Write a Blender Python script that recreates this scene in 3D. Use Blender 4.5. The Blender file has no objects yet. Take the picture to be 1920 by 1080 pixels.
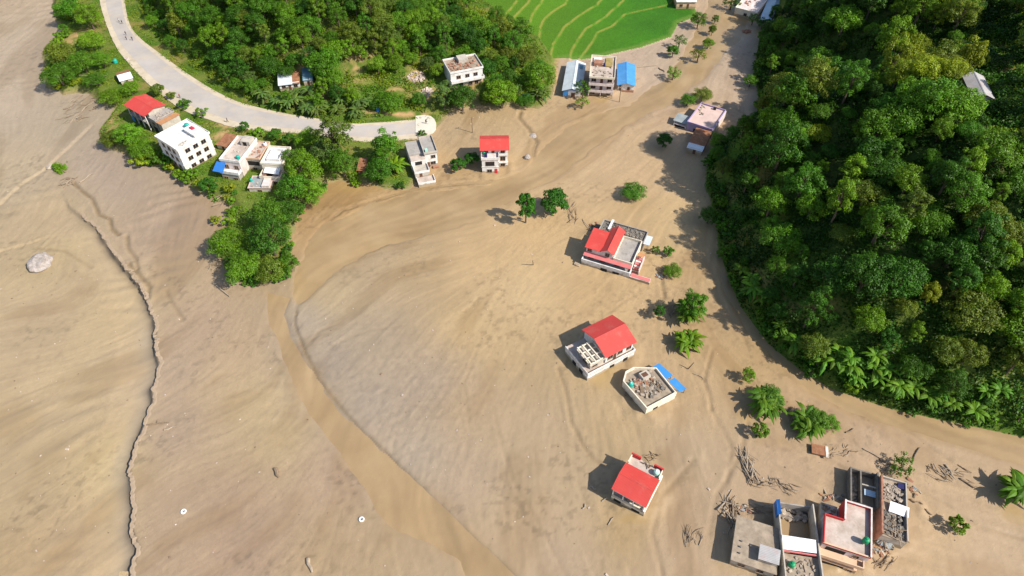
import bpy, bmesh, math, random
import numpy as np
from mathutils import Vector, Matrix

random.seed(7)
RNG = np.random.default_rng(11)
SC = bpy.context.scene
COL = SC.collection

# ------------------------------------------------------------------ camera, sky, sun, exposure
CAM_H, PITCH, FOC = 135.0, math.radians(48), 1280.0        # metres, downwards, pixels for a 1920 wide picture
cam_d = bpy.data.cameras.new('camera'); cam = bpy.data.objects.new('camera', cam_d); COL.objects.link(cam)
cam.location = (0, 0, CAM_H); cam.rotation_euler = (math.pi/2 - PITCH, 0, 0)
cam_d.sensor_width = 36; cam_d.lens = 36*FOC/1920; cam_d.clip_start = 1; cam_d.clip_end = 6000
SC.camera = cam

SUN_EL = math.radians(43)
SUN_DIR = Vector((0.90, -0.435, 0)).normalized()*math.cos(SUN_EL) + Vector((0, 0, math.sin(SUN_EL)))   # towards the sun
world = bpy.data.worlds.new('World'); SC.world = world; world.use_nodes = True
wn = world.node_tree.nodes; wl = world.node_tree.links
sky = wn.new('ShaderNodeTexSky'); sky.sky_type = 'NISHITA'; sky.sun_disc = False
sky.sun_elevation = SUN_EL; sky.sun_rotation = math.atan2(SUN_DIR.x, SUN_DIR.y)
wn['Background'].inputs['Strength'].default_value = 0.12
wl.new(sky.outputs[0], wn['Background'].inputs['Color'])
sun_d = bpy.data.lights.new('sun', 'SUN'); sun_d.energy = 4.7; sun_d.angle = math.radians(0.55); sun_d.color = (1.0, 0.95, 0.86)
sun = bpy.data.objects.new('sun', sun_d); COL.objects.link(sun)
sun.rotation_euler = SUN_DIR.to_track_quat('Z', 'Y').to_euler(); sun.location = (150, -60, 200)
SC.view_settings.view_transform = 'Standard'; SC.view_settings.look = 'None'
SC.view_settings.gamma = 1; SC.view_settings.exposure = 0.53
SC.cycles.max_bounces = 5; SC.cycles.diffuse_bounces = 3; SC.cycles.transmission_bounces = 3; SC.cycles.transparent_max_bounces = 4

# ------------------------------------------------------------------ picture plane <-> place
CT, ST = math.cos(PITCH), math.sin(PITCH)
def P(px, py, h=0.0):
    """the point at height h that the photograph shows at (px, py)"""
    u = (px-960)/FOC; v = (540-py)/FOC
    dy = CT+v*ST; dz = -ST+v*CT; t = (h-CAM_H)/dz
    return Vector((u*t, dy*t, h))
def proj(x, y, z):
    rz = z-CAM_H
    dep = y*CT-rz*ST
    return 960+FOC*x/dep, 540-FOC*(y*ST+rz*CT)/dep
def PL(pts, h=0.0): return [tuple(P(a, b, h)[:2]) for a, b in pts]

# ------------------------------------------------------------------ numpy noise and polygons
def vnoise(x, y, seed=0):
    xi = np.floor(x).astype(np.int64); yi = np.floor(y).astype(np.int64)
    fx = x-xi; fy = y-yi; fx = fx*fx*(3-2*fx); fy = fy*fy*(3-2*fy)
    def h(a, b):
        n = (a*374761393 + b*668265263 + seed*1442695041) & 0xffffffff
        n = ((n ^ (n >> 13))*1274126177) & 0xffffffff
        return ((n ^ (n >> 16)) & 0xffff)/65535.0
    a = h(xi, yi); b = h(xi+1, yi); c = h(xi, yi+1); d = h(xi+1, yi+1)
    return (a*(1-fx)+b*fx)*(1-fy)+(c*(1-fx)+d*fx)*fy
def fbm(x, y, seed=0, o=4, g=0.5):
    s = 0; a = 1; t = 0
    for k in range(o):
        s = s+a*(vnoise(x*2**k, y*2**k, seed+k*17)-0.5); t += a; a *= g
    return s/t*2
def sstep(a, b, x):
    t = np.clip((x-a)/(b-a), 0, 1); return t*t*(3-2*t)
def segdist(x, y, pts):
    """distance to a polyline and side (+ left of its direction)"""
    best = np.full(np.shape(x), 1e9); side = np.zeros(np.shape(x)); tt = np.zeros(np.shape(x)); n = len(pts)-1
    for i in range(n):
        ax, ay = pts[i]; bx, by = pts[i+1]; dx, dy = bx-ax, by-ay; L = dx*dx+dy*dy+1e-9
        t = np.clip(((x-ax)*dx+(y-ay)*dy)/L, 0, 1)
        d = np.hypot(x-ax-t*dx, y-ay-t*dy); m = d < best
        best = np.where(m, d, best); side = np.where(m, np.sign(dx*(y-ay)-dy*(x-ax)), side); tt = np.where(m, (i+t)/n, tt)
    return best, side, tt
def boxmask(x, y, pts, g):
    a = [p[0] for p in pts]; b = [p[1] for p in pts]; return (x > min(a)-g) & (x < max(a)+g) & (y > min(b)-g) & (y < max(b)+g)
def inpoly(x, y, poly):
    r = np.zeros(np.shape(x), bool); n = len(poly)
    for i in range(n):
        ax, ay = poly[i]; bx, by = poly[(i+1) % n]
        if ay == by: continue
        c = (ay > y) != (by > y)
        r ^= c & (x < (bx-ax)*(y-ay)/(by-ay)+ax)
    return r
def sdist(x, y, poly, open_pts=None):
    d = segdist(x, y, open_pts if open_pts is not None else list(poly)+[poly[0]])[0]
    return np.where(inpoly(x, y, poly), d, -d)
def s2l(c):
    c = np.asarray(c, float)/255
    return np.where(c <= 0.04045, c/12.92, ((c+0.055)/1.055)**2.4)

# ------------------------------------------------------------------ custom properties
def tag(o, label=None, cat=None, group=None, kind=None):
    if label: o['label'] = label
    if cat: o['category'] = cat
    if group: o['group'] = group
    if kind: o['kind'] = kind
    return o
def empty(name, loc=(0, 0, 0), rz=0.0, label=None, cat=None, group=None):
    o = bpy.data.objects.new(name, None); COL.objects.link(o); o.location = loc; o.rotation_euler = (0, 0, rz)
    o.empty_display_size = 0.5
    return tag(o, label, cat, group)
def link(name, me, parent=None, loc=None, rot=None, scale=None):
    o = bpy.data.objects.new(name, me); COL.objects.link(o)
    if parent: o.parent = parent
    if loc is not None: o.location = loc
    if rot is not None: o.rotation_euler = rot
    if scale is not None: o.scale = scale if hasattr(scale, '__len__') else (scale,)*3
    return o

# ------------------------------------------------------------------ materials
MATS = {}
def mat(name, col=(0.5, 0.5, 0.5), rough=0.8, var=0.15, scale=0.6, dirt=None, dirt_amt=0.0, bump=0.0, metal=0.0, seam=None, spec=0.3, seam_amt=0.25, splash=None):
    """painted or bare surface: tone variation, optional stains, optional pressed seams along one local axis"""
    if name in MATS: return MATS[name]
    m = bpy.data.materials.new(name); m.use_nodes = True; MATS[name] = m
    nt = m.node_tree; N = nt.nodes; L = nt.links; b = N['Principled BSDF']
    b.inputs['Roughness'].default_value = rough; b.inputs['Metallic'].default_value = metal
    b.inputs['Specular IOR Level'].default_value = spec
    tc = N.new('ShaderNodeTexCoord')
    nz = N.new('ShaderNodeTexNoise'); nz.inputs['Scale'].default_value = scale; nz.inputs['Detail'].default_value = 6; nz.inputs['Roughness'].default_value = 0.65
    L.new(tc.outputs['Object'], nz.inputs['Vector'])
    mr = N.new('ShaderNodeMapRange'); mr.inputs[1].default_value = 0.3; mr.inputs[2].default_value = 0.7
    mr.inputs[3].default_value = 1-var; mr.inputs[4].default_value = 1+var*0.6
    L.new(nz.outputs[0], mr.inputs[0])
    mx = N.new('ShaderNodeMix'); mx.data_type = 'RGBA'; mx.blend_type = 'MULTIPLY'; mx.inputs['Factor'].default_value = 1
    mx.inputs['A'].default_value = (*col, 1); L.new(mr.outputs[0], mx.inputs['B'])
    out = mx.outputs['Result']
    if dirt:
        n2 = N.new('ShaderNodeTexNoise'); n2.inputs['Scale'].default_value = scale*1.7; n2.inputs['Detail'].default_value = 8; n2.inputs['Roughness'].default_value = 0.7
        mp = N.new('ShaderNodeMapping'); mp.inputs['Location'].default_value = (7, 3, 5); mp.inputs['Scale'].default_value = (1, 1, 0.45)
        L.new(tc.outputs['Object'], mp.inputs[0]); L.new(mp.outputs[0], n2.inputs['Vector'])
        m2 = N.new('ShaderNodeMapRange'); m2.inputs[1].default_value = 0.62-dirt_amt*0.3; m2.inputs[2].default_value = 0.72
        m2.inputs[3].default_value = 0; m2.inputs[4].default_value = min(1, 0.5+dirt_amt*0.5)
        L.new(n2.outputs[0], m2.inputs[0])
        x2 = N.new('ShaderNodeMix'); x2.data_type = 'RGBA'; L.new(m2.outputs[0], x2.inputs['Factor']); L.new(out, x2.inputs['A'])
        x2.inputs['B'].default_value = (*dirt, 1); out = x2.outputs['Result']
    if splash is not None:
        # tide mark left by the flood: mud up to a ragged line above the ground of the thing
        sp = N.new('ShaderNodeSeparateXYZ'); L.new(tc.outputs['Object'], sp.inputs[0])
        n3 = N.new('ShaderNodeTexNoise'); n3.inputs['Scale'].default_value = 0.9; n3.inputs['Detail'].default_value = 5; L.new(tc.outputs['Object'], n3.inputs['Vector'])
        ma = N.new('ShaderNodeMath'); ma.operation = 'MULTIPLY_ADD'; ma.inputs[1].default_value = -1.6; L.new(n3.outputs[0], ma.inputs[0]); L.new(sp.outputs['Z'], ma.inputs[2])
        m3 = N.new('ShaderNodeMapRange'); m3.inputs[1].default_value = splash-0.8; m3.inputs[2].default_value = splash-0.45; m3.inputs[3].default_value = 0.85; m3.inputs[4].default_value = 0; L.new(ma.outputs[0], m3.inputs[0])
        x3 = N.new('ShaderNodeMix'); x3.data_type = 'RGBA'; L.new(m3.outputs[0], x3.inputs['Factor']); L.new(out, x3.inputs['A']); x3.inputs['B'].default_value = (0.30, 0.22, 0.13, 1); out = x3.outputs['Result']
    hgt = None
    if seam:
        wv = N.new('ShaderNodeTexWave'); wv.wave_type = 'BANDS'; wv.bands_direction = seam[0]; wv.inputs['Scale'].default_value = seam[1]
        wv.inputs['Distortion'].default_value = 0.0; L.new(tc.outputs['Object'], wv.inputs['Vector']); hgt = wv.outputs['Color']
        ms = N.new('ShaderNodeMapRange'); ms.inputs[1].default_value = 0; ms.inputs[2].default_value = 0.3
        ms.inputs[3].default_value = 1-seam_amt; ms.inputs[4].default_value = 1; L.new(wv.outputs['Color'], ms.inputs[0])
        xs = N.new('ShaderNodeMix'); xs.data_type = 'RGBA'; xs.blend_type = 'MULTIPLY'; xs.inputs['Factor'].default_value = 1
        L.new(out, xs.inputs['A']); L.new(ms.outputs[0], xs.inputs['B']); out = xs.outputs['Result']
    L.new(out, b.inputs['Base Color'])
    if bump or hgt is not None:
        bp = N.new('ShaderNodeBump'); bp.inputs['Strength'].default_value = bump or 0.35; bp.inputs['Distance'].default_value = 0.06
        L.new(hgt if hgt is not None else nz.outputs[0], bp.inputs['Height']); L.new(bp.outputs[0], b.inputs['Normal'])
    return m
MUD = (0.36, 0.27, 0.165)
def M(n): return MATS[n]
mat('white_paint', (0.72, 0.70, 0.67), 0.7, 0.14, 0.5, (0.42, 0.35, 0.27), 0.6, splash=0.7)
mat('pink_white_paint', (0.68, 0.58, 0.55), 0.7, 0.14, 0.5, (0.38, 0.30, 0.22), 0.6, splash=0.7)
mat('cream_paint', (0.72, 0.64, 0.50), 0.75, 0.12, 0.5, (0.30, 0.22, 0.14), 0.3, splash=0.7)
mat('bare_plaster', (0.46, 0.41, 0.34), 0.9, 0.2, 0.5, (0.2, 0.16, 0.12), 0.35, bump=0.2, splash=0.9)
mat('grey_concrete', (0.34, 0.31, 0.28), 0.92, 0.22, 0.5, (0.16, 0.13, 0.10), 0.35, bump=0.25)
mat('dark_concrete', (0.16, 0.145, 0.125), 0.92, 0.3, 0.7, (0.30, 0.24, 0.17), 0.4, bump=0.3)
mat('muddy_floor', (0.33, 0.26, 0.19), 0.85, 0.35, 0.5, (0.20, 0.15, 0.105), 0.45, bump=0.2)
mat('pale_floor', (0.50, 0.41, 0.35), 0.85, 0.25, 0.35, (0.28, 0.21, 0.15), 0.6, bump=0.15)
mat('red_sheet_x', (0.55, 0.058, 0.046), 0.55, 0.10, 0.25, (0.50, 0.13, 0.10), 0.3, seam=('X', 1.3), seam_amt=0.16)
mat('red_sheet_y', (0.55, 0.058, 0.046), 0.55, 0.10, 0.25, (0.50, 0.13, 0.10), 0.3, seam=('Y', 1.3), seam_amt=0.16)
mat('red_paint', (0.50, 0.035, 0.035), 0.65, 0.15, 0.5, (0.2, 0.05, 0.04), 0.2)
mat('pink_red_paint', (0.58, 0.16, 0.15), 0.65, 0.15, 0.5, MUD, 0.2)
mat('pale_sheet_y', (0.58, 0.63, 0.64), 0.5, 0.14, 0.3, (0.34, 0.36, 0.36), 0.25, seam=('Y', 0.9))
mat('blue_white_sheet_y', (0.45, 0.58, 0.68), 0.5, 0.12, 0.3, (0.6, 0.66, 0.7), 0.2, seam=('Y', 0.9))
mat('blue_sheet_y', (0.07, 0.28, 0.60), 0.5, 0.12, 0.3, (0.16, 0.40, 0.66), 0.2, seam=('Y', 0.9))
mat('blue_sheet_x', (0.05, 0.24, 0.56), 0.5, 0.12, 0.3, (0.12, 0.33, 0.6), 0.2, seam=('X', 1.4))
mat('bluegrey_sheet_x', (0.14, 0.27, 0.34), 0.55, 0.2, 0.4, (0.25, 0.24, 0.2), 0.3, seam=('X', 1.2))
mat('rust_sheet_x', (0.30, 0.13, 0.065), 0.8, 0.35, 0.6, (0.42, 0.24, 0.13), 0.4, seam=('X', 1.2))
mat('grey_sheet_x', (0.30, 0.33, 0.33), 0.6, 0.2, 0.4, (0.2, 0.18, 0.15), 0.3, seam=('X', 1.2))
mat('grey_sheet_y', (0.42, 0.40, 0.39), 0.6, 0.2, 0.4, (0.42, 0.28, 0.24), 0.45, seam=('Y', 1.0))
mat('white_sheet_x', (0.74, 0.75, 0.77), 0.5, 0.08, 0.3, (0.5, 0.48, 0.45), 0.15, seam=('X', 1.2))
mat('orange_sheet', (0.52, 0.25, 0.11), 0.7, 0.2, 0.6, (0.4, 0.2, 0.1), 0.3, seam=('X', 1.2))
mat('purple_paint', (0.36, 0.27, 0.44), 0.7, 0.15, 0.5, MUD, 0.25, splash=0.7)
mat('pinkish_floor', (0.58, 0.42, 0.36), 0.85, 0.15, 0.35, (0.45, 0.33, 0.30), 0.3)
mat('orange_peach_paint', (0.62, 0.42, 0.28), 0.75, 0.12, 0.5, MUD, 0.25, splash=0.7)
mat('window_glass', (0.018, 0.020, 0.024), 0.2, 0.2, 0.8, spec=0.5)
mat('dark_opening', (0.02, 0.018, 0.016), 0.9, 0.2, 0.8)
mat('window_frame', (0.35, 0.24, 0.16), 0.7, 0.1, 0.8)
mat('door_wood', (0.13, 0.06, 0.035), 0.6, 0.25, 1.2)
mat('timber', (0.22, 0.155, 0.10), 0.9, 0.35, 1.0, (0.38, 0.30, 0.21), 0.3, bump=0.4)
mat('pale_timber', (0.34, 0.27, 0.195), 0.9, 0.3, 1.0, (0.26, 0.19, 0.13), 0.3, bump=0.4)
mat('teal_plastic', (0.02, 0.35, 0.28), 0.4, 0.1, 1.0)
mat('green_plastic', (0.01, 0.26, 0.10), 0.4, 0.12, 1.0)
mat('mint_plastic', (0.36, 0.62, 0.52), 0.45, 0.12, 1.0)
mat('black_plastic', (0.02, 0.02, 0.022), 0.45, 0.1, 1.0)
mat('white_plastic', (0.80, 0.80, 0.80), 0.4, 0.05, 1.0)
mat('blue_tarp', (0.03, 0.16, 0.48), 0.5, 0.2, 0.6, (0.1, 0.3, 0.55), 0.2, bump=0.3)
mat('navy_cloth', (0.02, 0.02, 0.09), 0.8, 0.3, 1.0)
mat('red_cloth', (0.45, 0.03, 0.06), 0.8, 0.3, 1.0)
mat('rubble', (0.40, 0.33, 0.26), 0.95, 0.4, 1.2, (0.18, 0.13, 0.09), 0.4, bump=0.4)
mat('brick_rubble', (0.34, 0.16, 0.10), 0.95, 0.4, 1.2, (0.30, 0.24, 0.18), 0.4, bump=0.4)
mat('boulder_stone', (0.38, 0.33, 0.30), 0.95, 0.4, 1.2, (0.20, 0.155, 0.11), 0.6, bump=0.9)
mat('bark', (0.13, 0.095, 0.065), 0.95, 0.3, 2.0, bump=0.5)
mat('bund_earth', (0.33, 0.24, 0.09), 0.95, 0.35, 0.6, (0.14, 0.17, 0.03), 0.4, bump=0.4)

# ------------------------------------------------------------------ mesh builder
class MB:
    def __init__(s): s.v = []; s.f = []
    def add(s, vs, fs):
        k = len(s.v); s.v += [tuple(p) for p in vs]; s.f += [tuple(i+k for i in f) for f in fs]; return s
    def box(s, x0, x1, y0, y1, z0, z1):
        return s.add([(x0, y0, z0), (x1, y0, z0), (x1, y1, z0), (x0, y1, z0), (x0, y0, z1), (x1, y0, z1), (x1, y1, z1), (x0, y1, z1)],
                     [(0, 3, 2, 1), (4, 5, 6, 7), (0, 1, 5, 4), (1, 2, 6, 5), (2, 3, 7, 6), (3, 0, 4, 7)])
    def obox(s, c, size, rot=(0, 0, 0)):
        R = Matrix.Rotation(rot[2], 3, 'Z') @ Matrix.Rotation(rot[1], 3, 'Y') @ Matrix.Rotation(rot[0], 3, 'X')
        h = [q/2 for q in size]; c = Vector(c)
        vs = [c+R @ Vector((a*h[0], b*h[1], d*h[2])) for d in (-1, 1) for a, b in ((-1, -1), (1, -1), (1, 1), (-1, 1))]
        return s.add(vs, [(0, 3, 2, 1), (4, 5, 6, 7), (0, 1, 5, 4), (1, 2, 6, 5), (2, 3, 7, 6), (3, 0, 4, 7)])
    def prism(s, poly, z0, z1):
        n = len(poly); vs = [(x, y, z0) for x, y in poly]+[(x, y, z1) for x, y in poly]
        return s.add(vs, [tuple(range(n-1, -1, -1)), tuple(range(n, 2*n))]+[(i, (i+1) % n, n+(i+1) % n, n+i) for i in range(n)])
    def slab(s, q, t):
        """a sheet through four corners with thickness t downwards along its normal"""
        q = [Vector(p) for p in q]; n = (q[1]-q[0]).cross(q[3]-q[0]).normalized()*t
        return s.add(q+[p-n for p in q], [(0, 1, 2, 3), (7, 6, 5, 4), (0, 4, 5, 1), (1, 5, 6, 2), (2, 6, 7, 3), (3, 7, 4, 0)])
    def tube(s, pts, rad, n=6):
        pts = [Vector(p) for p in pts]; k0 = len(s.v)
        for i, p in enumerate(pts):
            d = (pts[min(i+1, len(pts)-1)]-pts[max(i-1, 0)]).normalized()
            a = d.orthogonal().normalized() if abs(d.z) > 0.98 or True else d
            if abs(d.z) < 0.95: a = d.cross(Vector((0, 0, 1))).normalized()
            else: a = d.cross(Vector((0, 1, 0))).normalized()
            b = d.cross(a); r = rad[i] if hasattr(rad, '__len__') else rad
            s.v += [tuple(p+(a*math.cos(t)+b*math.sin(t))*r) for t in [2*math.pi*j/n for j in range(n)]]
        for i in range(len(pts)-1):
            for j in range(n):
                a = k0+i*n+j; b = k0+i*n+(j+1) % n; s.f.append((a, b, b+n, a+n))
        s.f.append(tuple(k0+j for j in range(n-1, -1, -1))); e = k0+(len(pts)-1)*n; s.f.append(tuple(e+j for j in range(n)))
        return s
    def lathe(s, prof, n=14, c=(0, 0, 0)):
        k0 = len(s.v)
        for r, z in prof: s.v += [(c[0]+r*math.cos(2*math.pi*j/n), c[1]+r*math.sin(2*math.pi*j/n), c[2]+z) for j in range(n)]
        for i in range(len(prof)-1):
            for j in range(n):
                a = k0+i*n+j; b = k0+i*n+(j+1) % n; s.f.append((a, b, b+n, a+n))
        s.f.append(tuple(k0+j for j in range(n-1, -1, -1))); e = k0+(len(prof)-1)*n; s.f.append(tuple(e+j for j in range(n)))
        return s
    def mesh(s, name, m, smooth=False):
        me = bpy.data.meshes.new(name); me.from_pydata(s.v, [], s.f); me.update()
        if m: me.materials.append(MATS[m] if isinstance(m, str) else m)
        if smooth: me.polygons.foreach_set('use_smooth', [True]*len(me.polygons))
        return me
    def build(s, name, m, parent=None, smooth=False, **k):
        return link(name, s.mesh(name, m, smooth), parent, **k)
def box(parent, name, m, *b): return MB().box(*b).build(name, m, parent)

def quads_mesh(name, V, m, col=None, extra=None):
    """V: (n,4,3) array of separate quads"""
    n = len(V); me = bpy.data.meshes.new(name)
    me.vertices.add(n*4); me.vertices.foreach_set('co', np.ascontiguousarray(V, np.float32).ravel())
    me.loops.add(n*4); me.loops.foreach_set('vertex_index', np.arange(n*4, dtype=np.int32))
    me.polygons.add(n); me.polygons.foreach_set('loop_start', np.arange(0, n*4, 4, dtype=np.int32))
    me.update(calc_edges=True)
    if col is not None:
        at = me.attributes.new('tint', 'FLOAT_COLOR', 'POINT')
        c = np.ones((n*4, 4), np.float32); c[:, :3] = np.repeat(col, 4, axis=0); at.data.foreach_set('color', c.ravel())
    me.materials.append(m); return me
def grid_mesh(name, X, Y, Z, keep, attrs, m):
    """faces of a regular grid where keep is True"""
    ny, nx = X.shape; idx = np.arange(nx*ny).reshape(ny, nx)
    F = np.stack([idx[:-1, :-1], idx[:-1, 1:], idx[1:, 1:], idx[1:, :-1]], -1)[keep]
    used = np.unique(F); mp = np.full(nx*ny, -1, np.int64); mp[used] = np.arange(len(used)); F = mp[F]
    co = np.stack([X.ravel()[used], Y.ravel()[used], Z.ravel()[used]], -1).astype(np.float32)
    me = bpy.data.meshes.new(name); n = len(F)
    me.vertices.add(len(co)); me.vertices.foreach_set('co', co.ravel())
    me.loops.add(n*4); me.loops.foreach_set('vertex_index', F.astype(np.int32).ravel())
    me.polygons.add(n); me.polygons.foreach_set('loop_start', np.arange(0, n*4, 4, dtype=np.int32))
    me.polygons.foreach_set('use_smooth', np.ones(n, bool)); me.update(calc_edges=True)
    for k, a in attrs.items():
        if a.ndim == 3:
            at = me.attributes.new(k, 'FLOAT_COLOR', 'POINT'); c = np.ones((len(used), 4), np.float32); c[:, :3] = a.reshape(-1, 3)[used]
            at.data.foreach_set('color', c.ravel())
        else:
            at = me.attributes.new(k, 'FLOAT', 'POINT'); at.data.foreach_set('value', a.ravel()[used].astype(np.float32))
    me.materials.append(m); return me

# ------------------------------------------------------------------ terrain: outlines of the land, traced where they meet the mud
LAND_PX = [(100, -60), (98, 30), (118, 62), (95, 78), (80, 98), (84, 165), (120, 178), (165, 176), (185, 196), (216, 205), (196, 228), (182, 250), (192, 276),
           (236, 290), (252, 312), (300, 316), (335, 335), (360, 356), (392, 372), (432, 386), (440, 402), (412, 432), (400, 470), (424, 505), (446, 530), (478, 540), (510, 528), (545, 522),
           (556, 500), (548, 455), (562, 400), (600, 350), (640, 340), (690, 346), (720, 356), (768, 354), (786, 336), (766, 292), (772, 264), (812, 252), (822, 236),
           (850, 206), (882, 198), (930, 202), (970, 196), (1010, 208), (1036, 182), (1047, 150), (1048, 114), (1085, 112), (1122, 106), (1200, 88), (1258, 68), (1272, 42), (1306, 30), (1302, 0), (1296, -70)]
LAND = PL(LAND_PX)
HILL_L_PX = [(246, -60), (258, 20), (276, 60), (312, 98), (362, 134), (422, 172), (458, 190), (508, 206), (580, 218), (650, 225), (720, 221), (790, 212), (850, 197), (930, 192), (985, 186), (1010, 172), (1034, 118), (1012, 78), (958, 46), (895, 6), (868, -60)]
HL = PL(HILL_L_PX, 2.0)
HILL_L = HL+[(HL[-1][0], 900), (-420, 900), (-420, HL[0][1])]
HILL_R_PX = [(1450, -60), (1440, 20), (1424, 70), (1414, 130), (1424, 200), (1408, 244), (1350, 275), (1326, 305), (1322, 350), (1342, 400), (1346, 460), (1366, 525), (1388, 575), (1440, 645), (1500, 694), (1560, 730), (1680, 770), (1800, 795), (1920, 820), (2300, 880)]
HR = PL(HILL_R_PX)
HILL_R = HR+[(900, HR[-1][1]), (900, 900), (HR[0][0], 900)]
RICE_PX = [(1050, 113), (1085, 112), (1122, 106), (1200, 88), (1258, 68), (1272, 42), (1306, 30), (1302, 0), (1296, -70), (868, -60), (895, 6), (958, 46), (1012, 78), (1034, 112)]
RICE = PL(RICE_PX, 0.6)
BUNDS_PX = [[(1086, 112), (1100, 93), (1114, 72), (1119, 61), (1145, 49), (1172, 26), (1253, 8), (1300, -30)],
            [(1068, 112), (1073, 91), (1085, 70), (1100, 50), (1136, 29), (1167, 0), (1190, -30)],
            [(1034, 100), (1037, 79), (1061, 43), (1085, 26), (1119, 5), (1150, -30)],
            [(1010, 70), (1016, 34), (1033, 19), (1059, 2), (1080, -30)],
            [(975, 62), (987, 43), (999, 19), (1013, 0), (1030, -30)],
            [(940, 50), (949, 34), (968, 19), (987, 0), (1005, -30)],
            [(925, 40), (939, 26), (963, 0), (980, -30)]]
BUNDS = [PL(b, 0.8+0.8*i) for i, b in enumerate(BUNDS_PX)]
GULLY = [tuple(P(1412, 150)[:2]), (96, 214), (105, 196), (116, 187)]
WATER_PX = {'main': ([(500, 545), (500, 575), (502, 607), (516, 630), (532, 670), (552, 720), (573, 762), (607, 812), (637, 848), (656, 882), (681, 911), (706, 958), (744, 992), (805, 1016), (866, 1050), (884, 1100),
                      (985, 1100), (965, 1080), (930, 1042), (892, 1010), (855, 972), (815, 937), (770, 892), (730, 857), (677, 811), (655, 790), (620, 750), (592, 710), (565, 665), (542, 622), (531, 590), (542, 560)]),
            'sheet': ([(552, 540), (566, 470), (604, 424), (680, 388), (780, 362), (900, 348), (990, 322), (1012, 280), (1060, 240), (1180, 196), (1250, 145), (1296, 70), (1330, 0), (1345, -60),
                       (1430, -60), (1418, 0), (1395, 60), (1336, 130), (1270, 186), (1168, 238), (1096, 288), (1040, 336), (962, 372), (868, 424), (764, 452), (684, 474), (626, 512), (580, 560), (556, 575)]),
            'stream': ([(1352, 486), (1356, 540), (1400, 620), (1450, 668), (1520, 730), (1590, 772), (1700, 806), (1800, 836), (1960, 884), (2300, 960), (2300, 875), (1920, 816), (1800, 791), (1680, 766), (1560, 726), (1500, 690), (1444, 641), (1392, 572), (1370, 522), (1350, 470)])}
WATER = {k: PL(v) for k, v in WATER_PX.items()}
SCARP = PL([(100, 300), (118, 360), (130, 387), (155, 407), (182, 427), (197, 455), (217, 482), (240, 510), (262, 536), (275, 562), (287, 597), (291, 615), (290, 635), (291, 662), (297, 685), (295, 710), (283, 730), (285, 752), (277, 777), (265, 805), (247, 855), (242, 885), (250, 950), (247, 995), (260, 1032), (245, 1065), (240, 1130)])
CRACKS = [([(137, 342), (150, 355), (172, 372), (185, 402), (205, 410), (210, 430), (222, 440)], 0.45, 0.55), ([(237, 442), (240, 465), (255, 487), (258, 504)], 0.35, 0.5),
          ([(242, 495), (260, 515), (280, 537), (276, 560)], 0.4, 0.6), ([(1046, 690), (1062, 738), (1070, 790), (1090, 830), (1110, 858), (1132, 874)], 0.22, 0.45),
          ([(1286, 690), (1320, 712), (1330, 742), (1334, 770)], 0.2, 0.4), ([(1335, 655), (1326, 690), (1320, 712)], 0.2, 0.4), ([(1240, 524), (1246, 560)], 0.3, 0.5),
          ([(975, 210), (973, 222), (990, 240), (1002, 260), (1006, 264), (1000, 285), (1004, 303), (985, 322), (940, 338), (860, 345), (770, 356), (700, 378), (640, 395), (606, 425), (592, 450)], 0.35, 0.7),
          ([(1105, 905), (1135, 918)], 0.15, 0.4), ([(1255, 535), (1300, 545)], 0.1, 0.4), ([(170, 500), (120, 470), (72, 466)], 0.2, 0.5), ([(310, 545), (330, 580), (345, 600)], 0.2, 0.5), ([(1690, 800), (1780, 862)], 0.15, 0.5)]
CRACKS += [([(556, 582), (553, 608), (571, 657), (597, 710), (616, 736), (641, 766), (681, 811), (705, 831), (751, 876), (791, 916), (826, 951), (868, 991), (918, 1036), (956, 1073), (975, 1095)], .30, .36),
           ([(1345, 440), (1332, 500), (1350, 565), (1402, 645)], .12, .6), ([(1200, 545), (1120, 602), (1062, 680)], .08, .4), ([(1300, 862), (1240, 932), (1222, 1002), (1242, 1080)], .14, .5), ([(1062, 1080), (1010, 982), (962, 902), (932, 802), (925, 760)], .08, .4),
           ([(1332, 762), (1372, 842), (1362, 902)], .12, .5), ([(1402, 792), (1388, 852), (1342, 932), (1330, 1000)], .14, .5), ([(1450, 870), (1500, 905), (1560, 930)], .12, .5), ([(1690, 905), (1760, 935), (1830, 985), (1920, 1010)], .12, .5), ([(1110, 560), (1180, 600), (1200, 640)], .08, .4), ([(900, 640), (870, 720), (880, 800)], .07, .4), ([(640, 640), (690, 620), (760, 610)], .07, .4), ([(575, 650), (600, 620), (640, 605)], .1, .4)]
CRACKS = [(PL(a), d, w) for a, d, w in CRACKS]
RIDGE = PL([(-60, 430), (0, 382), (40, 345), (82, 318), (130, 275), (168, 238)])
RIDGE2 = PL([(-60, 500), (0, 470), (38, 460), (72, 450)])
BANKLINE = PL([(556, 582), (553, 608), (571, 657), (597, 710), (616, 736), (641, 766), (681, 811), (705, 831), (751, 876), (791, 916), (826, 951), (868, 991), (918, 1036), (956, 1073), (975, 1095)])

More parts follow.
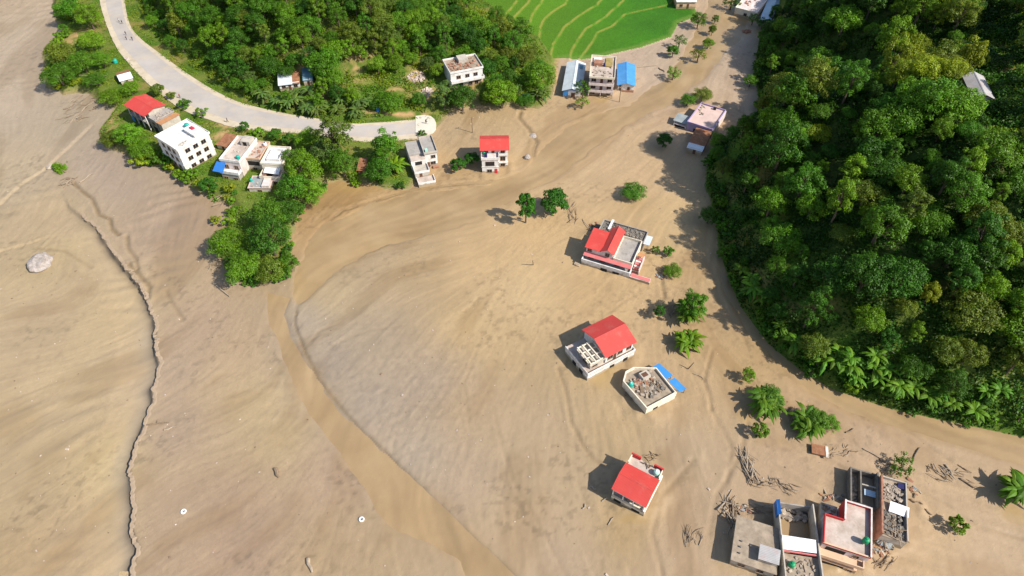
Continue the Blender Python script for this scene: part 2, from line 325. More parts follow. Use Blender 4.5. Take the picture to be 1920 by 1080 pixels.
TONES = [(40, 100, (204, 180, 150)), (40, 200, (204, 180, 150)), (30, 330, (205, 180, 142)), (100, 400, (202, 174, 132)), (100, 480, (204, 176, 130)), (60, 620, (205, 176, 134)), (200, 600, (213, 183, 136)), (150, 750, (207, 178, 134)),
         (60, 900, (203, 174, 130)), (200, 860, (215, 185, 132)), (120, 1030, (204, 172, 128)), (20, 1060, (198, 166, 120)), (150, 230, (190, 168, 138)), (200, 300, (190, 166, 140)),
         (300, 420, (194, 165, 134)), (230, 340, (190, 165, 138)), (380, 620, (196, 166, 132)), (330, 700, (197, 168, 136)), (330, 800, (193, 164, 134)), (420, 720, (205, 174, 130)), (480, 760, (210, 180, 132)), (520, 830, (208, 178, 130)), (450, 640, (200, 168, 128)),
         (330, 950, (193, 163, 128)), (450, 930, (190, 158, 124)), (450, 1030, (188, 156, 124)), (620, 900, (194, 162, 128)), (620, 1030, (198, 166, 122)), (720, 1050, (194, 164, 122)),
         (575, 600, (186, 166, 142)), (620, 680, (186, 165, 140)), (690, 760, (187, 166, 141)), (780, 850, (189, 167, 140)), (700, 640, (190, 166, 134)), (800, 720, (186, 162, 134)), (880, 760, (200, 168, 126)), (880, 900, (198, 170, 136)), (960, 980, (205, 174, 132)), (1050, 1050, (202, 172, 136)),
         (620, 560, (204, 176, 130)), (700, 470, (196, 168, 128)), (780, 490, (205, 172, 125)), (900, 480, (222, 184, 130)), (1000, 540, (230, 194, 140)), (880, 610, (217, 182, 128)), (960, 640, (212, 178, 126)), (1050, 480, (224, 186, 132)), (1010, 440, (224, 184, 128)), (1100, 560, (214, 176, 122)),
         (1020, 700, (198, 166, 120)), (1000, 800, (203, 173, 132)), (1150, 800, (200, 168, 120)), (1080, 900, (204, 174, 132)), (1300, 850, (204, 174, 134)), (1330, 950, (198, 166, 128)), (1250, 1030, (202, 170, 132)), (1180, 990, (196, 162, 108)),
         (1080, 320, (224, 188, 138)), (1150, 300, (216, 180, 134)), (1230, 330, (224, 186, 136)), (1280, 420, (226, 190, 134)), (1300, 480, (216, 178, 124)), (1200, 390, (215, 178, 126)), (1330, 620, (202, 166, 116)), (1300, 750, (202, 168, 122)), (1400, 690, (205, 168, 114)),
         (1180, 115, (212, 182, 152)), (1240, 110, (208, 180, 148)), (1395, 150, (212, 182, 148)), (1300, 240, (216, 180, 138)), (860, 240, (204, 172, 128)), (900, 215, (206, 172, 122)), (1020, 220, (214, 178, 128)), (720, 345, (204, 164, 110)), (650, 370, (204, 162, 106)), (575, 430, (204, 164, 112)), (850, 320, (210, 172, 120)),
         (1450, 900, (204, 170, 130)), (1620, 850, (206, 172, 134)), (1750, 1000, (210, 174, 128)), (1850, 1050, (212, 178, 136)), (1550, 800, (204, 168, 124)), (1800, 880, (206, 172, 130)), (1700, 1060, (212, 176, 128))]
ALB = 0.56
T_XY = np.array([tuple(P(a, b)[:2]) for a, b, c in TONES]); T_C = np.array([s2l(c) for a, b, c in TONES])*ALB

def mud_height(x, y):
    z = 0.16*fbm(x/26, y/26, 3, 3)+0.05*fbm(x/4.5, y/4.5, 9, 3)
    # ribbed deposits of the river bed, bending with the flow
    wx = x+6*fbm(x/22, y/22, 21, 2); wy = y+6*fbm(x/22, y/22, 22, 2)
    left = sstep(-78, -92, x)
    z = z+left*0.09*np.sin((wy*0.92-wx*0.38)*1.25+2*fbm(x/9, y/9, 5, 2))*sstep(-0.1, 0.5, fbm(x/20, y/20, 31, 2))
    mid = sstep(-72, -66, x)*sstep(-36, -46, x)*sstep(104, 92, y)
    z = z+mid*0.07*np.sin((wy*0.97+wx*0.22)*1.7)*sstep(-0.2, 0.4, fbm(x/16, y/16, 33, 2))
    # braided rills of the fan
    fan = sstep(-50, -30, x)*sstep(112, 90, y)
    z = z+fan*0.05*fbm((x*0.95-y*0.25)/1.4, (y+x*0.25)/9, 41, 2)
    d, s, t = segdist(x, y, SCARP)
    wet = np.where(s < 0, 1, 0)           # the polyline runs towards the camera: its right hand is the river side
    jag = d
    depth = sstep(0.02, 0.14, t)*np.clip(1.15+0.9*fbm(x/9, y/9, 55, 3), 0.5, 1.7)
    z = z+np.where(s < 0, -depth*np.clip(1-d/9, 0, 1)*sstep(-0.1, 0.7, jag), 0.10*depth*np.exp(-d/1.2))
    z = np.array(z)
    for pts, dp, w in CRACKS:
        m = boxmask(x, y, pts, 4); xs, ys = x[m], y[m]
        if xs.size == 0: continue
        d = segdist(xs, ys, pts)[0]+0.35*w*fbm(xs/1.3, ys/1.3, 61, 2)
        z[m] += -dp*np.clip(1-d/(w*1.3), 0, 1)+dp*0.25*np.exp(-((d-w*2.2)/w)**2)
    d, s, t = segdist(x, y, RIDGE); z = z+np.where(s > 0, 0.16*np.exp(-d/5), -0.30*np.exp(-(d/1.6)))
    d, s, t = segdist(x, y, RIDGE2); z = z+np.where(s > 0, 0.12*np.exp(-d/4), -0.25*np.exp(-(d/1.3)))
    d, s, t = segdist(x, y, BANKLINE); z = z+np.where(s > 0, 0.28*np.exp(-d/3.5), 0)
    return z
def height(x, y, full=False):
    x = np.asarray(x, float); y = np.asarray(y, float)
    z = mud_height(x, y)
    wat = np.full(x.shape, -99.0)
    for k, w in WATER.items():
        wat = np.maximum(wat, sdist(x, y, w)+(2.2 if k == 'sheet' else 0.7)*fbm(x/7, y/7, 71, 4))
    z = z*(1-sstep(-4, 0, wat)*0.6)-0.42*sstep(-1.2, 1.4, wat)
    dl = sdist(x, y, LAND, LAND)+0.8*fbm(x/4, y/4, 81, 3)
    bh = 0.7+1.7*sstep(-30, -75, x)*sstep(135, 165, y)
    low = sstep(0.0, 3.5, dl)
    z = z*(1-low)+low*bh
    dh = np.where(inpoly(x, y, HILL_L), segdist(x, y, HL)[0], 0)
    gw = 7+24*np.exp(-((x+36)/34)**2)
    hl = 0.20*np.minimum(dh, gw)+0.80*np.maximum(dh-gw, 0)
    hl = 55*(1-np.exp(-hl/55))*(1+0.22*fbm(x/30, y/30, 91, 3))+0.6*fbm(x/7, y/7, 92, 2)*sstep(0, 6, dh)
    z = z+hl
    ri = inpoly(x, y, RICE)
    if full or ri.any():
        lev = np.zeros(x.shape); bund = np.zeros(x.shape)
        for b in BUNDS:
            by = np.array([q[1] for q in b]); bx = np.array([q[0] for q in b]); o = np.argsort(by)
            fx = np.interp(y, by[o], bx[o])+0.5*fbm(y/5, y*0+3, 95, 2)
            lev = lev+0.8*sstep(0.35, -0.35, x-fx); bund = np.maximum(bund, np.exp(-((x-fx)/0.42)**2))
        lev = lev*0.55; rd = -sdist(x, y, RICE); z = z+np.where((x < 30) & ~ri, lev*np.exp(-np.maximum(rd, 0)/14), 0)
        rz = 0.35+lev+0.15*bund+0.05*fbm(x/0.9, y/0.9, 97, 2)
        z = np.where(ri, rz, z)
    else: bund = np.zeros(x.shape)
    dr = np.where(inpoly(x, y, HILL_R), segdist(x, y, HR)[0], 0)
    hr = 44*(1-np.exp(-(np.maximum(dr, 0)/36)**1.12))
    g, gs, gt = segdist(x, y, GULLY)
    sp_ = segdist(x, y, [(70, 176), (84, 170), (108, 162)])[0]
    hr = hr+7*np.exp(-(sp_/9.0)**2)*sstep(0, 10, dr)
    carve = (33-14*gt)*np.exp(-(g/11.0)**2)*sstep(0, 12, dr)
    hr = np.maximum(hr-carve, np.minimum(hr, 1.5+gt*16))
    hr = hr*(1+0.20*fbm(x/24, y/24, 101, 3))+0.8*fbm(x/6, y/6, 102, 2)*sstep(0, 6, dr)
    z = z+np.where(dr > 0, hr+0.5*sstep(0, 2, dr), 0)
    if full: return z, dl, dh, dr, ri, bund, wat
    return z

GS = 0.45
gx = np.arange(-232, 176, GS); gy = np.arange(34, 316, GS)
GX, GY = np.meshgrid(gx, gy)
GZ, G_DL, G_DHL, G_DHR, G_RI, G_BU, G_WA = height(GX, GY, True)
def gz(x, y):
    i = (np.asarray(x)-gx[0])/GS; j = (np.asarray(y)-gy[0])/GS
    i = np.clip(i, 0, len(gx)-2.001); j = np.clip(j, 0, len(gy)-2.001); a = i.astype(int); b = j.astype(int); u = i-a; v = j-b
    return (GZ[b, a]*(1-u)+GZ[b, a+1]*u)*(1-v)+(GZ[b+1, a]*(1-u)+GZ[b+1, a+1]*u)*v
def hit(px, py, up=0.0):
    """first place where the sight line through a pixel comes within `up` of the terrain"""
    a = Vector((0, 0, CAM_H)); d = (P(px, py, 0)-a).normalized(); t = 60.0
    while t < 500:
        q = a+d*t
        if q.z-up <= float(gz(q.x, q.y)): break
        t += 0.4
    return Vector((q.x, q.y, float(gz(q.x, q.y))))

FLOW = [(60, 620, -1, .15), (150, 720, -1, .4), (60, 900, -1, .7), (180, 900, -.9, .8), (60, 200, -.3, 1), (60, 400, -.7, .8), (200, 480, .4, 1), (330, 450, -.2, 1), (330, 700, -.5, .6), (450, 740, -1, .12), (520, 840, -1, .2), (400, 950, -.8, .5), (620, 1000, -.6, .8), (520, 600, .2, 1), (560, 720, .5, 1), (700, 880, .8, 1), (850, 1030, .8, 1),
        (600, 620, -1, .5), (680, 720, -1, .75), (760, 800, -.8, .9), (880, 800, -.3, 1), (960, 900, .15, 1), (1050, 1000, .35, 1), (900, 640, -.7, .7), (800, 540, -1, .35), (700, 440, -1, .35), (900, 430, -1, .3), (1000, 340, -1, .6), (1150, 220, -1, .55), (1300, 120, -.5, 1), (1250, 330, -.6, .7), (1100, 480, -.8, .5), (1200, 560, -.6, .7), (1050, 640, -.6, .9), (1120, 800, .1, 1),
        (1300, 480, -.1, 1), (1350, 600, .4, 1), (1300, 760, .3, 1), (1300, 950, .2, 1), (1450, 720, 1, .8), (1600, 790, 1, .5), (1800, 850, 1, .35), (1500, 900, .9, .5), (1750, 1000, .9, .45), (1200, 1050, .3, 1), (860, 230, -.4, 1), (650, 370, -1, .5)]
f_u = np.zeros(GX.shape); f_v = np.zeros(GX.shape)
for px, py, dx, dy in FLOW:
    q = P(px, py); d = (P(px+dx*8, py+dy*8)-q).normalized(); w = 1/(((GX-q.x)**2+(GY-q.y)**2)+60)**1.5; f_u += w*d.x; f_v += w*d.y
f_n = np.hypot(f_u, f_v)+1e-9; f_u /= f_n; f_v /= f_n
f_a = 0.5*fbm(GX/17, GY/17, 261, 3); f_u, f_v = f_u*np.cos(f_a)-f_v*np.sin(f_a), f_u*np.sin(f_a)+f_v*np.cos(f_a)
def lic(noise, steps):
    ny, nx = noise.shape; acc = noise.copy(); J0, I0 = np.meshgrid(np.arange(ny), np.arange(nx), indexing='ij')
    for sg in (1, -1):
        i = I0.astype(float); j = J0.astype(float)
        for _ in range(steps):
            a = np.clip(i.astype(int), 0, nx-1); b = np.clip(j.astype(int), 0, ny-1); i = i+sg*f_u[b, a]; j = j+sg*f_v[b, a]
            acc = acc+noise[np.clip(j.astype(int), 0, ny-1), np.clip(i.astype(int), 0, nx-1)]
    return (acc-acc.mean())/acc.std()
g1 = RNG.random(GX.shape); LIC1 = lic(g1, 7); g2 = vnoise(GX/1.1, GY/1.1, 271); LIC2 = lic(g2, 16); g3 = vnoise(GX/2.6, GY/2.6, 273); LIC3 = lic(g3, 26); LIC4 = lic(vnoise(GX/5.5, GY/5.5, 297), 40)
mudm = ((G_DL < 0) & (G_DHR <= 0))*sstep(0.5, -1.5, G_WA)
rough_fan = np.exp(-(((GX+28)/24)**2+((GY-82)/24)**2))
calm = 0.35+0.65*sstep(-0.35, 0.45, fbm(GX/21, GY/21, 275, 3)); band = sstep(-0.3, 0.5, fbm(GX/30, GY/30, 277, 3))
SPK = fbm(GX/1.0, GY/1.0, 279, 2)*2.2; nofan = 1-0.8*rough_fan
GZ = GZ+mudm*(0.018*LIC1+calm*0.022*LIC2*nofan+band*0.018*LIC3*nofan+0.035*SPK*(0.25+rough_fan))
for px, py, r_ in [(1197, 912, 5.2), (1140, 655, 6.5), (1217, 742, 5.2), (1155, 470, 9.5), (927, 312, 5.2), (1420, 1025, 6), (1500, 1010, 6.5), (1590, 1005, 6.5), (1620, 925, 4.2), (1675, 960, 6), (1315, 225, 7.5), (1310, 268, 4.5), (1172, 150, 5), (1128, 160, 6), (1070, 160, 5)]:
    q = P(px, py); d = np.hypot(GX-q.x, GY-q.y); GZ = GZ+mudm*0.55*np.exp(-((d-r_)/1.7)**2)*np.clip(0.35+fbm(GX/3, GY/3, 291, 3), 0, 1)-mudm*0.3*np.exp(-((d-r_-3)/1.5)**2)*np.clip(fbm(GX/5, GY/5, 293, 2), 0, 1)
# tone of the bare mud: dry crust, grey fan silt, wet margins
lx = np.arange(gx[0], gx[-1]+4, 2.7); ly = np.arange(gy[0], gy[-1]+4, 2.7); LX, LY = np.meshgrid(lx, ly)
num = np.zeros(LX.shape+(3,)); den = np.zeros(LX.shape)
for (tx, ty), c in zip(T_XY, T_C):
    w = 1/(((LX-tx)**2+((LY-ty)*0.9)**2)+30)**1.6
    num += w[..., None]*c; den += w
num = num/den[..., None]
ti = (gx-gx[0])/2.7; tj = (gy-gy[0])/2.7; ia = ti.astype(int); ja = tj.astype(int); iu = (ti-ia)[None, :, None]; jv = (tj-ja)[:, None, None]
TONE = (num[ja][:, ia]*(1-iu)+num[ja][:, ia+1]*iu)*(1-jv)+(num[ja+1][:, ia]*(1-iu)+num[ja+1][:, ia+1]*iu)*jv
ux = GX+9*fbm(GX/30, GY/30, 205, 3); uy = GY+9*fbm(GX/30, GY/30, 206, 3)
patch = 1+0.085*fbm(ux/12, uy/12, 201, 5)+0.03*fbm(GX/1.6, GY/1.6, 203, 3)
crust = sstep(0.12, 0.42, fbm(GX/1.1, GY/1.1, 207, 3))*sstep(0.0, 0.45, fbm(ux/15, uy/15, 208, 3)+0.25*np.exp(-(((GX+2)/38)**2+((GY-106)/16)**2)))
patch = patch*(1-0.22*crust)
streak = fbm((ux*0.85-uy*0.5)/1.3, (uy*0.85+ux*0.5)/13, 209, 3)
patch = patch*(1+0.015*streak+0.026*LIC1+0.020*LIC2*calm*nofan+0.012*LIC3*band*nofan+0.045*SPK*(0.2+rough_fan))
TONE = TONE*0.96+0.04*TONE.mean(-1, keepdims=True)*np.array((1.08, 1.0, .92))
TONE = TONE*patch[..., None]*np.array((0.965, 0.99, 1.04))
# threads where water still stands in the silt: wet mud is darker and browner
thread = sstep(0.35, 1.5, LIC4+0.5*fbm(GX/3, GY/3, 299, 3))*(1-0.5*rough_fan)
TONE = TONE*(1-thread[..., None]*np.array((0.10, 0.125, 0.165)))
crk = np.zeros(GX.shape)
for pts, dp, w in CRACKS:
    m = boxmask(GX, GY, pts, 4); xs, ys = GX[m], GY[m]; d = segdist(xs, ys, pts)[0]+0.35*w*fbm(xs/1.3, ys/1.3, 61, 2); crk[m] = np.maximum(crk[m], np.clip(1.15-d/(w*1.3), 0, 1)*min(1, dp*2.2))
wetmud = np.array((0.17, 0.115, 0.055))
TONE = TONE*(1-0.75*crk[..., None])+0.75*crk[..., None]*wetmud
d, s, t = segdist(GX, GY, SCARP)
slick = np.where(s < 0, np.clip(1-d/9, 0, 1), 0)*sstep(0.1, 0.3, t)
TONE = TONE*(1-0.35*slick[..., None])+0.35*slick[..., None]*np.array((0.40, 0.31, 0.18))
face = np.where(s < 0, np.exp(-(d/1.5)**2), np.exp(-(d/0.35)**2))*sstep(0.05, 0.2, t)*np.clip(0.75+0.6*fbm(GX/6, GY/6, 57, 3), 0.3, 0.95)  # dark scarp foot: wet soil, with the shadow of the edge painted in
wetlip = np.where(s < 0, sstep(5.5, 0.5, d+1.5*fbm(GX/4, GY/12, 215, 3)), 0)*sstep(0.3, 0.5, t)*0.55
TONE = TONE*(1-wetlip[..., None])+wetlip[..., None]*np.array((0.24, 0.205, 0.16))
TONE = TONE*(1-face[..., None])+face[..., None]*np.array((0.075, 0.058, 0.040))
margin = np.exp(-((G_WA+0.6)/0.9)**2)*0.32*sstep(-0.3, 0.4, fbm(GX/8, GY/8, 217, 3))
TONE = TONE*(1-margin[..., None])+margin[..., None]*np.array((0.34, 0.22, 0.10))
POOLS = [(1395, 22, 26, 8), (1470, 950, 0, 0), (1120, 690, 40, 40), (1190, 975, 26, 10), (1128, 185, 18, 7), (1395, 60, 12, 8), (1480, 985, 0, 0), (1375, 1060, 30, 12), (1570, 1068, 30, 12), (1545, 842, 18, 6), (1640, 1015, 14, 10), (575, 520, 18, 30), (680, 350, 60, 12), (1900, 960, 24, 22), (1395, 780, 14, 12), (1470, 830, 10, 10), (1420, 60, 12, 8)]
for px, py, rx, ry in POOLS:
    if rx == 0: continue
    q = P(px, py); sx = (P(px+rx, py)-q).length; sy = (P(px, py+ry)-q).length
    w = np.exp(-(((GX-q.x)/sx)**2+((GY-q.y)/sy)**2)**1.5)*0.55*sstep(-0.9, 0.6, fbm(GX/3, GY/3, 211, 3))
    TONE = TONE*(1-w[..., None])+w[..., None]*np.array((0.36, 0.24, 0.085)); G_WA = np.maximum(G_WA, -0.7*(w < 0.25)*1.0-9*(w < 0.15))
WETN = np.clip(0.6*thread+sstep(-5, 0.5, G_WA)*0.8+crk*0.5+slick*0.6+0.6*sstep(-0.1, 0.5, fbm(GX/18, GY/18, 221, 4)), 0, 1)
# tone of the green land: turf, dry grass, bare orange cuts
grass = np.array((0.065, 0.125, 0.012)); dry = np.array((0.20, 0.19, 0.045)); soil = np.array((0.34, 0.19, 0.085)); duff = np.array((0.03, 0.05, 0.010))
n1 = sstep(-0.35, 0.45, fbm(GX/6, GY/6, 231, 4))[..., None]; n2 = sstep(0.15, 0.5, fbm(GX/9, GY/9, 233, 4))[..., None]
LANDC = grass*(1-0.45*n1)+dry*0.45*n1; LANDC = LANDC*(1-0.35*n2)+soil*0.35*n2
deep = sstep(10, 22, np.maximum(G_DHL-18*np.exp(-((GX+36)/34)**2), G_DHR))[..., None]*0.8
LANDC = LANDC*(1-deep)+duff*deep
edge = (sstep(3.0, 0.3, G_DL)*(G_DHR <= 0))[..., None]*0.6
LANDC = LANDC*(1-edge)+np.array((0.30, 0.21, 0.12))*edge
for px, py, rx, ry in [(568, 118, 11, 20), (672, 128, 22, 22), (705, 120, 14, 14), (745, 172, 20, 10), (800, 178, 22, 14), (780, 145, 26, 12), (893, 168, 7, 14), (1045, 140, 8, 24), (742, 214, 70, 6), (1055, 118, 12, 8), (1895, 95, 18, 10), (1900, 125, 12, 20), (1888, 150, 10, 10), (1435, 18, 9, 40), (150, 70, 24, 18), (420, 258, 24, 14), (435, 232, 30, 10), (195, 235, 20, 20)]:
    q = hit(px, py); sx = max((hit(px+rx, py)-q).length, 1.0); sy = max((hit(px, py+ry)-q).length, 1.0)
    w = (np.exp(-(((GX-q.x)/sx)**2+((GY-q.y)/sy)**2))*sstep(-0.5, 0.3, fbm(GX/2.5, GY/2.5, 241, 3)))[..., None]
    LANDC = LANDC*(1-w)+w*np.array((0.44, 0.27, 0.13))
ricec = np.array((0.040, 0.150, 0.006))*(1+0.22*fbm(GX/14, GY/14, 251, 3)+0.12*fbm(GX/1.2, GY/1.2, 253, 2))[..., None]
lv = sstep(60, 0, GX)[..., None]; ricec = ricec*(1-0.6*lv)+np.array((0.11, 0.20, 0.008))*0.6*lv
lvl = np.floor((GZ-0.3)/0.44+0.5); ricec = ricec*(1+0.28*(vnoise(lvl*3.7, lvl*1.3, 281)-0.5))[..., None]
bw = (np.clip(G_BU*1.2, 0, 1)*sstep(-0.7, 0.0, fbm(GX/3, GY/3, 255, 3)))[..., None]
ricec = ricec*(1-bw*0.85)+np.array((0.20, 0.18, 0.035))*bw*0.85
re_ = sstep(2.5, 0.5, G_DL)[..., None]*0.7
ricec = ricec*(1-re_)+np.array((0.12, 0.20, 0.03))*re_

def ground_mat(name, rough0, rough1, spec, fine, bump, bdist, lo=0.84):
    m = bpy.data.materials.new(name); m.use_nodes = True; nt = m.node_tree; N = nt.nodes; L = nt.links; b = N['Principled BSDF']
    a = N.new('ShaderNodeAttribute'); a.attribute_name = 'tone'; w = N.new('ShaderNodeAttribute'); w.attribute_name = 'wet'
    tc = N.new('ShaderNodeTexCoord')
    n = N.new('ShaderNodeTexNoise'); n.inputs['Scale'].default_value = fine; n.inputs['Detail'].default_value = 8; n.inputs['Roughness'].default_value = 0.7; n.inputs['Distortion'].default_value = 0.6
    L.new(tc.outputs['Object'], n.inputs['Vector'])
    r = N.new('ShaderNodeMapRange'); r.inputs[1].default_value = 0.3; r.inputs[2].default_value = 0.7; r.inputs[3].default_value = lo; r.inputs[4].default_value = 2-lo
    L.new(n.outputs[0], r.inputs[0])
    n2 = N.new('ShaderNodeTexNoise'); n2.inputs['Scale'].default_value = fine*4.3; n2.inputs['Detail'].default_value = 5; n2.inputs['Roughness'].default_value = 0.75
    L.new(tc.outputs['Object'], n2.inputs['Vector'])
    r2 = N.new('ShaderNodeMapRange'); r2.inputs[1].default_value = 0.32; r2.inputs[2].default_value = 0.7; r2.inputs[3].default_value = 0.5+lo/2; r2.inputs[4].default_value = 1.5-lo/2
    L.new(n2.outputs[0], r2.inputs[0])
    mu = N.new('ShaderNodeMath'); mu.operation = 'MULTIPLY'; L.new(r.outputs[0], mu.inputs[0]); L.new(r2.outputs[0], mu.inputs[1])
    # wet mud lies smoother and more even than the dry crust
    ev = N.new('ShaderNodeMix'); ev.data_type = 'FLOAT'; L.new(w.outputs['Fac'], ev.inputs['Factor']); L.new(mu.outputs[0], ev.inputs['A']); ev.inputs['B'].default_value = 0.97
    x = N.new('ShaderNodeMix'); x.data_type = 'RGBA'; x.blend_type = 'MULTIPLY'; x.inputs['Factor'].default_value = 1
    L.new(a.outputs['Color'], x.inputs['A']); L.new(ev.outputs['Result'], x.inputs['B']); L.new(x.outputs['Result'], b.inputs['Base Color'])
    rr = N.new('ShaderNodeMapRange'); rr.inputs[3].default_value = rough0; rr.inputs[4].default_value = rough1; L.new(w.outputs['Fac'], rr.inputs[0]); L.new(rr.outputs[0], b.inputs['Roughness'])
    b.inputs['Specular IOR Level'].default_value = spec
    bs = N.new('ShaderNodeMath'); bs.operation = 'MULTIPLY_ADD'; bs.inputs[1].default_value = -0.85*bump; bs.inputs[2].default_value = bump; L.new(w.outputs['Fac'], bs.inputs[0])
    bp = N.new('ShaderNodeBump'); bp.inputs['Distance'].default_value = bdist; L.new(bs.outputs[0], bp.inputs['Strength'])
    ad = N.new('ShaderNodeMath'); ad.operation = 'MULTIPLY_ADD'; ad.inputs[1].default_value = 0.35; L.new(n2.outputs[0], ad.inputs[0]); L.new(n.outputs[0], ad.inputs[2])
    L.new(ad.outputs[0], bp.inputs['Height']); L.new(bp.outputs[0], b.inputs['Normal'])
    MATS[name] = m; return m
ground_mat('flood_mud', 0.75, 0.38, 0.4, 0.8, 0.4, 0.3, 0.93)
ground_mat('turf', 0.95, 0.9, 0.15, 0.6, 0.7, 0.4)
ground_mat('rice_crop', 0.8, 0.8, 0.2, 1.5, 0.8, 0.35)
fc = lambda a: 0.25*(a[:-1, :-1]+a[1:, :-1]+a[:-1, 1:]+a[1:, 1:])
f_ri = G_RI[:-1, :-1]; f_r = (fc(G_DHR) > 0.05) & ~f_ri; f_l = (fc(G_DL) > 0.2) & ~f_ri & ~f_r
f_hill = f_l & (fc(G_DHL) > 2.5); f_bank = f_l & ~f_hill; f_mud = ~(f_ri | f_r | f_l)
zero = np.zeros(GX.shape)
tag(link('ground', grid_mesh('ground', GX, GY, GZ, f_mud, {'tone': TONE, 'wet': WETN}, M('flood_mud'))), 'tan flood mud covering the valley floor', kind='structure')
tag(link('river_bank', grid_mesh('river_bank', GX, GY, GZ, f_bank, {'tone': LANDC, 'wet': zero}, M('turf'))), 'grassy bank between the road and the mud', kind='structure')
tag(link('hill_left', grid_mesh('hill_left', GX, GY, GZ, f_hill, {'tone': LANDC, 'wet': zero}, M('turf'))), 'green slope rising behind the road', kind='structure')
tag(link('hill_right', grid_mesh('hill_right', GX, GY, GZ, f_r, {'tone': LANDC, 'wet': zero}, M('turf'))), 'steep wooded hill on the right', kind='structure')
tag(link('rice_terraces', grid_mesh('rice_terraces', GX, GY, GZ, f_ri, {'tone': ricec, 'wet': zero}, M('rice_crop'))), 'bright green terraced rice fields with dry grass bunds', kind='structure')
# the country beyond the picture, coarse, out to the horizon
ex = np.concatenate([np.arange(-2600, -300, 100), np.arange(-300, 300, 12), np.arange(300, 2700, 100)]); ey = np.concatenate([np.arange(-2200, -60, 100), np.arange(-60, 420, 12), np.arange(420, 3200, 100)])
EX, EY = np.meshgrid(ex.astype(float), ey.astype(float)); EZ, e_dl, e_dhl, e_dhr, e_ri, _, _ = height(EX, EY, True)
EZ = EZ-0.9
ecx = fc(EX); ecy = fc(EY); inside = (ecx > gx[0]+9) & (ecx < gx[-1]-9) & (ecy > gy[0]+9) & (ecy < gy[-1]-9)
egreen = (e_dl > 0) | (e_dhr > 0)
ET = np.where(egreen[..., None], np.array((0.05, 0.10, 0.012)), np.array((0.40, 0.29, 0.165)))
tag(link('valley', grid_mesh('valley', EX, EY, EZ, ~inside, {'tone': ET, 'wet': EX*0}, M('turf'))), 'valley floor and hills further off', kind='structure')

ln = []; rg_ = random.Random(17)
for a, b in zip(SCARP[2:-1], SCARP[3:]):
    a, b = Vector(a), Vector(b); k = max(2, int((b-a).length/0.45)); nn = Vector(((b-a).y*-1, (b-a).x)).normalized()
    ln += [(a.lerp(b, u/k), nn) for u in range(k)]
vs = []; fs = []; w0 = 0.0
for i, (p, nn) in enumerate(ln):
    w0 = 0.7*w0+rg_.uniform(-.28, .28); e0 = p+nn*w0; e1 = p+nn*(w0+0.6); e2 = p+nn*(w0+1.3)
    z1 = float(gz(e1.x, e1.y)); z2 = float(gz(e2.x, e2.y)); fade = min(1, i/14)
    vs += [(e0.x-nn.x*.1, e0.y-nn.y*.1, -1.7), (e0.x, e0.y, z1*fade+.06+rg_.uniform(-.05, .05)-(1-fade)*.5), (e1.x, e1.y, z1+.05-(1-fade)*.4), (e2.x, e2.y, z2-.08)]
    if i:
        k = (i-1)*4; fs += [(k+j, k+j+1, k+j+5, k+j+4) for j in range(3)]
mat('scarp_mud', (0.335, 0.248, 0.168), 0.8, 0.10, 0.5, (0.27, 0.195, 0.13), 0.2, bump=0.3)
tag(MB().add(vs, fs).build('river_scarp', 'scarp_mud'), 'ragged broken edge of the mud above the river bed', kind='structure')

# ------------------------------------------------------------------ muddy water
def water_mat(name, c0, c1):
  mw = bpy.data.materials.new(name); mw.use_nodes = True; MATS[name] = mw
  N = mw.node_tree.nodes; L = mw.node_tree.links
  b = N['Principled BSDF']
  tc = N.new('ShaderNodeTexCoord'); n = N.new('ShaderNodeTexNoise'); n.inputs['Scale'].default_value = 0.09; n.inputs['Detail'].default_value = 5; L.new(tc.outputs['Object'], n.inputs['Vector'])
  cr = N.new('ShaderNodeValToRGB'); cr.color_ramp.elements[0].position = 0.35; cr.color_ramp.elements[1].position = 0.7
  cr.color_ramp.elements[0].color = (*c0, 1); cr.color_ramp.elements[1].color = (*c1, 1)
  L.new(n.outputs[0], cr.inputs[0]); fa = N.new('ShaderNodeAttribute'); fa.attribute_name = 'flow'; fm = N.new('ShaderNodeMath'); fm.operation = 'MULTIPLY_ADD'; fm.inputs[1].default_value = 0.045; fm.inputs[2].default_value = 1.0; L.new(fa.outputs['Fac'], fm.inputs[0]); fx = N.new('ShaderNodeMix'); fx.data_type = 'RGBA'; fx.blend_type = 'MULTIPLY'; fx.inputs['Factor'].default_value = 1; L.new(cr.outputs[0], fx.inputs['A']); L.new(fm.outputs[0], fx.inputs['B']); L.new(fx.outputs['Result'], b.inputs['Base Color'])
  b.inputs['Roughness'].default_value = 0.3; b.inputs['Specular IOR Level'].default_value = 0.4
  n2 = N.new('ShaderNodeTexNoise'); n2.inputs['Scale'].default_value = 0.7; n2.inputs['Detail'].default_value = 4; L.new(tc.outputs['Object'], n2.inputs['Vector'])
  bp = N.new('ShaderNodeBump'); bp.inputs['Strength'].default_value = 0.3; bp.inputs['Distance'].default_value = 0.1; L.new(n2.outputs[0], bp.inputs['Height']); L.new(bp.outputs[0], b.inputs['Normal'])
  return mw
water_mat('muddy_water', (0.285, 0.192, 0.098), (0.33, 0.228, 0.122)); water_mat('silty_water', (0.285, 0.190, 0.092), (0.345, 0.240, 0.125))
WLAB = {'main': 'brown flood channel curving through the mud past the tree spit', 'sheet': 'shallow sheet of muddy water spreading from the side valley', 'stream': 'muddy stream running along the foot of the wooded hill'}
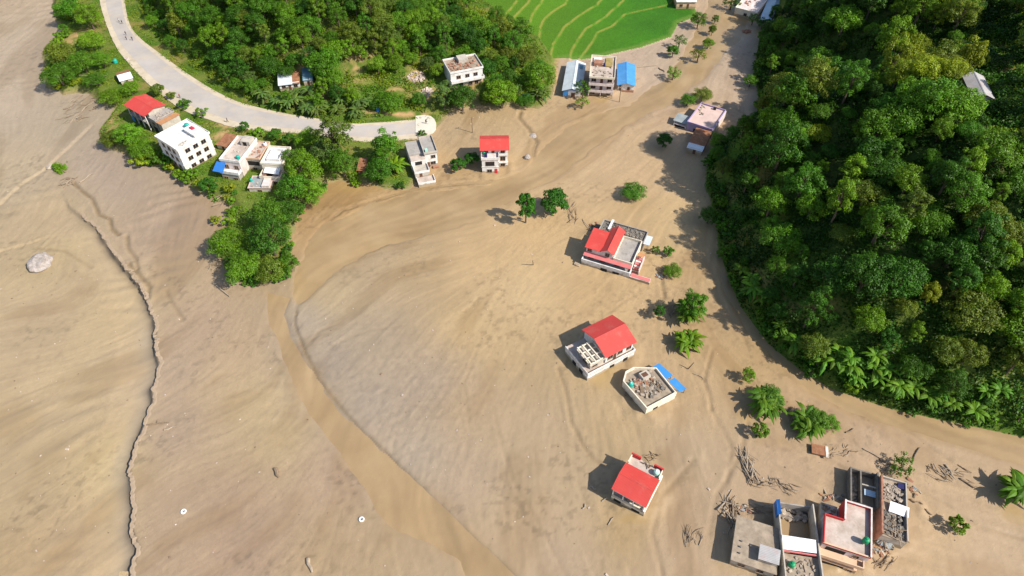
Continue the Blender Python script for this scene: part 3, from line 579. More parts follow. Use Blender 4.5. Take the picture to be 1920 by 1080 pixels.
for k, w in WATER.items():
    # grown a little so that the shore is where mud and water meet
    c = np.array(w); keep = []
    wx = np.arange(c[:, 0].min()-4, c[:, 0].max()+4, 0.6); wy = np.arange(c[:, 1].min()-4, c[:, 1].max()+4, 0.6)
    WX, WY = np.meshgrid(wx, wy); sd = sdist(WX, WY, w)
    wi = np.clip(((WX-gx[0])/GS).astype(int), 0, len(gx)-1); wj = np.clip(((WY-gy[0])/GS).astype(int), 0, len(gy)-1); fl = (LIC2+LIC3)[wj, wi]
    me = grid_mesh('water', WX, WY, np.full(WX.shape, {'main': -0.17, 'sheet': -0.16, 'stream': -0.155}[k]), fc(sd) > (-3.0 if k == 'sheet' else -1.4), {'flow': fl}, M('silty_water' if k == 'sheet' else 'muddy_water'))
    tag(link('water', me), WLAB[k], kind='structure')

# ------------------------------------------------------------------ road
def catmull(pts, n=6):
    pts = [Vector(p) for p in pts]; out = []
    for i in range(len(pts)-1):
        a, b, c, d = pts[max(i-1, 0)], pts[i], pts[i+1], pts[min(i+2, len(pts)-1)]
        for k in range(n):
            t = k/n; out.append(0.5*((2*b)+(c-a)*t+(2*a-5*b+4*c-d)*t*t+(3*b-a-3*c+d)*t**3))
    return out+[pts[-1]]
R_OUT = [(186, -40), (190, 0), (197, 30), (208, 62), (226, 96), (262, 138), (300, 172), (345, 205), (400, 226), (450, 240), (520, 247), (590, 252), (650, 259), (700, 260), (745, 255), (782, 250)]
R_IN = [(228, -40), (232, 0), (237, 30), (246, 55), (266, 78), (302, 106), (345, 138), (395, 170), (440, 192), (480, 204), (540, 217), (600, 225), (650, 231), (700, 228), (745, 223), (782, 219)]
mat('road_concrete', (0.40, 0.36, 0.33), 0.9, 0.16, 0.10, (0.47, 0.39, 0.29), 0.55, bump=0.1)
mat('road_dust', (0.50, 0.42, 0.31), 0.95, 0.16, 0.2, (0.36, 0.28, 0.18), 0.4, bump=0.2)
mat('fresh_concrete', (0.60, 0.54, 0.45), 0.85, 0.08, 0.3, bump=0.1)
eo = catmull([P(a, b, 2.2) for a, b in R_OUT]); ei = catmull([P(a, b, 2.2) for a, b in R_IN])
def road_z(p): return 0.7+1.7*float(sstep(-30, -75, p.x)*sstep(135, 165, p.y))+0.22
def strip(name, m, f0, f1, dz, kind):
    mb = MB(); rows = []
    for a, b in zip(eo, ei):
        p = a.lerp(b, f0); q = a.lerp(b, f1); z = max(road_z(p), road_z(q))+dz
        w = (random.random()-0.5)*0.25
        p = p+(b-a).normalized()*w; rows.append([(p.x, p.y, z-0.6), (p.x, p.y, z), (q.x, q.y, z), (q.x, q.y, z-0.6)])
    vs = [v for r in rows for v in r]; fs = []
    for i in range(len(rows)-1):
        for j in range(3): k = i*4+j; fs.append((k, k+1, k+5, k+4))
    n = len(vs); fs += [(0, 3, 2, 1), (n-4, n-3, n-2, n-1)]
    mb.add(vs, fs); return tag(mb.build(name, m, smooth=False), kind=kind)
strip('road_shoulder', 'road_dust', -0.06, 1.05, 0.0, 'structure')
road = strip('road', 'road_concrete', 0.20, 0.90, 0.02, 'structure')
mb = MB(); e = [P(a, b, 1.1) for a, b in [(779, 252), (779, 217), (796, 215), (807, 217), (814, 222), (817.5, 230), (817, 239), (811, 246), (802, 249), (792, 250)]]
mb.prism([(p.x, p.y) for p in e], 0.2, 1.06); mb.build('slab', 'fresh_concrete', road)

# ------------------------------------------------------------------ plants
def leaf_mat(name, trans=0.28, rough=0.5, spec=0.25):
    m = bpy.data.materials.new(name); m.use_nodes = True; N = m.node_tree.nodes; L = m.node_tree.links; b = N['Principled BSDF']
    oi = N.new('ShaderNodeObjectInfo'); a = N.new('ShaderNodeAttribute'); a.attribute_name = 'tint'
    x = N.new('ShaderNodeMix'); x.data_type = 'RGBA'; x.blend_type = 'MULTIPLY'; x.inputs['Factor'].default_value = 1
    L.new(oi.outputs['Color'], x.inputs['A']); L.new(a.outputs['Color'], x.inputs['B'])
    L.new(x.outputs['Result'], b.inputs['Base Color']); b.inputs['Roughness'].default_value = rough; b.inputs['Specular IOR Level'].default_value = spec
    t = N.new('ShaderNodeBsdfTranslucent'); h = N.new('ShaderNodeMix'); h.data_type = 'RGBA'; h.blend_type = 'MULTIPLY'; h.inputs['Factor'].default_value = 1
    L.new(x.outputs['Result'], h.inputs['A']); h.inputs['B'].default_value = (1.25, 1.15, 0.5, 1); L.new(h.outputs['Result'], t.inputs['Color'])
    mx = N.new('ShaderNodeMixShader'); mx.inputs[0].default_value = trans; L.new(b.outputs[0], mx.inputs[1]); L.new(t.outputs[0], mx.inputs[2])
    L.new(mx.outputs[0], N['Material Output'].inputs[0]); MATS[name] = m; return m
leaf_mat('leaf'); leaf_mat('banana_leaf', 0.3, 0.55, 0.2)
def unit(v): return v/np.maximum(np.linalg.norm(v, axis=-1, keepdims=True), 1e-6)
def leaves(c, nrm, L, W, rng):
    """quads at c facing nrm"""
    n = len(c); t = rng.normal(size=(n, 3)); t = unit(t-nrm*np.sum(t*nrm, -1, keepdims=True)); b = np.cross(nrm, t)
    L = np.broadcast_to(L, n)[:, None]/2; W = np.broadcast_to(W, n)[:, None]/2
    droop = -nrm*L*0.35
    return np.stack([c-t*L+droop*0.4, c-b*W*1.0+t*L*0.1, c+t*L+droop, c+b*W*1.0+t*L*0.1], 1)
def tints(n, rng, a=0.75, b=1.3):
    v = rng.uniform(a, b, n)[:, None]; h = rng.normal(0, 0.10, n)[:, None]
    return np.concatenate([v*(1+h), v, v*(1-h*0.8)], 1)
def crown_mesh(name, lobes, n, leaf, rng, upbias=0.35, fill=0.12, matn='leaf'):
    lb = np.array(lobes); w = lb[:, 3]**2; k = rng.choice(len(lb), size=int(n*1.7), p=w/w.sum())
    d = unit(rng.normal(size=(len(k), 3))); d[:, 2] = np.where(d[:, 2] < -0.35, -d[:, 2], d[:, 2])
    rr = lb[k, 3]*rng.uniform(0.72, 1.08, len(k)); inner = rng.random(len(k)) < fill; rr = np.where(inner, rr*0.5, rr)
    lobe_r = 1+0.18*np.sin(d[:, 0]*5+k)*np.cos(d[:, 1]*6+k*2)
    c = lb[k, :3]+d*(rr*lobe_r)[:, None]*np.array((1, 1, 0.85))
    ok = np.ones(len(c), bool)
    for q in lb: ok &= ~((np.linalg.norm((c-q[:3]), axis=1) < q[3]*0.55) & ~inner)
    c = c[ok][:n]; d = d[ok][:n]; k = k[ok][:n]
    nrm = unit(d+rng.normal(0, 0.42, d.shape)+np.array((0, 0, upbias)))
    tt = tints(len(c), rng); lt = rng.uniform(0.82, 1.18, len(lb)); tt = tt*lt[k][:, None]
    return quads_mesh(name, leaves(c, nrm, leaf*rng.uniform(0.7, 1.35, len(c)), leaf*0.6*rng.uniform(0.7, 1.3, len(c)), rng), M(matn), tt)
def round_lobes(R, H, base, nl, rng, flat=0.8, jit=0.18):
    """lobes over a dome of radius R whose crown spans base..H"""
    out = []; cz = (base+H)/2; hz = (H-base)/2
    for i in range(nl):
        a = i*2.39996+rng.uniform(-0.4, 0.4); u = 1-(i+0.5)/nl*1.55; s = math.sqrt(max(0, 1-u*u))
        r = R*rng.uniform(0.17, 0.40); k = 1+rng.uniform(-jit*1.3, jit)
        out.append((math.cos(a)*s*(R-r*0.75)*k, math.sin(a)*s*(R-r*0.75)*k, cz+u*(hz-r*0.6)*k, r))
    return out
def trunk_mesh(name, H, r, lobes, rng):
    mb = MB(); mb.tube([(0, 0, -0.8), (0.05, 0, H*0.2), (0.1*rng.normal(), 0.1*rng.normal(), H*0.45), (0.2*rng.normal(), 0.2*rng.normal(), H*0.75)], [r*1.3, r, r*0.8, r*0.3], 7)
    for l in lobes[::3]:
        mb.tube([(0, 0, H*0.35), (l[0]*0.5, l[1]*0.5, H*0.4+(l[2]-H*0.4)*0.6), (l[0]*0.9, l[1]*0.9, l[2])], [r*0.5, r*0.32, r*0.12], 5)
    return mb.mesh(name, 'bark')
PROTO = {}
def make_proto(key, R, H, base, nl, n, leaf, seed, flat=0.8, jit=0.18, up=0.35):
    rng = np.random.default_rng(seed); lb = round_lobes(R, H, base, nl, rng, flat, jit)
    PROTO[key] = (trunk_mesh('trunk', H, R*0.055+0.06, lb, rng), crown_mesh('crown', lb, n, leaf, rng, up), R, H, base)
for i in range(5): make_proto('broad%d' % i, 4.0, [8.0, 7.0, 9.0, 7.6, 8.6][i], 1.4, 34+4*i, 5000, 0.355, 300+i, jit=0.28)
for i in range(3): make_proto('tall%d' % i, 2.9, [9.5, 10.5, 8.6][i], 1.5, 30+3*i, 4200, 0.34, 320+i, jit=0.32)
for i in range(3): make_proto('wide%d' % i, 4.6, 6.4, 1.2, 42, 5200, 0.37, 330+i, jit=0.28)
for i in range(4): make_proto('shrub%d' % i, 1.5, 2.2, 0.1, 11, 620, 0.36, 340+i, jit=0.3)
for i in range(2): make_proto('mango%d' % i, 3.0, 6.0, 0.7, 20, 3000, 0.42, 350+i, jit=0.10)
for i in range(2): make_proto('thin%d' % i, 2.3, 4.6, 0.9, 16, 620, 0.40, 360+i, jit=0.3)

def banana_leaf(Lf, W, lift, rng, seg=7):
    """one arching blade with a folded midrib, rooted at the origin, along +x"""
    vs = []; fs = []
    for i in range(seg+1):
        t = i/seg; ang = lift-t*t*(1.5+0.5*rng.random()); 
        x = Lf*(t*math.cos(lift*0.6)); z = Lf*(math.sin(lift)*t-0.85*t*t*0.9)
        w = W*(math.sin(math.pi*min(1, 0.10+t*0.95))**0.6)*0.5*(0.85+0.3*rng.random()); 
        if i == seg: w *= 0.15
        vs += [(x, -w, z-w*0.30), (x, 0, z+0.02), (x, w, z-w*0.30)]
    for i in range(seg):
        k = i*3; fs += [(k, k+3, k+4, k+1), (k+1, k+4, k+5, k+2)]
    return vs, fs
def tint_mesh(me, rng, a=0.8, b=1.25):
    at = me.attributes.new('tint', 'FLOAT_COLOR', 'POINT'); n = len(me.vertices)
    c = np.ones((n, 4), np.float32); c[:, :3] = np.tile(tints(1, rng, a, b), (n, 1)); at.data.foreach_set('color', c.ravel()); return me
BLEAF = []
for i in range(6):
    rng = np.random.default_rng(400+i); vs, fs = banana_leaf(2.7+0.5*rng.random(), 0.72, [0.5, 0.75, 1.0, 1.15, 0.35, 0.85][i], rng)
    BLEAF.append(tint_mesh(MB().add(vs, fs).mesh('leaf', 'banana_leaf'), rng))
rng = np.random.default_rng(420)
BSTEM = MB().tube([(0, 0, -0.6), (0.03, 0, 0.6), (0.08, 0.02, 1.5), (0.1, 0.03, 2.1)], [0.17, 0.15, 0.12, 0.07], 7).mesh('stem', 'bark')
def merged_banana(seed, plants=1, spread=0.0, nleaf=9):
    rng = np.random.default_rng(seed); V = []; T = []
    for p in range(plants):
        ox, oy = rng.normal(0, spread, 2); hs = rng.uniform(1.7, 2.6); s = rng.uniform(0.85, 1.2)
        for k in range(nleaf):
            vs, fs = banana_leaf(2.7*s, 0.72*s, rng.uniform(0.3, 1.2), rng, 5); vs = np.array(vs); a = k*2.4+rng.uniform(-0.5, 0.5)
            ca, sa = math.cos(a), math.sin(a); vs = np.stack([vs[:, 0]*ca-vs[:, 1]*sa+ox, vs[:, 0]*sa+vs[:, 1]*ca+oy, vs[:, 2]+hs], -1)
            for f in fs: V.append(vs[list(f)])
            T += [tints(1, rng, 0.75, 1.3)[0]]*len(fs)
    return quads_mesh('crown', np.array(V), M('banana_leaf'), np.array(T))
BOFF = {}
def merged_offsets(seed, plants, spread):
    rng = np.random.default_rng(seed); out = []
    for p in range(plants):
        ox, oy = rng.normal(0, spread, 2); out.append((ox, oy)); rng.uniform(1.7, 2.6); rng.uniform(0.85, 1.2)
    return out
BCROWN = [merged_banana(430+i, 1, 0.0, 13) for i in range(4)]
def grove_plant(q, label, group, hue):
    e = empty('banana_plant', q, random.uniform(0, 6), label, 'banana plant', group); e.scale = (random.uniform(0.9, 1.35),)*3
    link('stem', BSTEM, e); c = link('crown', random.choice(BCROWN), e); c.color = tone(hue)

GREEN = {'deep': (0.042, 0.122, 0.007), 'mid': (0.070, 0.178, 0.008), 'bright': (0.122, 0.246, 0.009), 'yellow': (0.205, 0.262, 0.010), 'olive': (0.120, 0.170, 0.014), 'grey': (0.095, 0.160, 0.030), 'mango': (0.042, 0.140, 0.008), 'banana': (0.085, 0.185, 0.012), 'brown': (0.16, 0.11, 0.04)}
def tone(k, rng=random, v=0.18):
    c = GREEN[k]; f = 1+rng.uniform(-v, v); h = rng.uniform(-0.12, 0.12); return (c[0]*f*(1+h), c[1]*f, c[2]*f*(1-h), 1)
def plant(name, key, x, y, z, s, col, label, cat, group=None, sz=1.0, rot=None, tilt=(0, 0)):
    tr, cr, R, H, b = PROTO[key]
    r = random.uniform(0, 6.28) if rot is None else rot
    e = empty(name, (x, y, z), 0, label, cat, group); e.rotation_euler = (tilt[0], tilt[1], r); e.scale = (s, s, s*sz)
    link('trunk', tr, e); c = link('crown', cr, e); c.color = col
    return e
def plant_px(name, key, px, py, wpx, hue, label, cat='tree', group=None, sz=1.0, tilt=(0, 0)):
    """a plant whose crown the photograph shows centred on (px, py), wpx pixels wide"""
    tr, cr, R, H, b = PROTO[key]
    q = P(px, py, 0); dep = q.y*CT+CAM_H*ST; s = wpx*dep/FOC/(2*R); up = s*sz*(H+b)/2
    for _ in range(4):
        q = hit(px, py, up); dep = q.y*CT+(CAM_H-q.z-up)*ST; s = wpx*dep/FOC/(2*R); up = s*sz*(H+b)/2
    return plant(name, key, q.x, q.y, q.z, s, tone(hue), label, cat, group, sz, None, tilt)
def banana_plant(x, y, z, s, label, group, leaf_hue='banana', n=9):
    e = empty('banana_plant', (x, y, z), random.uniform(0, 6.28), label, 'banana plant', group); e.scale = (s, s, s)
    link('stem', BSTEM, e)
    for k in range(n):
        c = link('leaf', BLEAF[random.randrange(6)], e, (0.1, 0.03, random.uniform(1.7, 2.15)), (random.uniform(-0.2, 0.2), random.uniform(-0.35, 0.25), k*2.4+random.uniform(-0.4, 0.4)), random.uniform(0.8, 1.15))
        c.color = tone(leaf_hue)
    return e
def banana_clump(name, px, py, wpx, n, label, group, hue='banana', s=1.25):
    q = P(px, py, 2.4); dep = q.y*CT+(CAM_H-2.4)*ST; w = wpx*dep/FOC/2; sp = max(0.6, w-2.3*s)
    for i in range(n):
        a = i*2.4+0.7; r = sp*math.sqrt((i+0.3)/n)
        x = q.x+math.cos(a)*r; y = q.y+math.sin(a)*r
        banana_plant(x, y, float(gz(x, y)), s*random.uniform(0.8, 1.12), label, group, hue)

HUEW = {'deep': 'dark green', 'mid': 'mid green', 'bright': 'bright green', 'yellow': 'yellow green', 'olive': 'olive green', 'grey': 'grey green'}
def tree_label(key, hue, s, px, py, where, cut):
    size = 'small' if s < .7 else 'large' if s > 1.1 else 'medium'
    shape = {'b': 'rounded', 't': 'tall', 'w': 'spreading'}[key[0]]
    band = 'upper' if py < cut[0] else 'middle' if py < cut[1] else 'lower'; side = 'left' if px < cut[2] else 'right'
    return '%s %s %s tree in the %s %s of %s' % (size, HUEW[hue], shape, band, side, where)
# forest on the right hill: single trees, closely set
HOUSE_FREE = []      # (px, py, radius_px) windows that must stay clear
def scatter(poly_test, spacing, limit, seed, xr, yr, keep):
    rng = np.random.default_rng(seed); pts = []; cell = {}
    X = rng.uniform(*xr, 60000); Y = rng.uniform(*yr, 60000); ok = poly_test(X, Y); X = X[ok]; Y = Y[ok]; Z = gz(X, Y)
    for x, y, z in zip(X, Y, Z):
        px, py = proj(x, y, z+4)
        if not (-70 < px < 1990 and -80 < py < 1130) or not keep(px, py, rng): continue
        sp = spacing*rng.uniform(0.8, 1.25); i, j = int(x//spacing), int(y//spacing)
        if any((x-a)**2+(y-b)**2 < sp*sp for u in (-2, -1, 0, 1, 2) for v in (-2, -1, 0, 1, 2) for a, b in cell.get((i+u, j+v), ())): continue
        cell.setdefault((i, j), []).append((x, y)); pts.append((x, y, z, px, py))
        if len(pts) >= limit: break
    return pts
def in_ellipses(px, py, E): return any(((px-a)/c)**2+((py-b)/d)**2 < 1 for a, b, c, d in E)
CLEAR_R = [(1846, 162, 62, 46), (1876, 50, 62, 60), (1896, 120, 44, 70), (1905, 200, 60, 60)]
def dr_of(x, y): return np.where(inpoly(x, y, HILL_R), segdist(x, y, HR)[0], -1)
pts = scatter(lambda x, y: dr_of(x, y) > 2.2, 5.0, 300, 501, (40, 175), (60, 315), lambda px, py, r: not in_ellipses(px, py, CLEAR_R))
print('right trees', len(pts))
rr = random.Random(5)
for x, y, z, px, py in pts:
    near = float(dr_of(np.array([x]), np.array([y]))[0])
    key = rr.choice(['broad0', 'broad1', 'broad2', 'broad3', 'broad4', 'tall0', 'tall1', 'tall2', 'wide0', 'wide1'])
    s = (rr.uniform(0.42, 0.8) if rr.random() < .42 else rr.uniform(0.85, 1.42))*(0.62 if near < 6 else 0.8 if near < 12 else 1.0)
    ridge = in_ellipses(px, py, [(1740, 60, 90, 70), (1700, 120, 60, 60), (1870, 360, 50, 60), (1760, 600, 60, 60), (1560, 230, 60, 30), (1840, 140, 90, 90)])
    hue = rr.choice(['yellow', 'bright', 'bright', 'olive']) if ridge else rr.choice(['deep', 'deep', 'deep', 'mid', 'mid', 'mid', 'bright', 'bright', 'olive'])
    plant('forest_tree', key, x, y, z-0.3, s, tone(hue, rr), tree_label(key, hue, s, px, py, 'the wood on the right hill', (230, 460, 1640)), 'tree', 'trees on the right hill', rr.uniform(0.9, 1.2), rr.uniform(0, 6.28))
# banana plants at the foot of the right hill
for px, py in [(1545, 672), (1568, 682), (1590, 690), (1612, 700), (1632, 690), (1650, 712), (1668, 722), (1690, 732), (1712, 726), (1600, 672), (1575, 660), (1735, 742), (1850, 728), (1880, 735), (1530, 660), (1510, 640), (1408, 545), (1418, 520), (1430, 560), (1662, 690), (1705, 700), (1470, 615), (1490, 640), (1395, 500), (1790, 760), (1760, 735), (1640, 665), (1830, 770)]:
    for u in range(1 if random.random() < .6 else 2):
        q = hit(px+random.uniform(-9, 9), py+random.uniform(-6, 6), 2.4)
        grove_plant(q, 'banana plant in the fringe along the foot of the right hill', 'banana plants along the right hill foot', 'banana')

# forest on the left hill
CLEAR_L = [(540, 152, 46, 26), (577, 146, 26, 24), (868, 130, 46, 32), (672, 125, 34, 26), (760, 160, 90, 36), (700, 150, 60, 20), (567, 118, 12, 22), (790, 175, 40, 24), (900, 15, 34, 28), (893, 170, 12, 24), (1012, 45, 30, 40)]
def dl_of(x, y): return np.where(inpoly(x, y, HILL_L), segdist(x, y, HL)[0], -1)
pts = scatter(lambda x, y: dl_of(x, y) > 2.5, 5.3, 300, 502, (-190, 30), (180, 315), lambda px, py, r: not in_ellipses(px, py, CLEAR_L))
print('left trees', len(pts))
for x, y, z, px, py in pts:
    key = rr.choice(['broad0', 'broad1', 'broad2', 'broad3', 'broad4', 'tall0', 'tall1', 'wide2'])
    near = float(dl_of(np.array([x]), np.array([y]))[0])
    s = rr.uniform(0.62, 1.12)*(0.62 if near < 7 else 0.8 if py > 110 else 1.0)
    hue = rr.choice(['deep', 'mid', 'mid', 'mid', 'bright', 'bright', 'olive']) if py < 110 else rr.choice(['mid', 'bright', 'bright', 'grey', 'deep'])
    plant('hillside_tree', key, x, y, z-0.3, s, tone(hue, rr), tree_label(key, hue, s, px, py, 'the wood above the road', (50, 110, 600)), 'tree', 'trees on the left hill', rr.uniform(0.9, 1.2), rr.uniform(0, 6.28))
for px, py in [(560, 190), (580, 178), (600, 195), (622, 176), (640, 188), (655, 170), (612, 160), (668, 196), (540, 190), (520, 188), (690, 190), (498, 180), (635, 205), (590, 205), (660, 210), (480, 170), (555, 172), (575, 206)]:
    for u in range(2):
        q = hit(px+random.uniform(-8, 8), py+random.uniform(-5, 5), 2.4)
        grove_plant(q, 'banana plant in the grove between the road bend and the roadside hut', 'banana plants above the road', 'grey')

# ------------------------------------------------------------------ buildings
def fitq(quad, h):
    p = [P(a, b, h) for a, b in quad]; e = [p[(i+1) % 4]-p[i] for i in range(4)]
    ax = (e[0]-e[2]); by = (e[1]-e[3]); a1 = math.atan2(ax.y, ax.x); a2 = math.atan2(by.y, by.x)-math.pi/2
    da = (a2-a1+math.pi) % (2*math.pi)-math.pi; c = sum(p, Vector())/4
    return c.x, c.y, (e[0].length+e[2].length)/2, (e[1].length+e[3].length)/2, a1+da*0.5
_wc = {}; FOOT = []
def win_mesh(w, h, fm, pm):
    k = (round(w, 2), round(h, 2), fm, pm)
    if k not in _wc:
        f = MB(); t = 0.09; f.box(-w/2-t, -w/2, -0.09, 0.02, -t, h+t).box(w/2, w/2+t, -0.09, 0.02, -t, h+t).box(-w/2, w/2, -0.09, 0.02, h, h+t).box(-w/2-0.12, w/2+0.12, -0.16, 0.02, -t-0.08, -t)
        f.box(-0.03, 0.03, -0.07, 0.0, 0, h)
        g = MB().box(-w/2, w/2, -0.03, 0.01, -0.08, h)
        _wc[k] = (f.mesh('window', fm), g.mesh('pane', pm))
    return _wc[k]
class House:
    def __init__(s, name, label, quad, h, cat='house', ground=None, group=None, ang=None):
        x, y, s.w, s.d, s.a = fitq(quad, h)
        if ang is not None: s.a = math.radians(ang)
        s.g = float(gz(x, y)) if ground is None else ground
        s.o = empty(name, (x, y, s.g), s.a, label, cat, group); s.c = Vector((x, y)); FOOT.append((x, y, s.a, s.w/2+.6, s.d/2+.6)); s.x0, s.x1, s.y0, s.y1 = -s.w/2, s.w/2, -s.d/2, s.d/2
    def l(s, px, py, h):
        """local x, y of a pixel at height h above this house's ground"""
        q = P(px, py, h+s.g); dx, dy = q.x-s.c.x, q.y-s.c.y; c, n = math.cos(s.a), math.sin(s.a)
        return dx*c+dy*n, -dx*n+dy*c
    def rect(s, a, b, h):
        p = s.l(*a, h); q = s.l(*b, h); return min(p[0], q[0]), max(p[0], q[0]), min(p[1], q[1]), max(p[1], q[1])
    def box(s, name, m, *b): return box(s.o, name, m, *b)
    def wall(s, m, x0, x1, y0, y1, z0, z1): return box(s.o, 'wall', m, x0, x1, y0, y1, z0, z1)
    def parapet(s, m, x0, x1, y0, y1, z, h=0.7, t=0.18, name='parapet', skip=''):
        mb = MB()
        if 'F' not in skip: mb.box(x0, x1, y0, y0+t, z, z+h)
        if 'B' not in skip: mb.box(x0, x1, y1-t, y1, z, z+h)
        if 'L' not in skip: mb.box(x0, x0+t, y0+t, y1-t, z, z+h-0.004)
        if 'R' not in skip: mb.box(x1-t, x1, y0+t, y1-t, z, z+h-0.004)
        return mb.build(name, m, s.o)
    def gable(s, m, wm, x0, x1, y0, y1, ze, rise, axis='x', over=0.45, t=0.07, closed=True):
        mb = MB()
        if axis == 'x':
            ym = (y0+y1)/2; k = rise/((y1-y0)/2); zl = ze-k*over
            mb.slab([(x0-over, y0-over, zl), (x1+over, y0-over, zl), (x1+over, ym, ze+rise), (x0-over, ym, ze+rise)], t)
            mb.slab([(x1+over, y1+over, zl), (x0-over, y1+over, zl), (x0-over, ym, ze+rise), (x1+over, ym, ze+rise)], t)
            cap = MB().slab([(x0-over-.02, ym-0.22, ze+rise+0.05-0.22*k), (x1+over+.02, ym-0.22, ze+rise+0.05-0.22*k), (x1+over+.02, ym, ze+rise+0.06), (x0-over-.02, ym, ze+rise+0.06)], 0.03)
            cap.slab([(x1+over+.02, ym+0.22, ze+rise+0.05-0.22*k), (x0-over-.02, ym+0.22, ze+rise+0.05-0.22*k), (x0-over-.02, ym, ze+rise+0.06), (x1+over+.02, ym, ze+rise+0.06)], 0.03)
            tri = [[(x, y0+.05, ze-0.1), (x, y1-.05, ze-0.1), (x, ym, ze+rise-0.12)] for x in (x0+0.05, x1-0.05)]
        else:
            xm = (x0+x1)/2; k = rise/((x1-x0)/2); zl = ze-k*over
            mb.slab([(x0-over, y1+over, zl), (x0-over, y0-over, zl), (xm, y0-over, ze+rise), (xm, y1+over, ze+rise)], t)
            mb.slab([(x1+over, y0-over, zl), (x1+over, y1+over, zl), (xm, y1+over, ze+rise), (xm, y0-over, ze+rise)], t)
            cap = MB().slab([(xm-0.22, y1+over+.02, ze+rise+0.05-0.22*k), (xm-0.22, y0-over-.02, ze+rise+0.05-0.22*k), (xm, y0-over-.02, ze+rise+0.06), (xm, y1+over+.02, ze+rise+0.06)], 0.03)
            cap.slab([(xm+0.22, y0-over-.02, ze+rise+0.05-0.22*k), (xm+0.22, y1+over+.02, ze+rise+0.05-0.22*k), (xm, y1+over+.02, ze+rise+0.06), (xm, y0-over-.02, ze+rise+0.06)], 0.03)
            tri = [[(x0+.05, y, ze-0.1), (x1-.05, y, ze-0.1), (xm, y, ze+rise-0.12)] for y in (y0+0.05, y1-0.05)]
        r = mb.build('roof', m, s.o); cap.build('ridge_cap', m, r)
        if closed:
            for tr in tri:
                n = (0.12, 0) if axis == 'x' else (0, 0.12); q = [(a+n[0]*(-1 if a > (x0+x1)/2 else 1)*(axis == 'x'), b_+n[1]*(-1 if b_ > (y0+y1)/2 else 1)*(axis == 'y'), c) for a, b_, c in tr]
                if axis == 'y': q = [(a, tr[0][1]+(0.12 if tr[0][1] < (y0+y1)/2 else -0.12), c) for a, _, c in tr]
                g = MB().add(tr+q, [(0, 1, 2), (5, 4, 3), (0, 3, 4, 1), (1, 4, 5, 2), (2, 5, 3, 0)]).build('gable_wall', wm, s.o)
                bm = bmesh.new(); bm.from_mesh(g.data); bmesh.ops.recalc_face_normals(bm, faces=bm.faces); bm.to_mesh(g.data); bm.free()
        return r
    def win(s, face, u, z, w=1.2, h=1.1, plane=None, fm='window_frame', pm='window_glass', name='window'):
        f, p = win_mesh(w, h, fm, pm)
        pl = plane if plane is not None else {'F': s.y0, 'B': s.y1, 'L': s.x0, 'R': s.x1}[face]
        loc, r = {'F': ((u, pl, z), 0), 'B': ((u, pl, z), math.pi), 'L': ((pl, u, z), -math.pi/2), 'R': ((pl, u, z), math.pi/2)}[face]
        o = link(name, f, s.o, loc, (0, 0, r)); link('pane', p, o); return o
    def door(s, face, u, z=0.0, w=1.0, h=2.0, plane=None, m='door_wood'):
        pl = plane if plane is not None else {'F': s.y0, 'B': s.y1, 'L': s.x0, 'R': s.x1}[face]
        loc, r = {'F': ((u, pl, z), 0), 'B': ((u, pl, z), math.pi), 'L': ((pl, u, z), -math.pi/2), 'R': ((pl, u, z), math.pi/2)}[face]
        o = MB().box(-w/2, w/2, -0.05, 0.02, 0, h).build('door', m, s.o, loc=loc, rot=(0, 0, r)); MB().box(w*0.32, w*0.40, -0.09, -0.05, h*0.45, h*0.52).build('handle', 'window_frame', o); return o
    def opening(s, face, x0, x1, z0, z1, plane, m='dark_opening'):
        b = {'F': (x0, x1, plane-0.02, plane+0.1, z0, z1), 'R': (plane-0.1, plane+0.02, x0, x1, z0, z1), 'L': (plane-0.02, plane+0.1, x0, x1, z0, z1)}[face]
        return box(s.o, 'opening', m, *b)
    def rubble(s, m, x0, x1, y0, y1, z, n, size=0.35, seed=0, name='rubble', flat=0.6):
        rg = random.Random(seed); mb = MB()
        for _ in range(n):
            k = size*rg.uniform(0.4, 1.5)
            mb.obox((rg.uniform(x0, x1), rg.uniform(y0, y1), z+k*flat*0.35), (k*rg.uniform(0.7, 1.6), k, k*flat), (rg.uniform(-0.4, 0.4), rg.uniform(-0.4, 0.4), rg.uniform(0, 3)))
        o = mb.build(name, m, s.o); o['kind'] = 'stuff'; return o
    def beams(s, m, x0, x1, y0, y1, z, n, L=2.5, r=0.09, seed=0, name='beam', lift=0.5):
        rg = random.Random(seed)
        for _ in range(n):
            a = rg.uniform(0, 3.14); k = L*rg.uniform(0.5, 1.2)/2; cx, cy = rg.uniform(x0, x1), rg.uniform(y0, y1); u = rg.uniform(0, lift)
            MB().tube([(cx-math.cos(a)*k, cy-math.sin(a)*k, z+r), (cx+math.cos(a)*k, cy+math.sin(a)*k, z+r+u)], [r*rg.uniform(0.8, 1.2), r*0.8], 6).build(name, m, s.o)
    def world(s, x, y, z):
        c, n = math.cos(s.a), math.sin(s.a); return (s.c.x+x*c-y*n, s.c.y+x*n+y*c, s.g+z)
_tk = {}
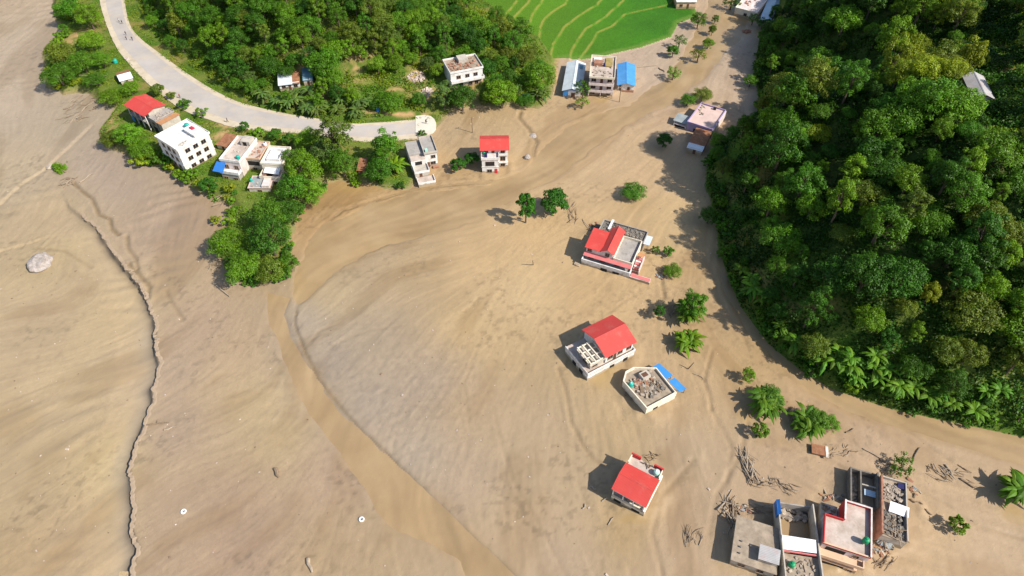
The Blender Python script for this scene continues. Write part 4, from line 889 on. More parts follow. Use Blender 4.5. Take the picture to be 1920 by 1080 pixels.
def water_tank(loc, label, m='green_plastic', r=0.62, h=1.25, lid=None, stand=0.0):
    k = (m, r, h)
    if k not in _tk:
        _tk[k] = (MB().lathe([(r*0.9, 0), (r, 0.05), (r, h*0.22), (r*0.95, h*0.25), (r, h*0.28), (r, h*0.48), (r*0.95, h*0.51), (r, h*0.54), (r, h*0.75), (r*0.8, h*0.90), (r*0.42, h*0.97)], 18).mesh('body', m, True), MB().lathe([(r*0.40, h*0.965), (r*0.40, h*1.04), (r*0.3, h*1.07)], 14).mesh('lid', lid or m, False))
    e = empty('water_tank', (loc[0], loc[1], loc[2]+stand), 0, label, 'water tank'); link('body', _tk[k][0], e); link('lid', _tk[k][1], e)
    if stand:
        for a in range(4): x, y = r*0.7*math.cos(a*1.57+.78), r*0.7*math.sin(a*1.57+.78); box(e, 'leg', 'grey_concrete', x-0.06, x+0.06, y-0.06, y+0.06, -stand-0.002, 0)
    return e

# --- red gabled house at the bottom centre
h = House('house', 'lowest free standing house in the mud, red gabled roof and back terrace', [(1145, 915), (1212, 952), (1247, 878), (1186, 848)], 4.8, ground=0)
x0, x1, y0, y1 = h.x0+.3, h.x1-.3, h.y0+.3, h.y1-.3; ym = h.y1-3.1
h.wall('white_paint', x0, x1, y0+0.9, y1, -1, 3.9)
h.box('veranda_floor', 'cream_paint', x0, x1+.002, y0-.1, y0+0.898, -1, 1.5)
h.box('veranda_beam', 'white_paint', x0, x1, y0-.1, y0+0.15, 3.95, 4.35)
for u in np.linspace(x0+.15, x1-.15, 4): h.box('pillar', 'white_paint', u-.13, u+.13, y0-.1, y0+.16, 1.5, 3.95)
h.parapet('bare_plaster', x0, x1, y0-.1, y0+.9, 1.5, 0.75, 0.12, 'balcony_wall', 'B')
h.wall('cream_paint', x0+.002, x1-.002, y0+0.9, ym, 3.9, 4.6)
h.gable('red_sheet_x', 'white_paint', x0, x1, y0+.1, ym, 4.62, 1.15, 'x', 0.35)
h.box('terrace_floor', 'pale_floor', x0+.1, x1-.1, ym+.002, y1-.1, 3.9, 4.0)
h.parapet('cream_paint', x0-.05, x1+.05, ym+.45, y1+.05, 3.902, 0.85, 0.2, 'parapet', 'FB')
h.box('corner_wall', 'red_paint', x0-.1, x0+2.0, y1-.25, y1+.08, 3.91, 5.1); h.box('corner_wall', 'red_paint', x1-2.0, x1+.1, y1-.25, y1+.08, 3.91, 5.1)
h.beams('timber', x0+2.2, x1-2.2, y1-.7, y1-.1, 4.0, 6, 1.4, 0.08, 3)
h.box('side_wall', 'cream_paint', x1+.002, x1+.35, y0-.1, y1+.08, -1, 2.2)
for u in (-2.0, 0.0, 2.0): h.win('F', u, 2.2, 1.2, 1.2, y0+.9)
for u in (-2.6, 0.6): h.win('R', u, 2.5, 1.1, 0.9, x1)
h.door('F', 1.0, 1.5, 0.8, 2.0, y0+.9)
h.opening('F', x0+.6, x0+2.2, 0.1, 1.1, y0-.1); h.opening('F', x1-2.4, x1-.6, 0.1, 1.1, y0-.1)
water_tank(h.world(x1-.95, ym+1.55, 4.0), 'white and teal water tank on the back terrace of the lowest free red house', 'mint_plastic', 0.66, 1.2, 'white_plastic')

# --- red gabled house with an open frame wing, middle right
h = House('house', 'red gabled white house with an open concrete frame wing at its left', [(1138, 668), (1193, 640), (1149, 590), (1090, 617)], 5.7, ground=0)
x0, x1, y0, y1 = h.x0+.45, h.x1-.45, h.y0+.45, h.y1-.45; xl = x0-5.0
h.wall('white_paint', x0, x1, y0, y1, 2.45, 5.6)
h.box('plinth', 'white_paint', xl-.5, x1+.3, y0-.7, y1, -1, 2.0); h.box('floor_slab', 'pale_floor', xl-.6, x1+.4, y0-.8, y1+.1, 2.002, 2.25)
h.parapet('white_paint', xl-.6, x1+.4, y0-.8, y1+.1, 2.252, 0.7, 0.14, 'balcony_wall', 'B')
h.gable('red_sheet_x', 'cream_paint', x0, x1, y0, y1, 5.62, 1.6, 'x', 0.6)
for u in (-2.7, 0.2, 2.8): h.win('F', u, 3.3, 1.4, 1.2, y0)
h.door('F', -1.3, 2.3, .9, 2.1, y0); h.win('R', -1.5, 3.3, 1.2, 1.1, x1); h.win('R', 1.8, 3.3, 1.2, 1.1, x1)
h.wall('bare_plaster', xl+.9, x0-.002, y0+.4, y0+5.4, 2.25, 4.1)
h.box('floor_slab', 'bare_plaster', xl+.5, x0-.004, y0-.1, y0+5.8, 4.102, 4.3)
fr = MB()
for u in np.linspace(xl+.6, x0-.3, 4): fr.box(u-.13, u+.13, y0, y0+5.6, 5.0, 5.24)
for v in np.linspace(y0+.1, y0+5.5, 4): fr.box(xl+.5, x0-.2, v-.13, v+.13, 4.76, 4.99)
fr.build('roof_frame', 'cream_paint', h.o)
for u in (xl+.6, x0-.3):
    for v in np.linspace(y0+.1, y0+5.5, 4): h.box('pillar', 'cream_paint', u-.12, u+.12, v-.12, v+.12, 4.3, 4.76)
h.box('floor_tarpaulin', 'grey_concrete', xl+2.2, x0-1.2, y0+1.5, y0+4.2, 4.302, 4.36)
h.win('F', xl+2.2, 2.7, 1.4, 1.0, y0+.4); h.win('L', y0+2.5, 2.7, 1.6, 1.0, xl+.9)
h.opening('F', x0+1, x0+2.4, -.2, 1.3, y0-.7); h.opening('F', x1-3, x1-1.6, -.2, 1.3, y0-.7)
for v in (y0+1.2, y0+4): h.opening('L', v, v+1.5, 0.0, 1.4, xl-.5)

# --- flat roofed house with a cut corner and two blue sheets
pp = [(1213, 766), (1269, 736), (1231, 689), (1188, 688), (1173, 696), (1168, 714)]
h = House('house', 'flat roofed cream house with a cut corner, rubble on its roof and blue awnings', [(1213, 766), (1269, 736), (1226, 690), (1170, 712)], 2.7, ground=-0.7)
poly = [h.l(a, b, 3.4) for a, b in pp]; cx = (min(p[0] for p in poly)+max(p[0] for p in poly))/2; cy = (min(p[1] for p in poly)+max(p[1] for p in poly))/2
inn = lambda k: [(cx+(x-cx)*k, cy+(y-cy)*k) for x, y in poly]
MB().prism(inn(0.985), -1, 2.6).build('wall', 'cream_paint', h.o)
MB().prism(inn(0.955), 2.6, 2.75).build('roof_slab', 'muddy_floor', h.o)
mb = MB(); a = poly; b2 = inn(0.94)
for i in range(6):
    j = (i+1) % 6; mb.add([(*a[i], 2.0), (*a[j], 2.0), (*b2[j], 2.0), (*b2[i], 2.0), (*a[i], 3.4), (*a[j], 3.4), (*b2[j], 3.4), (*b2[i], 3.4)], [(0, 3, 2, 1), (4, 5, 6, 7), (0, 1, 5, 4), (2, 3, 7, 6)])
mb.build('parapet', 'cream_paint', h.o)
h.rubble('rubble', cx-3.0, cx+2.9, cy-2.9, cy+2.9, 2.75, 90, 0.5, 5); h.rubble('brick_rubble', cx-2.6, cx+1.2, cy-1, cy+3.0, 2.75, 26, 0.45, 55); h.rubble('dark_concrete', cx-1.5, cx+3.2, cy-3.2, cy-.2, 2.75, 40, 0.5, 56)
h.beams('timber', cx-2.2, cx+2.4, cy-2.8, cy+.3, 2.8, 14, 2.4, 0.1, 6, lift=0.9); h.beams('pale_timber', cx-1, cx+2.6, cy-1.0, cy+2.4, 2.8, 9, 2.4, 0.09, 7, lift=0.9)
rg_ = random.Random(61)
for k in range(12): MB().obox((cx+rg_.uniform(-2.6, 2.6), cy+rg_.uniform(-2.6, 2.6), 3.0+rg_.uniform(0, .25)), (rg_.uniform(.7, 1.7), rg_.uniform(.4, .9), .06), (rg_.uniform(-.3, .3), rg_.uniform(-.3, .3), rg_.uniform(0, 3))).build('loose_sheet', rg_.choice(['pale_timber', 'bare_plaster', 'grey_sheet_x', 'rust_sheet_x', 'pinkish_floor', 'timber']), h.o)
q = h.l(1202, 718, 3.2); 
for k in range(5): MB().obox((q[0]-.7+k*.32, q[1]+.1*k, 3.0), (0.26, 2.4, 0.12), (0, 0.1, 0.35)).build('plank', 'brick_rubble', h.o)
q = h.l(1209, 703, 3.6); h.box('stair_room', 'bare_plaster', q[0]-1.1, q[0]+1.1, q[1]-.9, q[1]+.9, 2.75, 3.9); h.box('stair_opening', 'door_wood', q[0]-.8, q[0]+.6, q[1]-.6, q[1]+.5, 3.9, 3.95)
for (ax, ay), (bx, by) in (((1230, 684), (1256, 707)), ((1259, 711), (1281, 732))):
    p, q = h.l(ax, ay, 3.0), h.l(bx, by, 3.0); d = Vector((q[0]-p[0], q[1]-p[1])); n = Vector((d.y, -d.x)).normalized()*1.1
    if n.x < 0: n = -n
    MB().slab([(p[0]-n.x, p[1]-n.y, 3.15), (p[0]+n.x, p[1]+n.y, 2.7), (q[0]+n.x, q[1]+n.y, 2.7), (q[0]-n.x, q[1]-n.y, 3.15)], 0.05).build('awning', 'blue_sheet_x', h.o)
    for t in (0.08, 0.92): u = (p[0]+d.x*t+n.x*.9, p[1]+d.y*t+n.y*.9); h.box('awning_post', 'timber', u[0]-.06, u[0]+.06, u[1]-.06, u[1]+.06, -.6, 2.68)
h.opening('F', -2, -.6, 0.2, 1.6, h.y0+.05)
w = h.l(1183, 721, 3.2); water_tank(h.world(w[0], w[1], 2.75), 'teal water tank on the rubble strewn cut corner roof', 'teal_plastic', 0.6, 1.2, 'mint_plastic')

# --- large house with red roofs, terraces and a stair
h = House('house', 'large white house with red roofs, grey terrace and striped outside stair', [(1090, 480), (1205, 515), (1225, 440), (1130, 408)], 3.0, ground=0)
R = lambda a, b, z: h.rect(a, b, z)
bx = R((1092, 482), (1222, 440), 3.0); wx0, wx1, wy0, wy1 = h.x0+.4, h.x1-2.8, h.y0+1.6, h.y1-.6
h.wall('white_paint', wx0, wx1, wy0, 3.0, -1, 3.3)
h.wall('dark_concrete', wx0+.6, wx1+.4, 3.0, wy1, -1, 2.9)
h.box('terrace', 'white_paint', wx0-.3, wx1+.2, h.y0-.2, wy0-.002, -1, 1.6); h.box('terrace_floor', 'grey_concrete', wx0-.2, wx1+.1, h.y0-.1, wy0-.01, 1.602, 1.68)
h.parapet('white_paint', wx0-.4, wx1+.25, h.y0-.3, wy0+.3, 1.5, 0.85, 0.25, 'balcony_wall', 'B')
MB().slab([(wx0-.3, wy0-1.0, 3.0), (wx1+.1, wy0-1.0, 3.0), (wx1+.1, wy0+.15, 3.55), (wx0-.3, wy0+.15, 3.55)], 0.08).build('awning', 'pink_red_paint', h.o)
u0, u1 = wx0+.1, wx0+7.6
h.wall('pink_white_paint', u0, u0+4.298, wy0+.2, .1, 3.3, 5.2); h.wall('pink_white_paint', u0+4.3, u1, wy0+.2, 2.9, 3.3, 5.5)
MB().slab([(u0-.4, wy0-.2, 5.3), (u0+4.2, wy0-.2, 5.3), (u0+4.2, 0.4, 6.3), (u0-.4, 0.4, 6.3)], 0.08).build('lower_roof', 'red_sheet_x', h.o)
h.gable('red_sheet_y', 'pink_white_paint', u0+4.3, u1+.1, wy0+.1, 3.0, 5.6, 1.0, 'y', 0.35)
for u in (u0+1.0, u0+6.0): h.win('F', u, 4.0, 1.1, 1.0, wy0+.2)
h.door('F', u0+5.0, 1.7, 1.4, 1.5, wy0)
for u in (wx0+1.8, wx0+9.2): h.win('F', u, 1.9, 1.3, 1.0, wy0)
h.opening('F', wx0+5.2, wx0+7.0, -.3, 1.1, h.y0-.3); h.opening('F', wx0+8.6, wx0+10.4, -.3, 1.1, h.y0-.3)
h.box('terrace_floor', 'grey_concrete', u1+.3, wx1, wy0+.1, 2.6, 3.3, 3.42); h.parapet('cream_paint', u1+.2, wx1+.1, wy0, 2.8, 3.42, 0.8, 0.2)
n = 9
for k in range(n):
    z = 0.3+k*0.36; y = wy0+.3+k*0.6; h.box('step', ['pink_red_paint', 'pink_white_paint'][k % 2], wx1+.25, wx1+2.0, y, y+.62, -1, z)
h.box('stair_wall', 'pink_white_paint', wx1+2.0, wx1+2.2, wy0+.2, wy0+5.8, -1, 2.4)
h.box('stair_roof', 'orange_sheet', wx1+.4, wx1+2.1, wy0+4.0, wy0+5.6, 3.5, 3.6)
h.box('low_wall', 'pink_white_paint', wx1+.3, wx1+5.8, h.y0-.1, h.y0+1.4, -1, .9); h.box('wall_coping', 'pink_red_paint', wx1+.4, wx1+5.7, h.y0+.1, h.y0+1.2, .902, 1.0)
h.box('floor_slab', 'dark_concrete', wx0+.8, wx1+.2, 3.2, wy1-.2, 2.902, 3.05)
h.parapet('grey_concrete', wx0+.5, wx1+.5, 3.05, wy1+.1, 2.95, 0.6, 0.22)
h.rubble('dark_concrete', wx0+1.4, wx1-.4, 3.8, wy1-.6, 3.05, 110, 0.4, 8); h.rubble('rubble', wx0+3, wx1-1, 4.4, wy1-1.4, 3.05, 30, 0.35, 58); h.beams('timber', wx0+2, wx1-1, 4.2, wy1-1, 3.1, 12, 2.6, 0.09, 9)
r = R((1140, 427), (1152, 413), 3.6); h.box('roof_sheet', 'white_sheet_x', r[0], r[1], r[2]-.4, r[3]+.2, 3.5, 3.58)
r = R((1207, 462), (1222, 436), 3.2); h.box('roof_sheet', 'pale_sheet_y', wx1+.35, wx1+2.2, 2.9, 6.6, 3.1, 3.18)
h.rubble('dark_concrete', h.x0-.6, h.x0+2.2, 3.0, wy1, 0.2, 60, 0.8, 10)

# --- three storey house with a red roof by the road end
h = House('house', 'white three storey house with a red roof and projecting bay beyond the road end', [(901, 283), (957, 286), (951, 252), (899, 253)], 7.4, ground=0)
x0, x1, y0, y1 = h.x0+.4, h.x1-.4, h.y0+.4, h.y1-.4; xm = x0+5.2
h.wall('white_paint', x0, x1, y0+1.6, y1, -1, 7.2); h.wall('white_paint', x0+.1, xm, y0-1.6, y0+1.598, -1, 5.2)
h.gable('red_sheet_x', 'white_paint', x0, x1, y0+1.2, y1, 7.22, 1.3, 'x', 0.5)
h.box('floor_slab', 'pink_white_paint', x0-.1, xm+.2, y0-1.8, y0+1.59, 5.202, 5.4); h.parapet('white_paint', x0-.1, xm+.2, y0-1.8, y0+1.59, 5.402, .8, .14, 'balcony_wall', 'B')
h.box('floor_band', 'white_paint', x0-.05, xm+.12, y0-1.72, y0-1.6, 2.5, 2.75); h.box('floor_band', 'white_paint', xm+.13, x1+.1, y0+1.2, y0+1.598, 4.6, 4.8); h.box('floor_band', 'pink_white_paint', xm+.13, x1+.1, y0+1.0, y0+1.598, 1.9, 2.15)
h.box('balcony_wall', 'white_paint', xm+.13, x1+.1, y0+1.0, y0+1.15, 4.802, 5.5)
h.win('F', x0+2.6, 3.2, 2.6, 1.3, y0-1.6, 'door_wood'); h.win('F', x0+2.4, .5, 1.4, 1.1, y0-1.6); h.door('F', xm-.8, -.1, .9, 1.9, y0-1.6, 'red_paint')
h.win('F', x0+1.5, 5.6, 1.1, 1.3, y0+1.6); h.door('F', x0+3.6, 5.4, .9, 1.8, y0+1.6); h.win('F', xm+1.4, 5.6, 1.2, 1.1, y0+1.6); h.win('F', xm+1.4, 2.6, 1.5, 1.4, y0+1.6); h.win('F', xm+1.4, .4, 1.2, 1.0, y0+1.6)
h.win('L', 0, 3.0, 1.2, 1.1, x0); h.win('L', 2.5, 3.0, 1.2, 1.1, x0)
MB().box(x0+.9, x0+1.8, y0-.6, y0+.2, 5.42, 6.6).build('clothes_rack', 'navy_cloth', h.o)
water_tank(h.world(x0+.8, y0+1.1, 5.4), 'small green water tank on the front terrace of the three storey red roofed house', 'green_plastic', .42, 1.0)

# --- grey house beside it with stepped terraces
h = House('house', 'grey concrete house with terraces stepping down to the mud, beside the road end slab', [(797, 287), (821, 283), (806, 256), (784, 258)], 5.8, ground=0.2)
x0, x1, y0, y1 = h.x0, h.x1, h.y0, h.y1
h.wall('white_paint', x0, x1, y0, y1, -1, 5.2); h.box('roof_slab', 'grey_concrete', x0-.2, x1+.2, y0-.3, y1+.2, 5.202, 5.4); h.parapet('bare_plaster', x0-.2, x1+.2, y0-.3, y1+.2, 5.402, .55, .18)
h.win('F', .7, 3.4, 1.3, 1.0, y0); h.win('F', .5, 1.0, 1.5, 1.0, y0); h.door('F', -1.0, .2, .9, 1.8, y0); h.win('R', 0, 3.2, 1.2, 1.0, x1); h.box('door_step', 'brick_rubble', .2, x1+.2, y0-1.0, y0-.002, -1, .35)
xl = x0-4.6
h.wall('white_paint', xl, x0-.002, y0-1.2, y1-.2, -1, 4.2); h.box('roof_slab', 'grey_concrete', xl-.1, x0-.004, y0+1.4, y1-.1, 4.202, 4.9); h.box('terrace_floor', 'pale_floor', xl+.1, x0-.004, y0-1.2, y0+1.39, 4.202, 4.3)
h.wall('bare_plaster', xl+.3, x0+.2, y0-5.2, y0-1.202, -1, 2.4); h.box('terrace_floor', 'bare_plaster', xl+.4, x0+.1, y0-5.1, y0-1.21, 2.402, 2.5); h.parapet('white_paint', xl+.2, x0+.3, y0-5.3, y0-1.21, 2.402, .7, .16, 'balcony_wall', 'B')
h.wall('cream_paint', xl+.6, x0+1.2, y0-8.8, y0-5.302, -1, .9); h.parapet('white_paint', xl+.5, x0+1.3, y0-8.9, y0-5.31, .9, .6, .2, 'balcony_wall', 'B')
h.box('terrace_floor', 'pale_floor', xl+.8, x0+1.0, y0-8.6, y0-5.32, .902, 1.0)
h.opening('F', x0-3.4, x0-1.2, 2.52, 3.8, y0-1.2); h.door('F', x0-2.5, .95, .9, 1.4, y0-5.2); h.win('L', y0, 2.6, 1.3, 1.0, xl)
h.box('water_pipe_box', 'mint_plastic', x0+.4, x0+1.2, y0+.6, y0+1.4, 5.4, 6.3)

# --- red roofed house and its grey annexe on the bank, upper left
h = House('house', 'bank side house with a red hipped sheet roof and grey flat annexe', [(233, 191), (269, 220), (308, 192), (272, 177)], 9.0, ground=2.0)
x0, x1, y0, y1 = h.x0+.4, h.x1-.4, h.y0+.4, h.y1-.4
h.wall('bare_plaster', x0, x1, y0+1.4, y1, -1, 6.6); h.box('floor_slab', 'grey_concrete', x0-.2, x1, y0-.2, y1, 3.3, 3.5)
for u in np.linspace(x0+.2, x1-.2, 4): h.box('pillar', 'white_paint', u-.14, u+.14, y0, y0+.28, -1, 3.3); h.box('pillar', 'white_paint', u-.12, u+.12, y0, y0+.24, 3.5, 6.5)
h.gable('red_sheet_x', 'bare_plaster', x0, x1, y0, y1, 6.65, .9, 'x', .5)
for u in (-2.6, 0, 2.6): h.opening('F', u-.6, u+.6, 3.6, 5.6, y0+1.4); h.opening('F', u-.8, u+.8, 0.2, 2.6, y0+1.4)
h.box('hung_sheet', 'blue_sheet_x', x0+.3, x0+1.8, y0-.1, y0-.03, .6, 2.4)
xr = x1+3.6
h.wall('grey_concrete', x1+.002, xr, y0+1.0, y1+.4, -1, 5.2); h.box('roof_slab', 'grey_concrete', x1+.3, xr+.2, y0+.8, y1+.6, 5.202, 5.4); h.parapet('grey_concrete', x1+.46, xr+.3, y0+.7, y1+.7, 5.3, .4, .16)
h.rubble('rubble', x1+1, xr-.2, y0+1.4, y1, 5.4, 24, .4, 12); h.opening('F', x1+.6, xr-.6, .4, 2.4, y0+1.0); h.win('F', x1+1.8, 3.2, 1.4, 1.0, y0+1.0)
h.wall('bare_plaster', xr+.5, xr+2.6, y0+1.2, y1+.6, -1, 4.9)
MB().slab([(xr+.3, y0+.9, 4.95), (xr+2.9, y0+.9, 5.2), (xr+2.9, y1+.9, 5.2), (xr+.3, y1+.9, 4.95)], .07).build('annexe_roof', 'orange_sheet', h.o)

# --- white four storey house on the bank
h = House('house', 'tall white four storey house with a flat roof on the bank below the road bend', [(293, 254), (329, 283), (391, 247), (350, 221)], 11.0, ground=2.0)
x0, x1, y0, y1 = h.x0, h.x1, h.y0, h.y1
h.wall('white_paint', x0+.3, x1-.3, y0+.3, y1-.3, -2.5, 8.4)
for z in (2.7, 5.5): h.box('floor_band', 'white_paint', x0+.15, x1-.15, y0+.15, y1-.15, z, z+.22)
h.box('roof_slab', 'white_paint', x0, x1, y0, y1, 8.402, 8.6); h.parapet('white_paint', x0-.02, x1+.02, y0-.02, y1+.02, 8.55, .5, .16)
for z in (.7, 3.5, 6.3):
    for v in (-2.6, 0.2, 3.0): h.win('R', v, z, 1.5, 1.2, x1-.3)
    for u in (-2.6, 0.2, 2.8): h.win('F', u, z, 1.3, 1.2, y0+.3)
h.box('roof_room', 'white_paint', x0+5, x1-1.2, y1-4.4, y1-1, 8.602, 9.6); h.box('roof_room_slab', 'white_paint', x0+4.8, x1-1, y1-4.6, y1-.8, 9.602, 9.75)
MB().box(x0+6.2, x0+7.8, y1-3.2, y1-2.2, 9.76, 10.1).build('hung_cloth', 'red_cloth', h.o)
h.rubble('bare_plaster', x1-2.6, x1-.8, y0+2, y0+4.5, 8.62, 14, .4, 14)
water_tank(h.world(x0+3.4, y1-2.4, 8.6), 'teal water tank on the flat roof of the tall white house', 'teal_plastic', .75, 1.3)

h = House('hut', 'low hut with a brown sheet roof between the tall white house and the crowded cluster', [(404, 270), (428, 275), (448, 256), (424, 248)], 4.6, 'hut', ground=2.2)
x0, x1, y0, y1 = h.x0, h.x1, h.y0, h.y1
h.wall('cream_paint', x0+.3, x1-.3, y0+.3, y1-.3, -1, 2.0); MB().slab([(x0, y0, 2.05), (x1, y0, 2.05), (x1, y1, 2.5), (x0, y1, 2.5)], .07).build('roof', 'rust_sheet_x', h.o); h.door('F', 0, 0, .9, 1.8, y0+.3)

# --- crowded houses below the road, left of the big trees
h = House('house', 'pale pink flat roofed house with a blue sheet at its corner', [(411, 299), (453, 303), (474, 262), (448, 254)], 8.0, ground=1.8)
x0, x1, y0, y1 = h.x0, h.x1, h.y0, h.y1
h.wall('pink_white_paint', x0, x1, y0, y1, -2, 5.6); h.box('roof_slab', 'pale_floor', x0-.1, x1+.1, y0-.1, y1+.1, 5.602, 5.8); h.parapet('white_paint', x0-.15, x1+.15, y0-.15, y1+.15, 5.7, .8, .18)
h.box('balcony', 'white_paint', x0, x1, y0-2.2, y0-.002, 2.6, 2.8); h.parapet('white_paint', x0, x1, y0-2.2, y0-.01, 2.8, .8, .15, 'balcony_wall', 'B'); h.wall('grey_concrete', x0+.3, x1-.3, y0-2.0, y0-.004, -2, 2.6)
MB().slab([(x0-2.0, y0-2.6, 3.4), (x0+1.6, y0-2.8, 3.4), (x0+1.6, y0+.1, 5.2), (x0-1.4, y0+.2, 5.2)], .06).build('awning', 'blue_tarp', h.o)
for u in (-1.6, 1.6): h.win('F', u, 3.2, 1.3, 1.2, y0); h.win('F', u, .2, 1.3, 1.2, y0-2.0)
h.rubble('bare_plaster', x0+1, x1-1, y0+1, y1-1, 5.8, 16, .35, 15); h.box('roof_room', 'bare_plaster', x1-3.4, x1-.4, y1-3.6, y1-.5, 5.8, 7.4); h.opening('F', x1-2.6, x1-1.4, 5.82, 7.2, y1-3.6)
water_tank(h.world(x1-1.2, y0+1.9, 5.8), 'teal water tank on the pink house of the crowded cluster', 'teal_plastic', .55, 1.2)
h = House('house', 'cream stepped house with roof pergola at the right end of the crowded cluster', [(489, 318), (528, 326), (536, 280), (503, 275)], 7.0, ground=1.4)
x0, x1, y0, y1 = h.x0, h.x1, h.y0, h.y1
h.wall('cream_paint', x0, x1, y0+3.5, y1, -2, 5.4); h.wall('pink_white_paint', x0+.1, x1-.1, y0, y0+3.498, -2, 3.0)
h.box('roof_slab', 'white_paint', x0-.1, x1+.1, y0+3.4, y1+.1, 5.402, 5.55); h.parapet('cream_paint', x0-.2, x1+.2, y0+3.35, y1+.2, 5.5, .7, .18); h.parapet('white_paint', x0+1.2, x1-1.2, y0+5, y1-1.4, 5.552, .9, .3, 'roof_room')
h.box('terrace_floor', 'pinkish_floor', x0+.1, x1-.1, y0+.1, y0+3.39, 3.002, 3.1); h.parapet('cream_paint', x0, x1, y0-.05, y0+3.38, 3.0, .8, .16, 'balcony_wall', 'B')
MB().slab([(x0+1, y0+1.2, 4.2), (x1-.6, y0+.8, 4.1), (x1-.6, y0+3.2, 4.6), (x0+1, y0+3.3, 4.6)], .06).build('awning', 'white_sheet_x', h.o)
for u in (x0+1.3, x1-1.3):
    for v in (y0+1.1, y0+3.1): h.box('awning_post', 'timber', u-.06, u+.06, v-.06, v+.06, 3.1, 4.1)
for u in (-1.4, 1.4): h.win('F', u, .8, 1.2, 1.1, y0); h.win('R', u, 3.2, 1.2, 1.1, x1)
h.rubble('brick_rubble', x0+.5, x0+1.6, y0+.4, y0+2, 3.1, 12, .35, 16)
h = House('house', 'low house with broken pale roof slabs, front of the crowded cluster above the trees', [(462, 356), (503, 349), (516, 330), (478, 332)], 3.6, ground=1.0)
x0, x1, y0, y1 = h.x0, h.x1, h.y0, h.y1
h.wall('bare_plaster', x0, x1, y0, y1, -2, 2.6); h.box('roof_slab', 'pinkish_floor', x0-.3, x1+.2, y0-.2, y1+.2, 2.602, 2.8); h.box('roof_wall', 'pink_white_paint', x1-2.2, x1+.1, y0-.1, y1+.1, 2.802, 3.5); h.box('roof_sheet', 'grey_sheet_x', x0+.3, x1-2.4, y0+.3, y1-.4, 2.802, 2.9)
h.win('F', 0, .9, 1.2, 1.0, y0); h.rubble('rubble', x0, x1-2, y0, y1, 2.82, 20, .35, 17)
w = h.l(471, 338, 3.2); water_tank(h.world(w[0], w[1], 2.8), 'teal water tank on the low broken roof in front of the cluster', 'teal_plastic', .45, 1.0)
h = House('house', 'narrow grey roofed house in the middle of the crowded roadside cluster', [(456, 300), (487, 306), (500, 266), (474, 262)], 7.0, ground=1.8)
x0, x1, y0, y1 = h.x0+.2, h.x1-.2, h.y0, h.y1
h.wall('bare_plaster', x0, x1, y0+2, y1, -2, 4.4); h.box('roof_slab', 'pale_floor', x0+.002, x1-.002, y0+1.9, y1+.1, 4.402, 4.6); h.parapet('orange_peach_paint', x0-.05, x1+.05, y0+1.85, y1+.15, 4.5, .6, .15); h.opening('F', x0+.6, x1-.6, 2.2, 3.8, y0+2); h.win('F', 0, .2, 1.2, 1.1, y0+2)
h.rubble('brick_rubble', x0+.4, x1-.4, y0+2.5, y1-1, 4.6, 22, .4, 18)
water_tank(h.world(x1-.9, y1-1.4, 4.6), 'white water tank with a dark blue lid in the crowded roadside cluster', 'white_plastic', .55, 1.1, 'navy_cloth')

# --- tiny hut on the far bank
h = House('hut', 'tiny hut with half rusty and half grey roof on the bank left of the road', [(224, 150), (249, 143), (240, 128), (214, 134)], 4.6, 'hut', ground=2.0)
x0, x1, y0, y1 = h.x0, h.x1, h.y0, h.y1
h.wall('bare_plaster', x0+.3, x1-.3, y0+.3, y1-.3, -1, 2.0)
MB().slab([(x0, y0, 2.0), (x1, y0, 2.0), (x1, 0, 2.8), (x0, 0, 2.8)], .06).build('roof', 'white_sheet_x', h.o); MB().slab([(x1, y1, 2.0), (x0, y1, 2.0), (x0, 0, 2.8), (x1, 0, 2.8)], .06).build('back_roof', 'rust_sheet_x', h.o); h.door('F', 0, .1, .8, 1.7, y0+.3)
q = hit(217, 118); water_tank(q, 'teal water tank beside the tiny hut left of the road', 'teal_plastic', .8, 1.5)

# --- houses under the wooded slope
h = House('house', 'white house with a rubble covered roof under the wooded slope', [(842, 140), (904, 124), (891, 101), (833, 113)], hit(872, 160).z+6.2, ground=hit(872, 160).z)
x0, x1, y0, y1 = h.x0, h.x1, h.y0, h.y1
h.wall('white_paint', x0+.2, x1-.2, y0+.2, y1-.2, -3, 5.8); h.box('roof_slab', 'muddy_floor', x0, x1, y0, y1, 5.802, 5.95); h.parapet('white_paint', x0-.05, x1+.05, y0-.05, y1+.05, 5.85, .7, .18)
h.box('balcony', 'white_paint', x0, x1, y0-1.3, y0+.198, 2.6, 2.8); h.parapet('white_paint', x0, x1, y0-1.3, y0+.19, 2.8, .8, .14, 'balcony_wall', 'B'); h.wall('orange_peach_paint', x1-4.6, x1-.3, y0-.02, y0+.198, -2, 2.6)
for u in (-3, 0.2, 3.2): h.win('F', u, 3.5, 1.4, 1.1, y0+.2)
h.win('F', 1.2, .3, 1.2, 1.2, y0-.02); h.win('F', 3.4, .3, 1.2, 1.2, y0-.02); h.opening('F', -4, -1.5, -.2, 2.2, y0+.2)
h.rubble('brick_rubble', x0+1, x1-1, y0+.8, y1-.8, 5.95, 60, .5, 19); h.beams('timber', x0+2, x1-2, y0+1.5, y1-1, 6.0, 8, 2.6, .1, 20); h.box('roof_room', 'bare_plaster', -1.2, 2.2, y1-4, y1-.6, 5.95, 7.4)
h = House('hut', 'white roadside hut with a part rusted sheet roof above the banana plants', [(521, 158), (562, 153), (561, 135), (520, 139)], hit(542, 166).z+3.0, 'hut', ground=hit(542, 166).z)
x0, x1, y0, y1 = h.x0, h.x1, h.y0, h.y1
